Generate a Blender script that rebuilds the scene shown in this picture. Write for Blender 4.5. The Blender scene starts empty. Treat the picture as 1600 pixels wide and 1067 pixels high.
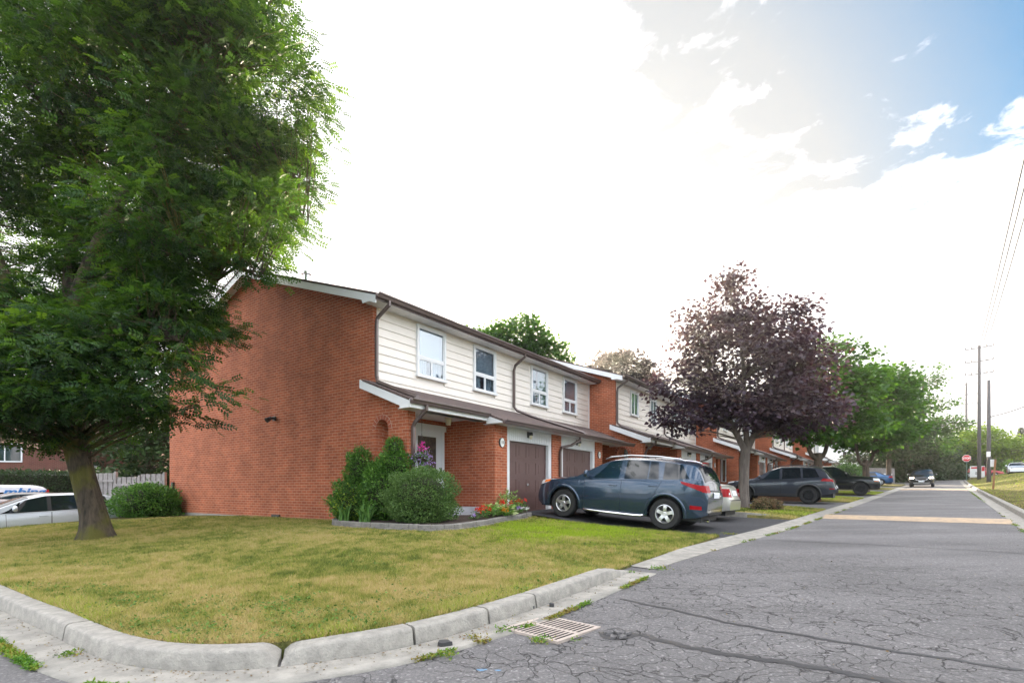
import bpy, bmesh, math, random
import numpy as np
from mathutils import Vector, Matrix
from mathutils.geometry import delaunay_2d_cdt
R = math.radians
random.seed(7); rng = np.random.default_rng(7)
C = bpy.context.scene.collection
SC = bpy.context.scene

# ------------------------------------------------------------------ camera
cam_d = bpy.data.cameras.new('camera'); cam = bpy.data.objects.new('camera', cam_d); C.objects.link(cam)
cam.location = (0, 0, 1.2); cam.rotation_euler = (R(90), 0, 0)
cam_d.sensor_width = 36; cam_d.lens = 18.18; cam_d.shift_y = 0.1453
cam_d.clip_start = 0.05; cam_d.clip_end = 2000
SC.camera = cam
SC.render.resolution_x, SC.render.resolution_y = 1024, 682
SC.cycles.use_denoising = True
SC.cycles.max_bounces = 6; SC.cycles.transparent_max_bounces = 8
SC.cycles.sample_clamp_indirect = 6
SC.view_settings.view_transform = 'Standard'; SC.view_settings.look = 'None'
SC.view_settings.exposure = 2.0; SC.view_settings.gamma = 1

# ------------------------------------------------------------------ world: sky with broken cloud
SUN_AZ, SUN_EL = R(1.8), R(15.1)          # azimuth measured from +Y towards +X
w = bpy.data.worlds.new('World'); SC.world = w; w.use_nodes = True
nt = w.node_tree; nt.nodes.clear()
def N(t, ty, **k):
    n = t.nodes.new(ty)
    for a, v in k.items(): setattr(n, a, v)
    return n
out = N(nt, 'ShaderNodeOutputWorld'); bg = N(nt, 'ShaderNodeBackground')
sky = N(nt, 'ShaderNodeTexSky'); sky.sky_type = 'NISHITA'; sky.sun_disc = False
sky.sun_elevation = SUN_EL; sky.sun_rotation = SUN_AZ; sky.air_density = 1.3; sky.dust_density = 0.6; sky.ozone_density = 3.0
tc = N(nt, 'ShaderNodeTexCoord')
skm = N(nt, 'ShaderNodeVectorMath', operation='SCALE'); skm.inputs['Scale'].default_value = 0.05
nt.links.new(sky.outputs[0], skm.inputs[0])
# direction to the blue gap of the sky (a cloud gap high over the road)
gap = N(nt, 'ShaderNodeVectorMath', operation='DOT_PRODUCT')
gd = Vector((0.78, 1.0, 1.15)).normalized(); gap.inputs[1].default_value = gd
nrm = N(nt, 'ShaderNodeVectorMath', operation='NORMALIZE'); nt.links.new(tc.outputs['Generated'], nrm.inputs[0])
nt.links.new(nrm.outputs[0], gap.inputs[0])
# clouds live on a flat layer: project the direction on a plane overhead
sep = N(nt, 'ShaderNodeSeparateXYZ'); nt.links.new(nrm.outputs[0], sep.inputs[0])
zc = N(nt, 'ShaderNodeMath', operation='MAXIMUM'); zc.inputs[1].default_value = 0.06; nt.links.new(sep.outputs[2], zc.inputs[0])
dv = N(nt, 'ShaderNodeCombineXYZ')
for i in (0, 1):
    m = N(nt, 'ShaderNodeMath', operation='DIVIDE'); nt.links.new(sep.outputs[i], m.inputs[0]); nt.links.new(zc.outputs[0], m.inputs[1]); nt.links.new(m.outputs[0], dv.inputs[i])
n1 = N(nt, 'ShaderNodeTexNoise'); n1.inputs['Scale'].default_value = 4.2; n1.inputs['Detail'].default_value = 10; n1.inputs['Roughness'].default_value = 0.62; n1.inputs['Distortion'].default_value = 0.4
of = N(nt, 'ShaderNodeVectorMath', operation='ADD'); of.inputs[1].default_value = (8.8, 8.1, 0)
nt.links.new(dv.outputs[0], of.inputs[0]); nt.links.new(of.outputs[0], n1.inputs['Vector'])
mp = N(nt, 'ShaderNodeMapRange'); mp.inputs['From Min'].default_value = 0.90; mp.inputs['From Max'].default_value = 0.995
mp.inputs['To Min'].default_value = 0.34; mp.inputs['To Max'].default_value = -0.15
nt.links.new(gap.outputs['Value'], mp.inputs['Value'])
# the cloud cover also breaks up in the half of the sky away from the sun
mb = N(nt, 'ShaderNodeMapRange'); mb.inputs['From Min'].default_value = -0.15; mb.inputs['From Max'].default_value = 0.15; mb.inputs['To Min'].default_value = 0.03; mb.inputs['To Max'].default_value = 1.0
nt.links.new(sep.outputs[1], mb.inputs['Value'])
mn = N(nt, 'ShaderNodeMath', operation='MINIMUM'); nt.links.new(mp.outputs[0], mn.inputs[0]); nt.links.new(mb.outputs[0], mn.inputs[1])
ad = N(nt, 'ShaderNodeMath', operation='ADD'); nt.links.new(n1.outputs['Fac'], ad.inputs[0]); nt.links.new(mn.outputs[0], ad.inputs[1])
cr = N(nt, 'ShaderNodeMapRange', interpolation_type='SMOOTHSTEP'); cr.inputs['From Min'].default_value = 0.48; cr.inputs['From Max'].default_value = 0.60
nt.links.new(ad.outputs[0], cr.inputs['Value'])
# thin veil that brightens the gap towards the sun
sd = N(nt, 'ShaderNodeVectorMath', operation='DOT_PRODUCT'); sd.inputs[1].default_value = (math.sin(SUN_AZ)*math.cos(SUN_EL), math.cos(SUN_AZ)*math.cos(SUN_EL), math.sin(SUN_EL))
nt.links.new(nrm.outputs[0], sd.inputs[0])
ve = N(nt, 'ShaderNodeMapRange'); ve.inputs['From Min'].default_value = 0.70; ve.inputs['From Max'].default_value = 0.86
ve.inputs['To Min'].default_value = 0.0; ve.inputs['To Max'].default_value = 1.0; nt.links.new(sd.outputs['Value'], ve.inputs['Value'])
mv = N(nt, 'ShaderNodeMix', data_type='RGBA'); nt.links.new(ve.outputs[0], mv.inputs['Factor'])
tn = N(nt, 'ShaderNodeVectorMath', operation='MULTIPLY'); tn.inputs[1].default_value = (0.06, 0.74, 1.02); nt.links.new(skm.outputs[0], tn.inputs[0])
nt.links.new(tn.outputs[0], mv.inputs[6]); mv.inputs[7].default_value = (0.160, 0.170, 0.180, 1)
mx = N(nt, 'ShaderNodeMix', data_type='RGBA'); nt.links.new(cr.outputs[0], mx.inputs['Factor'])
# cloud brightness raised behind the camera as added fill light, lowered in view
cb = N(nt, 'ShaderNodeMapRange'); cb.inputs['From Min'].default_value = -0.15; cb.inputs['From Max'].default_value = 0.40; cb.inputs['To Min'].default_value = 1.45; cb.inputs['To Max'].default_value = 0.42; nt.links.new(sep.outputs[1], cb.inputs['Value'])
cw = N(nt, 'ShaderNodeVectorMath', operation='SCALE'); cw.inputs[0].default_value = (0.97, 0.97, 1.0); nt.links.new(cb.outputs[0], cw.inputs['Scale'])
nt.links.new(mv.outputs[2], mx.inputs[6]); nt.links.new(cw.outputs[0], mx.inputs[7])
nt.links.new(mx.outputs[2], bg.inputs['Color']); bg.inputs['Strength'].default_value = 1.0
nt.links.new(bg.outputs[0], out.inputs[0])

sl = bpy.data.lights.new('sun', 'SUN'); so = bpy.data.objects.new('sun', sl); C.objects.link(so)
sl.energy = 5.0; sl.angle = R(0.6); sl.color = (1.0, 0.84, 0.62)
so.rotation_euler = Vector((-math.sin(SUN_AZ)*math.cos(SUN_EL), -math.cos(SUN_AZ)*math.cos(SUN_EL), -math.sin(SUN_EL))).to_track_quat('-Z', 'Y').to_euler()
so.location = (0, 0, 40)

# ------------------------------------------------------------------ materials
def mat(name, col, rough=0.7, metal=0.0, spec=0.5, coat=0.0, noise=None, bump=None, col2=None, emit=None, alpha=None):
    """noise=(scale, amount) varies the colour towards col2; bump=(scale, strength, distance)"""
    m = bpy.data.materials.new(name); m.use_nodes = True; t = m.node_tree; b = t.nodes['Principled BSDF']
    b.inputs['Base Color'].default_value = (*col, 1); b.inputs['Roughness'].default_value = rough; b.inputs['Metallic'].default_value = metal
    b.inputs['Specular IOR Level'].default_value = spec; b.inputs['Coat Weight'].default_value = coat; b.inputs['Coat Roughness'].default_value = 0.04
    if noise or bump:
        tcn = N(t, 'ShaderNodeTexCoord')
    if noise:
        n = N(t, 'ShaderNodeTexNoise'); n.inputs['Scale'].default_value = noise[0]; n.inputs['Detail'].default_value = 6; n.inputs['Roughness'].default_value = 0.65
        t.links.new(tcn.outputs['Object'], n.inputs['Vector'])
        r = N(t, 'ShaderNodeMapRange'); r.inputs['From Min'].default_value = 0.35; r.inputs['From Max'].default_value = 0.65; r.inputs['To Max'].default_value = noise[1]
        t.links.new(n.outputs['Fac'], r.inputs['Value'])
        x = N(t, 'ShaderNodeMix', data_type='RGBA'); x.inputs[6].default_value = (*col, 1); x.inputs[7].default_value = (*(col2 or tuple(c*0.6 for c in col)), 1)
        t.links.new(r.outputs[0], x.inputs['Factor']); t.links.new(x.outputs[2], b.inputs['Base Color'])
    if bump:
        n = N(t, 'ShaderNodeTexNoise'); n.inputs['Scale'].default_value = bump[0]; n.inputs['Detail'].default_value = 5
        t.links.new(tcn.outputs['Object'], n.inputs['Vector'])
        bp = N(t, 'ShaderNodeBump'); bp.inputs['Strength'].default_value = bump[1]; bp.inputs['Distance'].default_value = bump[2]
        t.links.new(n.outputs['Fac'], bp.inputs['Height']); t.links.new(bp.outputs[0], b.inputs['Normal'])
    if emit:
        b.inputs['Emission Color'].default_value = (*emit[0], 1); b.inputs['Emission Strength'].default_value = emit[1]
    return m

def brick_mat(name, c1, c2, mortar):
    m = bpy.data.materials.new(name); m.use_nodes = True; t = m.node_tree; b = t.nodes['Principled BSDF']
    tcn = N(t, 'ShaderNodeTexCoord'); s = N(t, 'ShaderNodeSeparateXYZ'); t.links.new(tcn.outputs['Object'], s.inputs[0])
    a = N(t, 'ShaderNodeMath', operation='ADD'); t.links.new(s.outputs[0], a.inputs[0]); t.links.new(s.outputs[1], a.inputs[1])
    c = N(t, 'ShaderNodeCombineXYZ'); t.links.new(a.outputs[0], c.inputs[0]); t.links.new(s.outputs[2], c.inputs[1])
    br = N(t, 'ShaderNodeTexBrick'); br.offset = 0.5; br.squash = 1
    br.inputs['Scale'].default_value = 1; br.inputs['Brick Width'].default_value = 0.23; br.inputs['Row Height'].default_value = 0.075
    br.inputs['Mortar Size'].default_value = 0.0065; br.inputs['Mortar Smooth'].default_value = 0.25; br.inputs['Bias'].default_value = 0.1
    br.inputs['Color1'].default_value = (*c1, 1); br.inputs['Color2'].default_value = (*c2, 1); br.inputs['Mortar'].default_value = (*mortar, 1)
    t.links.new(c.outputs[0], br.inputs['Vector'])
    n = N(t, 'ShaderNodeTexNoise'); n.inputs['Scale'].default_value = 1.1; n.inputs['Detail'].default_value = 8; n.inputs['Roughness'].default_value = 0.7
    t.links.new(tcn.outputs['Object'], n.inputs['Vector'])
    r = N(t, 'ShaderNodeMapRange'); r.inputs['From Min'].default_value = 0.3; r.inputs['From Max'].default_value = 0.7; r.inputs['To Min'].default_value = 0.72; r.inputs['To Max'].default_value = 1.2
    t.links.new(n.outputs['Fac'], r.inputs['Value'])
    v = N(t, 'ShaderNodeVectorMath', operation='SCALE'); t.links.new(br.outputs['Color'], v.inputs[0]); t.links.new(r.outputs[0], v.inputs['Scale'])
    t.links.new(v.outputs[0], b.inputs['Base Color']); b.inputs['Roughness'].default_value = 0.85; b.inputs['Specular IOR Level'].default_value = 0.25
    n2 = N(t, 'ShaderNodeTexNoise'); n2.inputs['Scale'].default_value = 60; t.links.new(tcn.outputs['Object'], n2.inputs['Vector'])
    h = N(t, 'ShaderNodeMath', operation='MULTIPLY_ADD'); t.links.new(br.outputs['Fac'], h.inputs[0]); h.inputs[1].default_value = -1.0; t.links.new(n2.outputs['Fac'], h.inputs[2])
    bp = N(t, 'ShaderNodeBump'); bp.inputs['Strength'].default_value = 0.55; bp.inputs['Distance'].default_value = 0.006
    t.links.new(h.outputs[0], bp.inputs['Height']); t.links.new(bp.outputs[0], b.inputs['Normal'])
    return m

def leaf_mat(name, cols, transl=0.35, rough=0.55, tcol=None):
    """colour per leaf from the 'rnd' face attribute through a ramp, part of the light passing through"""
    m = bpy.data.materials.new(name); m.use_nodes = True; t = m.node_tree; b = t.nodes['Principled BSDF']; o = t.nodes['Material Output']
    at = N(t, 'ShaderNodeAttribute'); at.attribute_name = 'rnd'
    cr = N(t, 'ShaderNodeValToRGB'); e = cr.color_ramp.elements
    for i, c in enumerate(cols):
        p = i/(len(cols)-1)
        if i == 0: el = e[0]
        elif i == len(cols)-1: el = e[len(cols)-1]
        else: el = e.new(p)
        el.position = p; el.color = (*c, 1)
    t.links.new(at.outputs['Fac'], cr.inputs[0]); t.links.new(cr.outputs[0], b.inputs['Base Color'])
    b.inputs['Roughness'].default_value = rough; b.inputs['Specular IOR Level'].default_value = 0.35
    tr = N(t, 'ShaderNodeBsdfTranslucent')
    if tcol:
        mm = N(t, 'ShaderNodeMix', data_type='RGBA', blend_type='MULTIPLY'); mm.inputs['Factor'].default_value = 1; t.links.new(cr.outputs[0], mm.inputs[6]); mm.inputs[7].default_value = (*tcol, 1)
        t.links.new(mm.outputs[2], tr.inputs['Color'])
    else: t.links.new(cr.outputs[0], tr.inputs['Color'])
    ms = N(t, 'ShaderNodeMixShader'); ms.inputs[0].default_value = transl
    t.links.new(b.outputs[0], ms.inputs[1]); t.links.new(tr.outputs[0], ms.inputs[2]); t.links.new(ms.outputs[0], o.inputs['Surface'])
    return m

M = {}
M['brick'] = brick_mat('red_brick', (0.47, 0.130, 0.058), (0.33, 0.088, 0.042), (0.52, 0.31, 0.21))
M['brick_dark'] = brick_mat('brown_brick', (0.16, 0.05, 0.035), (0.12, 0.04, 0.03), (0.2, 0.14, 0.11))
M['foundation'] = mat('parged_foundation', (0.42, 0.40, 0.37), 0.9, noise=(3, 0.6), bump=(40, 0.3, 0.01))
M['siding'] = mat('cream_siding', (0.82, 0.76, 0.695), 0.5, noise=(2, 0.25), col2=(0.66, 0.61, 0.53))
M['white'] = mat('white_trim', (0.76, 0.77, 0.78), 0.45, noise=(3, 0.3), col2=(0.66, 0.66, 0.66))
M['soffit'] = mat('white_soffit', (0.74, 0.74, 0.75), 0.5)
M['gutter'] = mat('brown_gutter', (0.105, 0.075, 0.068), 0.28, spec=0.6, noise=(4, 0.4), col2=(0.15, 0.115, 0.105))
M['black'] = mat('black_metal', (0.02, 0.02, 0.02), 0.4)
M['door_white'] = mat('white_door', (0.72, 0.76, 0.80), 0.35)
M['grey_door'] = mat('grey_panel', (0.33, 0.36, 0.39), 0.4)
M['garage'] = mat('brown_garage_door', (0.115, 0.062, 0.055), 0.42, noise=(2.5, 0.4), col2=(0.14, 0.078, 0.07))
M['concrete'] = mat('concrete', (0.44, 0.43, 0.41), 0.85, noise=(1.6, 0.8), col2=(0.30, 0.29, 0.28), bump=(45, 0.5, 0.01))
M['porch'] = mat('porch_concrete', (0.36, 0.36, 0.38), 0.8, noise=(2, 0.5), bump=(40, 0.3, 0.01))
M['curtain'] = mat('curtain', (0.50, 0.57, 0.64), 0.8)
M['plaque'] = mat('plaque_face', (0.85, 0.85, 0.82), 0.4)
M['lamp_glass'] = mat('lamp_glass', (0.75, 0.68, 0.5), 0.3)
M['ornate'] = mat('door_glass', (0.06, 0.055, 0.05), 0.15, noise=(9, 0.6), col2=(0.16, 0.13, 0.10))

def shingle_mat():
    m = bpy.data.materials.new('brown_shingles'); m.use_nodes = True; t = m.node_tree; b = t.nodes['Principled BSDF']
    tcn = N(t, 'ShaderNodeTexCoord')
    br = N(t, 'ShaderNodeTexBrick'); br.offset = 0.5
    br.inputs['Scale'].default_value = 1; br.inputs['Brick Width'].default_value = 0.3; br.inputs['Row Height'].default_value = 0.14
    br.inputs['Mortar Size'].default_value = 0.006; br.inputs['Color1'].default_value = (0.125, 0.085, 0.075, 1); br.inputs['Color2'].default_value = (0.085, 0.062, 0.058, 1); br.inputs['Mortar'].default_value = (0.04, 0.03, 0.028, 1)
    t.links.new(tcn.outputs['Object'], br.inputs['Vector'])
    n = N(t, 'ShaderNodeTexNoise'); n.inputs['Scale'].default_value = 90; t.links.new(tcn.outputs['Object'], n.inputs['Vector'])
    x = N(t, 'ShaderNodeMix', data_type='RGBA', blend_type='OVERLAY'); x.inputs['Factor'].default_value = 0.7
    t.links.new(br.outputs['Color'], x.inputs[6]); t.links.new(n.outputs['Color'], x.inputs[7]); t.links.new(x.outputs[2], b.inputs['Base Color'])
    b.inputs['Roughness'].default_value = 0.9
    bp = N(t, 'ShaderNodeBump'); bp.inputs['Strength'].default_value = 0.5; bp.inputs['Distance'].default_value = 0.01
    t.links.new(n.outputs['Fac'], bp.inputs['Height']); t.links.new(bp.outputs[0], b.inputs['Normal'])
    return m
M['shingle'] = shingle_mat()

def glass_mat(name, tint, trans=0.5):
    """window glass: mirror-like reflection over a see-through tinted pane"""
    m = bpy.data.materials.new(name); m.use_nodes = True; t = m.node_tree; t.nodes.remove(t.nodes['Principled BSDF']); o = t.nodes['Material Output']
    g = N(t, 'ShaderNodeBsdfGlossy'); g.inputs['Roughness'].default_value = 0.015; g.inputs['Color'].default_value = (0.9, 0.95, 1, 1)
    tr = N(t, 'ShaderNodeBsdfTransparent'); tr.inputs['Color'].default_value = (*tint, 1)
    f = N(t, 'ShaderNodeLayerWeight'); f.inputs['Blend'].default_value = 0.5
    pw = N(t, 'ShaderNodeMath', operation='POWER'); pw.inputs[1].default_value = 3.0; t.links.new(f.outputs['Facing'], pw.inputs[0])
    a = N(t, 'ShaderNodeMath', operation='MULTIPLY_ADD'); a.use_clamp = True; a.inputs[1].default_value = 0.7; a.inputs[2].default_value = trans; t.links.new(pw.outputs[0], a.inputs[0])
    ms = N(t, 'ShaderNodeMixShader'); t.links.new(a.outputs[0], ms.inputs[0]); t.links.new(tr.outputs[0], ms.inputs[1]); t.links.new(g.outputs[0], ms.inputs[2])
    t.links.new(ms.outputs[0], o.inputs['Surface'])
    return m
M['glass'] = glass_mat('window_glass', (0.75, 0.8, 0.82), 0.16)
M['car_glass'] = mat('car_glass', (0.008, 0.012, 0.015), 0.03, spec=0.55)
M['car_glass_light'] = glass_mat('clear_car_glass', (0.45, 0.6, 0.6), 0.04)

def asphalt_mat(name, c1, c2, cracks=True):
    m = bpy.data.materials.new(name); m.use_nodes = True; t = m.node_tree; b = t.nodes['Principled BSDF']
    tcn = N(t, 'ShaderNodeTexCoord'); L = t.links.new
    g = N(t, 'ShaderNodeTexNoise'); g.inputs['Scale'].default_value = 42; g.inputs['Detail'].default_value = 5; g.inputs['Roughness'].default_value = 0.85; L(tcn.outputs['Object'], g.inputs['Vector'])
    gv = N(t, 'ShaderNodeTexVoronoi'); gv.inputs['Scale'].default_value = 60; L(tcn.outputs['Object'], gv.inputs['Vector'])
    r = N(t, 'ShaderNodeMapRange'); r.inputs['From Min'].default_value = 0.35; r.inputs['From Max'].default_value = 0.68; L(g.outputs['Fac'], r.inputs['Value'])
    x = N(t, 'ShaderNodeMix', data_type='RGBA'); x.inputs[6].default_value = (*[c*0.62 for c in c1], 1); x.inputs[7].default_value = (*[c*1.40 for c in c1], 1); L(r.outputs[0], x.inputs['Factor'])
    vr = N(t, 'ShaderNodeMapRange'); vr.inputs['From Min'].default_value = 0.78; vr.inputs['From Max'].default_value = 0.88; L(gv.outputs['Color'], vr.inputs['Value'])
    x1 = N(t, 'ShaderNodeMix', data_type='RGBA'); L(vr.outputs[0], x1.inputs['Factor']); L(x.outputs[2], x1.inputs[6]); x1.inputs[7].default_value = (*[c*1.8 for c in c1], 1)
    l = N(t, 'ShaderNodeTexNoise'); l.inputs['Scale'].default_value = 0.55; l.inputs['Detail'].default_value = 7; l.inputs['Roughness'].default_value = 0.6; L(tcn.outputs['Object'], l.inputs['Vector'])
    lr = N(t, 'ShaderNodeMapRange'); lr.inputs['From Min'].default_value = 0.35; lr.inputs['From Max'].default_value = 0.7; lr.inputs['To Min'].default_value = 0.82; lr.inputs['To Max'].default_value = 1.14; L(l.outputs['Fac'], lr.inputs['Value'])
    mpg = N(t, 'ShaderNodeMapping'); mpg.inputs['Rotation'].default_value = (0, 0, R(-50)); mpg.inputs['Scale'].default_value = (0.05, 1.1, 1); L(tcn.outputs['Object'], mpg.inputs['Vector'])
    tw = N(t, 'ShaderNodeTexNoise'); tw.inputs['Scale'].default_value = 1.0; tw.inputs['Detail'].default_value = 5; L(mpg.outputs[0], tw.inputs['Vector'])
    tr_ = N(t, 'ShaderNodeMapRange'); tr_.inputs['From Min'].default_value = 0.35; tr_.inputs['From Max'].default_value = 0.65; tr_.inputs['To Min'].default_value = 0.84; tr_.inputs['To Max'].default_value = 1.14; L(tw.outputs['Fac'], tr_.inputs['Value'])
    tm_ = N(t, 'ShaderNodeMath', operation='MULTIPLY'); L(lr.outputs[0], tm_.inputs[0]); L(tr_.outputs[0], tm_.inputs[1])
    sc = N(t, 'ShaderNodeVectorMath', operation='SCALE'); L(x1.outputs[2], sc.inputs[0]); L(tm_.outputs[0], sc.inputs['Scale'])
    last = sc.outputs[0]; height = g.outputs['Fac']
    if cracks:
        wn = N(t, 'ShaderNodeTexNoise'); wn.inputs['Scale'].default_value = 1.6; wn.inputs['Detail'].default_value = 8; L(tcn.outputs['Object'], wn.inputs['Vector'])
        wv = N(t, 'ShaderNodeVectorMath', operation='MULTIPLY_ADD'); wv.inputs[1].default_value = (1.1, 1.1, 0); L(wn.outputs['Color'], wv.inputs[0]); L(tcn.outputs['Object'], wv.inputs[2])
        # two crack scales; the fine crazing only in patches
        res = []
        for sc_, wd, lo, hi in ((0.9, 0.006, 0.44, 0.56), (4.6, 0.012, 0.5, 0.6)):
            v = N(t, 'ShaderNodeTexVoronoi', feature='DISTANCE_TO_EDGE'); v.inputs['Scale'].default_value = sc_; L(wv.outputs[0], v.inputs['Vector'])
            lt = N(t, 'ShaderNodeMapRange'); lt.inputs['From Min'].default_value = 0.0; lt.inputs['From Max'].default_value = wd; lt.inputs['To Min'].default_value = 1; lt.inputs['To Max'].default_value = 0; L(v.outputs['Distance'], lt.inputs['Value'])
            pn = N(t, 'ShaderNodeTexNoise'); pn.inputs['Scale'].default_value = 0.35 if sc_ < 2 else 0.6; pn.inputs['Detail'].default_value = 3; L(tcn.outputs['Object'], pn.inputs['Vector'])
            pm = N(t, 'ShaderNodeMapRange'); pm.inputs['From Min'].default_value = lo; pm.inputs['From Max'].default_value = hi; L(pn.outputs['Fac'], pm.inputs['Value'])
            mu = N(t, 'ShaderNodeMath', operation='MULTIPLY'); L(lt.outputs[0], mu.inputs[0]); L(pm.outputs[0], mu.inputs[1]); res.append(mu)
        # the crazed zone lies round the storm drain: fades with the distance from it
        gm = N(t, 'ShaderNodeVectorMath', operation='DISTANCE'); gm.inputs[1].default_value = (2.8, 3.0, 0); L(tcn.outputs['Object'], gm.inputs[0])
        gz = N(t, 'ShaderNodeMapRange'); gz.inputs['From Min'].default_value = 3.0; gz.inputs['From Max'].default_value = 6.5; gz.inputs['To Min'].default_value = 1; gz.inputs['To Max'].default_value = 0.0; L(gm.outputs['Value'], gz.inputs['Value'])
        mxx = N(t, 'ShaderNodeMath', operation='MAXIMUM'); L(res[0].outputs[0], mxx.inputs[0]); L(res[1].outputs[0], mxx.inputs[1])
        v3 = N(t, 'ShaderNodeTexVoronoi', feature='DISTANCE_TO_EDGE'); v3.inputs['Scale'].default_value = 4.2; L(wv.outputs[0], v3.inputs['Vector'])
        l3 = N(t, 'ShaderNodeMapRange'); l3.inputs['From Max'].default_value = 0.024; l3.inputs['To Min'].default_value = 1; l3.inputs['To Max'].default_value = 0; L(v3.outputs['Distance'], l3.inputs['Value'])
        bn = N(t, 'ShaderNodeTexNoise'); bn.inputs['Scale'].default_value = 1.3; bn.inputs['Detail'].default_value = 4; L(tcn.outputs['Object'], bn.inputs['Vector']); bm_ = N(t, 'ShaderNodeMapRange'); bm_.inputs['From Min'].default_value = 0.34; bm_.inputs['From Max'].default_value = 0.46; L(bn.outputs['Fac'], bm_.inputs['Value']); gb = N(t, 'ShaderNodeMath', operation='MULTIPLY'); L(gz.outputs[0], gb.inputs[0]); L(bm_.outputs[0], gb.inputs[1])
        near = N(t, 'ShaderNodeMath', operation='MULTIPLY'); L(l3.outputs[0], near.inputs[0]); L(gb.outputs[0], near.inputs[1])
        far = N(t, 'ShaderNodeMath', operation='MULTIPLY'); L(mxx.outputs[0], far.inputs[0]); 
        fz = N(t, 'ShaderNodeMath', operation='MULTIPLY_ADD'); fz.inputs[1].default_value = 0.7; fz.inputs[2].default_value = 0.30; L(gz.outputs[0], fz.inputs[0]); L(fz.outputs[0], far.inputs[1])
        mm = N(t, 'ShaderNodeMath', operation='MAXIMUM'); L(near.outputs[0], mm.inputs[0]); L(far.outputs[0], mm.inputs[1])
        xc = N(t, 'ShaderNodeMix', data_type='RGBA'); L(mm.outputs[0], xc.inputs['Factor']); L(last, xc.inputs[6]); xc.inputs[7].default_value = (0.028, 0.026, 0.026, 1)
        last = xc.outputs[2]
        hh = N(t, 'ShaderNodeMath', operation='MULTIPLY_ADD'); hh.inputs[1].default_value = -2.5; L(mm.outputs[0], hh.inputs[0]); L(g.outputs['Fac'], hh.inputs[2]); height = hh.outputs[0]
    L(last, b.inputs['Base Color']); b.inputs['Roughness'].default_value = 0.8; b.inputs['Specular IOR Level'].default_value = 0.35
    bp = N(t, 'ShaderNodeBump'); bp.inputs['Strength'].default_value = 0.7; bp.inputs['Distance'].default_value = 0.012; L(height, bp.inputs['Height']); L(bp.outputs[0], b.inputs['Normal'])
    return m
M['asphalt'] = asphalt_mat('worn_asphalt', (0.140, 0.134, 0.135), None)
M['asphalt_dark'] = asphalt_mat('sealed_asphalt', (0.042, 0.042, 0.046), None, False)
M['asphalt_drive'] = asphalt_mat('driveway_asphalt', (0.095, 0.092, 0.093), None, False)

def grass_mat():
    m = bpy.data.materials.new('lawn'); m.use_nodes = True; t = m.node_tree; b = t.nodes['Principled BSDF']; L = t.links.new
    tcn = N(t, 'ShaderNodeTexCoord')
    def nz(s, d=5, r=0.6):
        n = N(t, 'ShaderNodeTexNoise'); n.inputs['Scale'].default_value = s; n.inputs['Detail'].default_value = d; n.inputs['Roughness'].default_value = r; L(tcn.outputs['Object'], n.inputs['Vector']); return n
    def mr(n, a, b_):
        r = N(t, 'ShaderNodeMapRange'); r.inputs['From Min'].default_value = a; r.inputs['From Max'].default_value = b_; L(n.outputs['Fac'], r.inputs['Value']); return r
    a = mr(nz(0.8, 6, 0.7), 0.36, 0.62); f = mr(nz(30, 4, 0.8), 0.3, 0.7); g2 = mr(nz(4.5, 5), 0.35, 0.65)
    x = N(t, 'ShaderNodeMix', data_type='RGBA'); x.inputs[6].default_value = (0.20, 0.19, 0.055, 1); x.inputs[7].default_value = (0.36, 0.28, 0.12, 1); L(a.outputs[0], x.inputs['Factor'])
    y = N(t, 'ShaderNodeMix', data_type='RGBA'); y.inputs[6].default_value = (0.12, 0.13, 0.04, 1); L(x.outputs[2], y.inputs[7]); L(g2.outputs[0], y.inputs['Factor'])
    z = N(t, 'ShaderNodeMix', data_type='RGBA', blend_type='MULTIPLY'); z.inputs['Factor'].default_value = 0.55; L(y.outputs[2], z.inputs[6]); L(f.outputs[0], z.inputs[7])
    L(z.outputs[2], b.inputs['Base Color']); b.inputs['Roughness'].default_value = 0.9; b.inputs['Specular IOR Level'].default_value = 0.1
    bp = N(t, 'ShaderNodeBump'); bp.inputs['Strength'].default_value = 0.8; bp.inputs['Distance'].default_value = 0.03; L(f.outputs[0], bp.inputs['Height']); L(bp.outputs[0], b.inputs['Normal'])
    return m
M['grass'] = grass_mat()
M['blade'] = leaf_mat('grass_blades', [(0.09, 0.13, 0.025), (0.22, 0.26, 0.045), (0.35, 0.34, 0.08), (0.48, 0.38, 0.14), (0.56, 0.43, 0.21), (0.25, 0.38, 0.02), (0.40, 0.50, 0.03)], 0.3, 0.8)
M['soil'] = mat('soil', (0.05, 0.032, 0.022), 0.95, bump=(30, 0.8, 0.03), noise=(12, 0.6))
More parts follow.
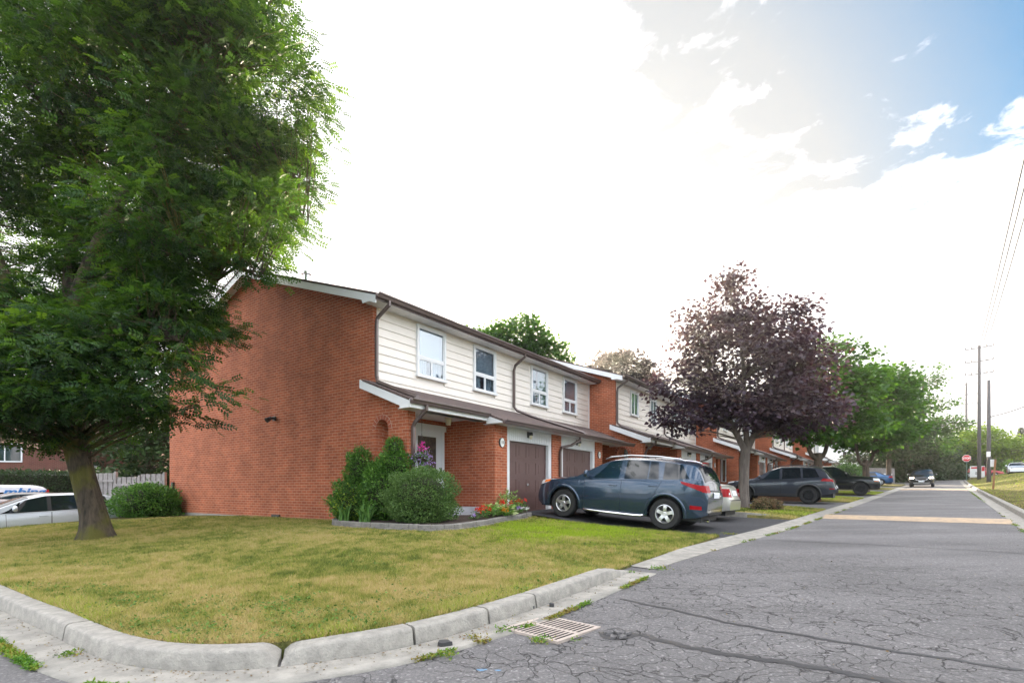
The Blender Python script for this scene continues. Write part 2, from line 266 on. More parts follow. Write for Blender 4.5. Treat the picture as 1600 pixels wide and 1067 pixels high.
def bark_mat(name, c1, c2, c3=None):
    m = bpy.data.materials.new(name); m.use_nodes = True; t = m.node_tree; b = t.nodes['Principled BSDF']; L = t.links.new
    tcn = N(t, 'ShaderNodeTexCoord'); mpg = N(t, 'ShaderNodeMapping'); mpg.inputs['Scale'].default_value = (13, 13, 1.9); L(tcn.outputs['Object'], mpg.inputs['Vector'])
    n = N(t, 'ShaderNodeTexNoise'); n.inputs['Scale'].default_value = 1; n.inputs['Detail'].default_value = 9; n.inputs['Roughness'].default_value = 0.7; n.inputs['Distortion'].default_value = 0.6; L(mpg.outputs[0], n.inputs['Vector'])
    r = N(t, 'ShaderNodeMapRange'); r.inputs['From Min'].default_value = 0.36; r.inputs['From Max'].default_value = 0.62; L(n.outputs['Fac'], r.inputs['Value'])
    x = N(t, 'ShaderNodeMix', data_type='RGBA'); x.inputs[6].default_value = (*c2, 1); x.inputs[7].default_value = (*c1, 1); L(r.outputs[0], x.inputs['Factor']); last = x.outputs[2]
    if c3:
        g = N(t, 'ShaderNodeTexNoise'); g.inputs['Scale'].default_value = 1.6; g.inputs['Detail'].default_value = 6; L(tcn.outputs['Object'], g.inputs['Vector']); q = N(t, 'ShaderNodeMapRange'); q.inputs['From Min'].default_value = 0.46; q.inputs['From Max'].default_value = 0.6; q.inputs['To Max'].default_value = 0.75; L(g.outputs['Fac'], q.inputs['Value'])
        y = N(t, 'ShaderNodeMix', data_type='RGBA'); L(q.outputs[0], y.inputs['Factor']); L(last, y.inputs[6]); y.inputs[7].default_value = (*c3, 1); last = y.outputs[2]
    L(last, b.inputs['Base Color']); b.inputs['Roughness'].default_value = 0.95
    bp = N(t, 'ShaderNodeBump'); bp.inputs['Strength'].default_value = 1.0; bp.inputs['Distance'].default_value = 0.06; L(n.outputs['Fac'], bp.inputs['Height']); L(bp.outputs[0], b.inputs['Normal'])
    return m
M['bark'] = bark_mat('bark', (0.15, 0.11, 0.08), (0.05, 0.038, 0.03))
M['bark_grey'] = bark_mat('grey_bark', (0.21, 0.175, 0.15), (0.11, 0.09, 0.08))
M['pole'] = mat('weathered_pole', (0.11, 0.105, 0.11), 0.9, noise=(6, 0.8), col2=(0.07, 0.06, 0.06), bump=(20, 0.5, 0.02))
M['fence'] = mat('grey_fence_wood', (0.33, 0.30, 0.29), 0.9, noise=(5, 0.8), col2=(0.20, 0.18, 0.175), bump=(25, 0.5, 0.01))
M['stone'] = mat('wall_block', (0.27, 0.25, 0.225), 0.92, noise=(4, 0.8), col2=(0.15, 0.14, 0.13), bump=(35, 0.9, 0.02))
M['stripe'] = mat('speed_hump_paint', (0.46, 0.33, 0.21), 0.7, noise=(6, 0.9), col2=(0.30, 0.24, 0.18))
M['tar'] = mat('crack_sealant', (0.035, 0.034, 0.036), 0.55, bump=(30, 0.4, 0.01))
M['iron'] = mat('cast_iron', (0.46, 0.39, 0.34), 0.7, noise=(7, 0.8), col2=(0.30, 0.25, 0.22), bump=(50, 0.3, 0.005))
M['pit_shade'] = mat('drain_shade', (0.012, 0.012, 0.012), 1.0)

# ------------------------------------------------------------------ mesh helpers
def tag(o, label=None, cat=None, group=None, kind=None):
    if label: o['label'] = label
    if cat: o['category'] = cat
    if group: o['group'] = group
    if kind: o['kind'] = kind
    return o
def empty(name, loc=(0, 0, 0), rz=0.0, label=None, cat=None, group=None):
    o = bpy.data.objects.new(name, None); C.objects.link(o); o.location = loc; o.rotation_euler = (0, 0, rz)
    o.empty_display_size = 0.2
    return tag(o, label, cat, group)
def link(name, me, parent=None, loc=None, rot=None):
    o = bpy.data.objects.new(name, me); C.objects.link(o)
    if parent is not None: o.parent = parent
    if loc: o.location = loc
    if rot: o.rotation_euler = rot
    return o
class MB:
    """collects simple solids into one mesh"""
    def __init__(s): s.v = []; s.f = []; s.mi = []; s.cur = 0
    def add(s, vs, fs):
        b = len(s.v); s.v.extend([tuple(p) for p in vs]); s.f.extend([tuple(b+i for i in f) for f in fs]); s.mi.extend([s.cur]*len(fs)); return s
    def box(s, x0, x1, y0, y1, z0, z1):
        if x0 > x1: x0, x1 = x1, x0
        if y0 > y1: y0, y1 = y1, y0
        if z0 > z1: z0, z1 = z1, z0
        return s.add([(x0,y0,z0),(x1,y0,z0),(x1,y1,z0),(x0,y1,z0),(x0,y0,z1),(x1,y0,z1),(x1,y1,z1),(x0,y1,z1)],
                     [(0,3,2,1),(4,5,6,7),(0,1,5,4),(1,2,6,5),(2,3,7,6),(3,0,4,7)])
    def prism(s, poly, axis, a, b):
        """extrude a 2-D polygon along an axis: 'x' -> poly is (y,z); 'y' -> (x,z); 'z' -> (x,y)"""
        n = len(poly)
        def P(p, t): return {'x': (t, p[0], p[1]), 'y': (p[0], t, p[1]), 'z': (p[0], p[1], t)}[axis]
        vs = [P(p, a) for p in poly] + [P(p, b) for p in poly]
        fs = [tuple(range(n)), tuple(range(2*n-1, n-1, -1))] + [(i, i+n, (i+1) % n+n, (i+1) % n) for i in range(n)]
        return s.add(vs, fs)
    def tube(s, pts, rad, n=8, cap=True, sq=None):
        pts = [Vector(p) for p in pts]; m = len(pts)
        if not hasattr(rad, '__len__'): rad = [rad]*m
        up = Vector((0, 0, 1)); vs = []; prev = None
        for i, p in enumerate(pts):
            d = (pts[min(i+1, m-1)] - pts[max(i-1, 0)]).normalized()
            if prev is None:
                a = d.cross(up)
                if a.length < 0.05: a = d.cross(Vector((1, 0, 0)))
                a.normalize()
            else:
                a = prev - d*prev.dot(d); a.normalize()
            prev = a; b = d.cross(a)
            for k in range(n):
                t = 2*math.pi*(k+0.5)/n; ca, sa = math.cos(t), math.sin(t)
                if sq: ca *= sq[0]; sa *= sq[1]
                vs.append(p + (a*ca + b*sa)*rad[i])
        fs = [(i*n+k, i*n+(k+1) % n, (i+1)*n+(k+1) % n, (i+1)*n+k) for i in range(m-1) for k in range(n)]
        if cap: fs += [tuple(range(n))[::-1], tuple(range((m-1)*n, m*n))]
        return s.add(vs, fs)
    def lathe(s, prof, axis='z', n=24, c=(0, 0, 0), close=False):
        """prof = [(radius, height)], revolved round the axis through c"""
        vs = []
        for r, h in prof:
            for k in range(n):
                t = 2*math.pi*k/n; x, y = r*math.cos(t), r*math.sin(t)
                vs.append({'z': (c[0]+x, c[1]+y, c[2]+h), 'y': (c[0]+x, c[1]+h, c[2]+y), 'x': (c[0]+h, c[1]+x, c[2]+y)}[axis])
        m = len(prof)
        fs = [(i*n+k, i*n+(k+1) % n, (i+1)*n+(k+1) % n, (i+1)*n+k) for i in range(m-1) for k in range(n)]
        if close: fs += [tuple(range(n)), tuple(range((m-1)*n, m*n))]
        return s.add(vs, fs)
    def grid(s, P):
        """P[i][j] points"""
        a, b = len(P), len(P[0])
        return s.add([q for row in P for q in row], [(i*b+j, i*b+j+1, (i+1)*b+j+1, (i+1)*b+j) for i in range(a-1) for j in range(b-1)])
    def build(s, name, mats, parent=None, smooth=False, loc=None, rot=None, fixn=True):
        me = bpy.data.meshes.new(name); me.from_pydata(s.v, [], s.f)
        for m in (mats if isinstance(mats, (list, tuple)) else [mats]): me.materials.append(m)
        if any(s.mi): me.polygons.foreach_set('material_index', s.mi)
        if fixn:
            bm = bmesh.new(); bm.from_mesh(me); bmesh.ops.recalc_face_normals(bm, faces=bm.faces); bm.to_mesh(me); bm.free()
        if smooth:
            me.polygons.foreach_set('use_smooth', [True]*len(me.polygons))
            if smooth != True: me.set_sharp_from_angle(angle=R(smooth))
        me.update()
        return link(name, me, parent, loc, rot)
def text(body, size, m, parent, loc, rot, name='lettering', depth=0.003, sx=1.0, shear=0.0, bold=0.0):
    cu = bpy.data.curves.new(name, 'FONT'); cu.body = body; cu.size = size; cu.extrude = depth; cu.align_x = 'CENTER'; cu.align_y = 'CENTER'; cu.shear = shear; cu.offset = bold
    tmp = bpy.data.objects.new(name, cu); C.objects.link(tmp); bpy.context.view_layer.update(); me = bpy.data.meshes.new_from_object(tmp.evaluated_get(bpy.context.evaluated_depsgraph_get())); me.materials.clear(); me.materials.append(m)
    bpy.data.objects.remove(tmp); bpy.data.curves.remove(cu); o = link(name, me, parent, loc, rot); o.scale = (sx, 1, 1); return o

def np_mesh(name, V, F, mats, rnd=None, parent=None, smooth=False):
    """V (n,3) float, F (m,k) int: fast build; rnd = one value per face"""
    me = bpy.data.meshes.new(name); n, (m, k) = len(V), F.shape
    me.vertices.add(n); me.vertices.foreach_set('co', np.asarray(V, np.float32).ravel())
    me.loops.add(m*k); me.loops.foreach_set('vertex_index', F.astype(np.int32).ravel())
    me.polygons.add(m); me.polygons.foreach_set('loop_start', np.arange(0, m*k, k, dtype=np.int32))
    try: me.polygons.foreach_set('loop_total', np.full(m, k, np.int32))
    except Exception: pass
    for q in (mats if isinstance(mats, (list, tuple)) else [mats]): me.materials.append(q)
    if rnd is not None:
        a = me.attributes.new('rnd', 'FLOAT', 'FACE'); a.data.foreach_set('value', np.asarray(rnd, np.float32))
    me.update(calc_edges=True); me.validate()
    return link(name, me, parent)
def stamp(tv, tf, P, D, scale, roll=None, rnd=None):
    """copies a small template (leaf, spray, blade) to many places. D = direction of the template's +x; its +z starts up"""
    tv = np.asarray(tv, float); tf = np.asarray(tf, int); n = len(P)
    D = D/np.maximum(np.linalg.norm(D, axis=1, keepdims=True), 1e-6)
    up = np.tile([0., 0., 1.], (n, 1)); bad = np.abs(D[:, 2]) > 0.97; up[bad] = [1., 0., 0.]
    Y = np.cross(up, D); Y /= np.linalg.norm(Y, axis=1, keepdims=True); Z = np.cross(D, Y)
    if roll is not None:
        c, s = np.cos(roll)[:, None], np.sin(roll)[:, None]; Y, Z = Y*c+Z*s, Z*c-Y*s
    S = np.broadcast_to(np.asarray(scale, float), (n,))[:, None]
    V = P[:, None, :] + S[:, None]*(tv[None, :, 0:1]*D[:, None] + tv[None, :, 1:2]*Y[:, None] + tv[None, :, 2:3]*Z[:, None])
    F = tf[None] + (np.arange(n)*len(tv))[:, None, None]
    r = None if rnd is None else np.repeat(rnd, len(tf))
    return V.reshape(-1, 3), F.reshape(-1, tf.shape[1]), r
def merge(parts):
    V = []; F = []; Rr = []; b = 0
    for v, f, r in parts: V.append(v); F.append(f+b); Rr.append(r); b += len(v)
    return np.concatenate(V), np.concatenate(F), np.concatenate(Rr)

# ------------------------------------------------------------------ site frames
U = Vector((0.575, 0.818, 0)); Vv = Vector((0.818, -0.575, 0)); O = Vector((-3.41, 12.68, 0))   # house row: u along the fronts, v out to the lane
UV_ANG = math.atan2(0.818, 0.575)
def uv(u, v, z=0.0): p = O + U*u + Vv*v; return Vector((p.x, p.y, z))
def to_uv(x, y): dx, dy = x-O.x, y-O.y; return dx*U.x+dy*U.y, dx*Vv.x+dy*Vv.y
def st(s, t, z=0.0): return Vector((0.643*s-0.766*t, 0.766*s+0.643*t, z))           # lane: s along it, t to its left
def to_st(x, y): return 0.643*x+0.766*y, -0.766*x+0.643*y
def sm(a, b, x): t = min(1, max(0, (x-a)/(b-a))); return t*t*(3-2*t)
TE = 2.9; TR = -1.3
def H(x, y):
    """height of the asphalt and of the ground under it"""
    s, t = to_st(x, y); u, v = to_uv(x, y)
    z = 0.0246*(max(-12, min(s, 95))-3.7) + 0.00015*max(0, min(s, 95)-40)**2
    tl = min(6.5, max(0, t-TE)); A = 0.38 - 0.24*sm(5, 18, u) - 0.13*(1-sm(0.5, 3.5, u))
    z += A*(tl/6.5)**1.7*sm(-6, 0, u)
    z -= 0.55*sm(8, 13, -v)*(1-sm(-2, 4, u))
    return z

def fill(name, outline, zfn, step, m, holes=(), kind='structure', parent=None, skirt=0.0):
    """a sheet filling an outline in plan, with heights from zfn"""
    pts = [Vector((p[0], p[1])) for p in outline]; dense = []
    for a, b in zip(pts, pts[1:]+pts[:1]):
        n = max(1, int((b-a).length/step)); dense += [a.lerp(b, i/n) for i in range(n)]
    nb = len(dense); edges = [(i, (i+1) % nb) for i in range(nb)]
    xs = [p.x for p in dense]; ys = [p.y for p in dense]; poly = [(p.x, p.y) for p in dense]
    def inside(x, y):
        c = False; j = nb-1
        for i in range(nb):
            if (poly[i][1] > y) != (poly[j][1] > y) and x < (poly[j][0]-poly[i][0])*(y-poly[i][1])/(poly[j][1]-poly[i][1])+poly[i][0]: c = not c
            j = i
        return c
    inner = []; x = min(xs)+step/2
    while x < max(xs):
        y = min(ys)+step/2
        while y < max(ys):
            if inside(x, y): inner.append(Vector((x, y)))
            y += step
        x += step
    r = delaunay_2d_cdt(dense+inner, edges, [], 1, 1e-4)
    vs = [(p.x, p.y, zfn(p.x, p.y)) for p in r[0]]; fs = [tuple(f) for f in r[2]]
    me = bpy.data.meshes.new(name); me.from_pydata(vs, [], fs); me.materials.append(m)
    bm = bmesh.new(); bm.from_mesh(me)
    for f in bm.faces:
        if f.normal.z < 0: f.normal_flip()
        f.smooth = True
    if skirt:
        be = [e for e in bm.edges if e.is_boundary]; g = bmesh.ops.extrude_edge_only(bm, edges=be)
        for q in g['geom']:
            if isinstance(q, bmesh.types.BMVert): q.co.z -= skirt
    bm.to_mesh(me); bm.free()
    o = link(name, me, parent)
    if kind and parent is None: o['kind'] = kind
    return o

# base: asphalt over the whole site (lane, side street, parking), grass country beyond
def sheet(name, x0, x1, y0, y1, step, zfn, m, keep=None):
    nx = int((x1-x0)/step)+1; ny = int((y1-y0)/step)+1
    V = [(x0+i*step, y0+j*step, zfn(x0+i*step, y0+j*step)) for i in range(nx) for j in range(ny)]
    F = [(i*ny+j, (i+1)*ny+j, (i+1)*ny+j+1, i*ny+j+1) for i in range(nx-1) for j in range(ny-1)
         if keep is None or keep(x0+(i+.5)*step, y0+(j+.5)*step)]
    me = bpy.data.meshes.new(name); me.from_pydata(V, [], F); me.materials.append(m); me.polygons.foreach_set('use_smooth', [True]*len(F)); me.update()
    o = link(name, me); o['kind'] = 'structure'; return o
def ring_keep(x, y): return not (-56 < x < 76 and -20 < y < 86)
def Hbig(x, y): return H(max(-50, min(80, x)), max(-20, min(95, y))) - 0.04
sheet('ground', -600, 1000, -400, 1100, 20, lambda x, y: Hbig(x, y)-0.12, M['grass'])
o = sheet('road', -60, 100, -22, 110, 1.0, H, M['asphalt'])

# ------------------------------------------------------------------ kerbs and gutters
# back edge, foot of the face, outer edge of the gutter, in matching order round the corner
def smooth_line(pts, n=6):
    out_ = []
    P = [Vector((p[0], p[1], 0)) for p in pts]
    for i in range(len(P)-1):
        p0, p1, p2, p3 = P[max(i-1, 0)], P[i], P[i+1], P[min(i+2, len(P)-1)]
        for k in range(n):
            t = k/n
            out_.append(0.5*((2*p1)+(p2-p0)*t+(2*p0-5*p1+4*p2-p3)*t*t+(3*p1-p0-3*p2+p3)*t**3))
    out_.append(P[-1]); return out_
face_pts = [(-22.8, 17.75), (-14.6, 11.95), (-9.8, 8.57), (-5.44, 5.49), (-4.3, 4.71), (-3.52, 4.16), (-3.09, 3.88), (-2.62, 3.66), (-2.15, 3.57), (-1.64, 3.63), (-1.14, 3.83), (-0.71, 4.12), (-0.26, 4.57), (0.25, 5.19), (0.97, 6.17), (1.68, 7.17)]
FL = smooth_line(face_pts, 8)
def offs(line, d):
    r = []
    for i, p in enumerate(line):
        q = (line[min(i+1, len(line)-1)]-line[max(i-1, 0)]).normalized(); r.append(p+Vector((-q.y, q.x, 0))*d)
    return r
acc = [0]
for a, b in zip(FL, FL[1:]): acc.append(acc[-1]+(b-a).length)
Ltot = acc[-1]
def kerb_h(i):
    return 0.135*sm(0, 1.0, Ltot-acc[i]) + 0.012
# kerb cut into cast lengths with thin open joints
joints = []; 
def s_at(px, py): return acc[min(range(len(FL)), key=lambda i: (FL[i]-Vector((px, py, 0))).length)]
cuts = [s_at(-9.8, 8.57), s_at(-6.6, 6.3), s_at(-3.75, 4.33), s_at(-1.62, 3.63), s_at(-0.78, 4.06), s_at(-0.22, 4.62), s_at(0.22, 5.15), Ltot+1]
KB = MB(); prev = -1
BKo = offs(FL, 0.19); ARo = offs(FL, 0.035); 
def at_len(L_, line):
    for i in range(len(acc)-1):
        if acc[i+1] >= L_:
            t = (L_-acc[i])/max(1e-6, acc[i+1]-acc[i]); return line[i].lerp(line[i+1], t), i
    return line[-1], len(acc)-1
start = 0
for c in cuts:
    end = min(c-0.012, Ltot); notch = abs(c-cuts[3]) < 1e-6; n = max(3, int((end-start)/0.045)); rows = []
    for k in range(n+1):
        L_ = start+(end-start)*k/n; f, i = at_len(L_, FL); b, _ = at_len(L_, BKo); a, _ = at_len(L_, ARo); h = kerb_h(i)
        jit = 0.0016*math.sin(L_*9.1)+0.0014*math.sin(L_*23+1)+0.0010*math.sin(L_*61)
        brk = 0
        if start > cuts[2] and abs(L_-cuts[3]) < 0.16: brk = (0.16-abs(L_-cuts[3]))/0.16
        if start >= cuts[3]-0.05 and L_ < cuts[3]+0.55: brk = max(brk, 0.55*(0.55-(L_-cuts[3]))/0.55)
        z = H(f.x, f.y)
        hh = h-0.115*brk*brk-0.02*brk*abs(math.sin(L_*61))
        dirn = (b-f); 
        rows.append([(f.x, f.y, z-0.15), (f.x, f.y, z+0.004), tuple(f.lerp(a, 0.55+jit*5+brk*1.2)+Vector((0, 0, z+hh*0.82))), tuple(f.lerp(a, 0.85+jit*5+brk*1.2)+Vector((0, 0, z+hh*0.93))),
                     tuple(a+dirn*(0.08+brk*0.3)+Vector((0, 0, z+hh*0.985+jit*0.3))), tuple(a+dirn*(0.20+brk*.3)+Vector((0, 0, z+hh))), tuple(b+Vector((0, 0, z+h-0.004-0.075*brk*brk))), (b.x, b.y, z-0.15)])
    KB.grid(rows); m_ = len(rows[0]); base = len(KB.v)-m_*(n+1)
    KB.f.append(tuple(base+j for j in range(m_))); KB.f.append(tuple(base+n*m_+j for j in range(m_))); KB.mi += [0, 0]
    start = c+0.012
    if end >= Ltot: break
M['kerb'] = mat('kerb_concrete', (0.34, 0.32, 0.285), 0.88, noise=(11, 0.75), col2=(0.19, 0.18, 0.165), bump=(60, 0.8, 0.010))
M['gutter_pan'] = mat('gutter_concrete', (0.33, 0.31, 0.275), 0.88, noise=(5, 1.0), col2=(0.20, 0.19, 0.17), bump=(50, 0.5, 0.008))
tag(KB.build('kerb', M['kerb'], smooth=40), kind='structure')
# gutter pan
G = MB(); go = offs(FL, -0.33); rows = []
edge_near = [(-22.3, 17.1), (-4.6, 4.72), (-3.66, 3.98), (-3.18, 3.64), (-2.73, 3.43), (-2.46, 3.33), (-1.95, 3.27), (-1.44, 3.35), (-0.89, 3.64), (-0.63, 3.87), (0.0, 4.5), (0.57, 5.24), (1.58, 6.66), (2.0, 7.27)]
for i, p in enumerate(FL):
    if i % 2 and i < 24: continue
    q = go[i]; rows.append([(p.x, p.y, H(p.x, p.y)+0.012), tuple(p.lerp(q, 0.5)+Vector((0, 0, H(*p.lerp(q, 0.5)[:2])+0.010))), (q.x, q.y, H(q.x, q.y)+0.014), (q.x, q.y, H(q.x, q.y)-0.06)])
G.grid(rows)
tag(G.build('gutter', M['gutter_pan'], smooth=True), kind='structure')
# flush concrete edge strip along the lane (dropped kerb) left, then right kerb with its gutter
def strip(name, sa, sb, prof, m, step=1.0, line=None, gap=None):
    """prof: [(t offset, height above H at the lane edge)]"""
    g = MB(); n = int((sb-sa)/step); rows = []
    for k in range(n+1):
        s = sa+(sb-sa)*k/n; row = []
        for (t, h) in prof:
            p = line(s, t); row.append((p.x, p.y, H(p.x, p.y)+h))
        rows.append(row)
    g.grid(rows); return g.build(name, m, smooth=35)
def left_line(s, t):
    """s along the lane; t outward from the asphalt's left edge (measured: it bows a little near the corner)"""
    te = TE + 0.27*(1-sm(7, 15, s)) ; return st(s, te+t)
tag(strip('kerb', 6.9, 60.5, [(-0.0, -0.05), (0.0, 0.008), (0.33, 0.014), (0.36, 0.022), (0.50, 0.035), (0.52, -0.05)], M['gutter_pan'], line=left_line), kind='structure')
def right_line(s, t):
    bend = 0.0
    if s > 86: bend = (s-86)**2*0.08
    return st(s, TR-t-bend)
tag(strip('kerb', -6, 91, [(-0.0, -0.05), (0.0, 0.008), (0.36, 0.004), (0.40, 0.12), (0.44, 0.14), (0.56, 0.14), (0.57, -0.05)], M['gutter_pan'], line=right_line), kind='structure')

# painted speed humps (raised bands across the lane)
for s_, nm in ((18.7, 0), (53.4, 1)):
    g = MB(); rows = []
    for k in range(9):
        t = TR+0.02+(TE-TR-0.04)*k/8; row = []
        for d in np.linspace(-0.75, 0.75, 11):
            p = st(s_+d, t); row.append((p.x, p.y, H(p.x, p.y)+0.006+0.075*math.cos(d/0.75*math.pi/2)**1.5))
        rows.append(row)
    g.grid(rows); o = g.build('road_marking', M['stripe'], smooth=True); o['kind'] = 'structure'

# tar seams: the two long ones near the camera and a straight one further up
def seam(pts, wd, name='tar_seam'):
    g = MB(); P = smooth_line(pts, 10); rows = []
    for i, p in enumerate(P):
        q = (P[min(i+1, len(P)-1)]-P[max(i-1, 0)]).normalized(); n_ = Vector((-q.y, q.x, 0)); ww = wd*(0.75+0.5*abs(math.sin(i*1.7)))*(0.5 if i in (0, len(P)-1) else 1)
        jt = 0.012*math.sin(i*0.9)+0.008*math.sin(i*2.3); a = p+n_*(ww/2+jt); b = p-n_*(ww/2-jt)
        rows.append([(a.x, a.y, H(a.x, a.y)+0.004), (b.x, b.y, H(b.x, b.y)+0.004)])
    g.grid(rows); o = g.build(name, M['tar']); o['kind'] = 'structure'; return o
def un(x, y, z):
    d = 808*(1.2-z)/(y-766); return ((x-800)/808*d, d)
seam([un(968, 940, 0), un(1060, 956, 0.02), (un(1145, 975, .02)), un(1250, 993, .02), un(1400, 1016, .03), un(1600, 1044, .04)], 0.045)
seam([un(1000, 992, 0), un(1060, 1008, 0.0), un(1130, 1022, .0), un(1230, 1037, .0), un(1330, 1052, .01), un(1440, 1075, .02), un(1560, 1110, .02)], 0.075)
seam([un(1195, 850, .10), un(1400, 861, .10), un(1620, 873, .12)], 0.03)

# ------------------------------------------------------------------ lawns
def kerb_dist(x, y):
    p = Vector((x, y, 0)); return min((p-q).length for q in BKo[::2])
def lawn_z(x, y):
    s, t = to_st(x, y); u, v = to_uv(x, y); d = kerb_dist(x, y)
    d2 = max(0, t-(TE+0.5))+9*(1-sm(6.5, 8.5, s))
    e = min(d, d2+0.0)
    z = 0.0246*(max(-2, s)-3.7)*0.9 + 0.125*(1-(0.74-0.74*sm(0, 1.6, max(0, t-(TE+0.72))))*sm(5.3, 6.7, s)) + 0.20*sm(0.2, 6, e)
    z -= 0.10*sm(6, 12, -v)
    z += 0.012*math.sin(x*1.9+y)*math.sin(y*1.3)*min(1, e)
    z = max(z, H(x, y)+0.03)
    # meets the driveway edge
    if v > 1.5:
        k = sm(1.6, 2.95, u); z = z*(1-k)+(H(x, y)+0.035)*k
    return z
B1 = [(p.x, p.y) for p in BKo[8:]]
DRV = [uv(3.2, 7.35), uv(3.2, 6), uv(3.2, 4.5), uv(3.2, 3.0), uv(3.2, 1.85)]
ol = B1 + [(2.35, 8.35)] + [(p.x, p.y) for p in DRV] + [tuple(uv(3.0, -3)[:2]), tuple(uv(2, -11.2)[:2]), tuple(uv(-1, -11.9)[:2]), tuple(uv(-6.6, -11.9)[:2])]
lawn = fill('lawn', ol, lawn_z, 0.45, M['grass'], skirt=0.2); lawn['kind'] = 'structure'
# SUV driveway: sealed dark asphalt between the two front gardens
def drive_z(x, y):
    u, v = to_uv(x, y); base = H(x, y)+0.012
    return max(base, 0) if v > 4.2 else base + (0.575-base)*sm(4.2, 1.9, v) if False else base + max(0, 0.575-base)*(1-sm(1.9, 4.5, v))
def quad_uv(u0, u1, v0, v1): return [tuple(uv(u0, v0)[:2]), tuple(uv(u1, v0)[:2]), tuple(uv(u1, v1)[:2]), tuple(uv(u0, v1)[:2])]
def v_edge(u, t_off=0.52):
    """v where the line u=const meets the lane's left concrete strip"""
    lo, hi = -5, 25
    for _ in range(40):
        mid = (lo+hi)/2; p = uv(u, mid); s, t = to_st(p.x, p.y); te = TE+0.27*(1-sm(7, 15, s))
        if t > te+t_off: lo = mid
        else: hi = mid
    return lo
def lot_poly(u0, u1, vb, off=0.52):
    n = max(2, int((u1-u0)/1.5)); return [tuple(uv(u0, vb)[:2]), tuple(uv(u1, vb)[:2])] + [tuple(uv(u1+(u0-u1)*k/n, v_edge(u1+(u0-u1)*k/n, off))[:2]) for k in range(n+1)]
fill('driveway', lot_poly(3.18, 8.7, 1.75), drive_z, 0.5, M['asphalt_dark'])
BLK = []                       # block origins (u, v, z)
dzs = [0, 0.05, 0.40, 0.56, 0.86]
for k in range(5): BLK.append((11.65*k, 1.22*k, dzs[k]))
def lotlawn_z(k):
    dz = BLK[k][2]
    def f(x, y):
        s, t = to_st(x, y); te = max(0, t-(TE+0.5)); return H(x, y)+0.03+0.07*sm(0, 1.2, te)
    return f
lots = [(8.75, 14.2, 1, 0), (20.6, 26.0, 2, 1), (32.2, 37.6, 3, 1), (43.8, 49.2, 4, 1), (55.6, 60.5, 4, 1)]
for a, b, k, sd in lots:
    fill('lawn', lot_poly(a, b, BLK[min(k, 4)][1]-0.3), lotlawn_z(k), 0.8, M['grass'], skirt=0.15)
for a, b, k in ((14.2, 20.6, 1), (26.0, 32.2, 2), (37.6, 43.8, 3), (49.2, 55.6, 4)):
    fl = 0.58+BLK[k][2]-0.02; vb = BLK[k][1]+1.75
    def dz_(x, y, fl=fl, vb=vb):
        u, v = to_uv(x, y); base = H(x, y)+0.010; return base+max(0, fl-base)*(1-sm(vb, vb+3, v))
    fill('driveway', lot_poly(a, b, vb-.02), dz_, 0.8, M['asphalt_drive'])
# low concrete kerb and timber edge beside the driveways
g = MB(); n = 14; rows = []
vE = v_edge(8.72, 0.5)
for k in range(n+1):
    v = 2.0+(vE-2.0)*k/n; u_ = 8.72 + (0.9*sm(0.72, 1, k/n)**2); p = uv(u_, v); q = uv(u_+0.14, v); z = H(p.x, p.y); h = 0.13*(1-sm(0.8, 1, k/n))+0.03
    rows.append([(p.x, p.y, z-0.1), (p.x, p.y, z+h), (q.x, q.y, z+h), (q.x, q.y, z-0.1)])
g.grid(rows); tag(g.build('kerb', M['gutter_pan']), kind='structure')
M['timber'] = mat('landscape_timber', (0.23, 0.12, 0.07), 0.85, noise=(6, 0.7), bump=(30, 0.6, 0.01))
def timber(u0, v0, v1, label):
    g = MB()
    for j in range(2):
        a = uv(u0, v0); b = uv(u0, v1); n_ = U*0.1
        za, zb = H(a.x, a.y), H(b.x, b.y); z0, z1 = 0.12*j-0.02, 0.12*j+0.10
        vs = [a+Vector((0, 0, za+z0)), b+Vector((0, 0, zb+z0)), b+n_+Vector((0, 0, zb+z0)), a+n_+Vector((0, 0, za+z0)), a+Vector((0, 0, za+z1)), b+Vector((0, 0, zb+z1)), b+n_+Vector((0, 0, zb+z1)), a+n_+Vector((0, 0, za+z1))]
        g.add(vs, [(0,3,2,1),(4,5,6,7),(0,1,5,4),(1,2,6,5),(2,3,7,6),(3,0,4,7)])
    tag(g.build('timber_edging', M['timber']), label, 'edging')
timber(20.55, 3.2, v_edge(20.55)-1.2, 'brown timber edging of the lawn behind the dark grey crossover')

# right verge: bank rising from the kerb
def bank_z(x, y):
    s, t = to_st(x, y); d = max(0, (TR-0.56)-t); p = st(s, TR); h0 = H(p.x, p.y)
    return h0 + 0.13 + sm(0, 5, d)*(0.35+0.5*sm(5, 40, s)) + 0.02*math.sin(x*1.1)*math.sin(y*0.9)
vo = [tuple(right_line(s, 0.56)[:2]) for s in np.linspace(-6, 91, 98)]
p_end = right_line(63, 0.56); far = [tuple(st(93, -30)[:2]), tuple(st(-6, -30)[:2])]
fill('verge', vo+far, bank_z, 1.2, M['grass'], skirt=0.3)
# far side of the cross road: low bank under the trees
def far_z(x, y):
    s, t = to_st(x, y); d = max(0, s-94.5); return H(x, y)+0.10+0.5*sm(0, 5, d)
fill('far_verge', [tuple(st(94.5, t)[:2]) for t in np.linspace(60, -40, 40)]+[tuple(st(120, -40)[:2]), tuple(st(120, 60)[:2])], far_z, 2.5, M['grass'], skirt=0.3)
# left lot ending at the junction
fill('lawn', lot_poly(60.5, 64.5, 2.0), lotlawn_z(4), 0.9, M['grass'], skirt=0.15)
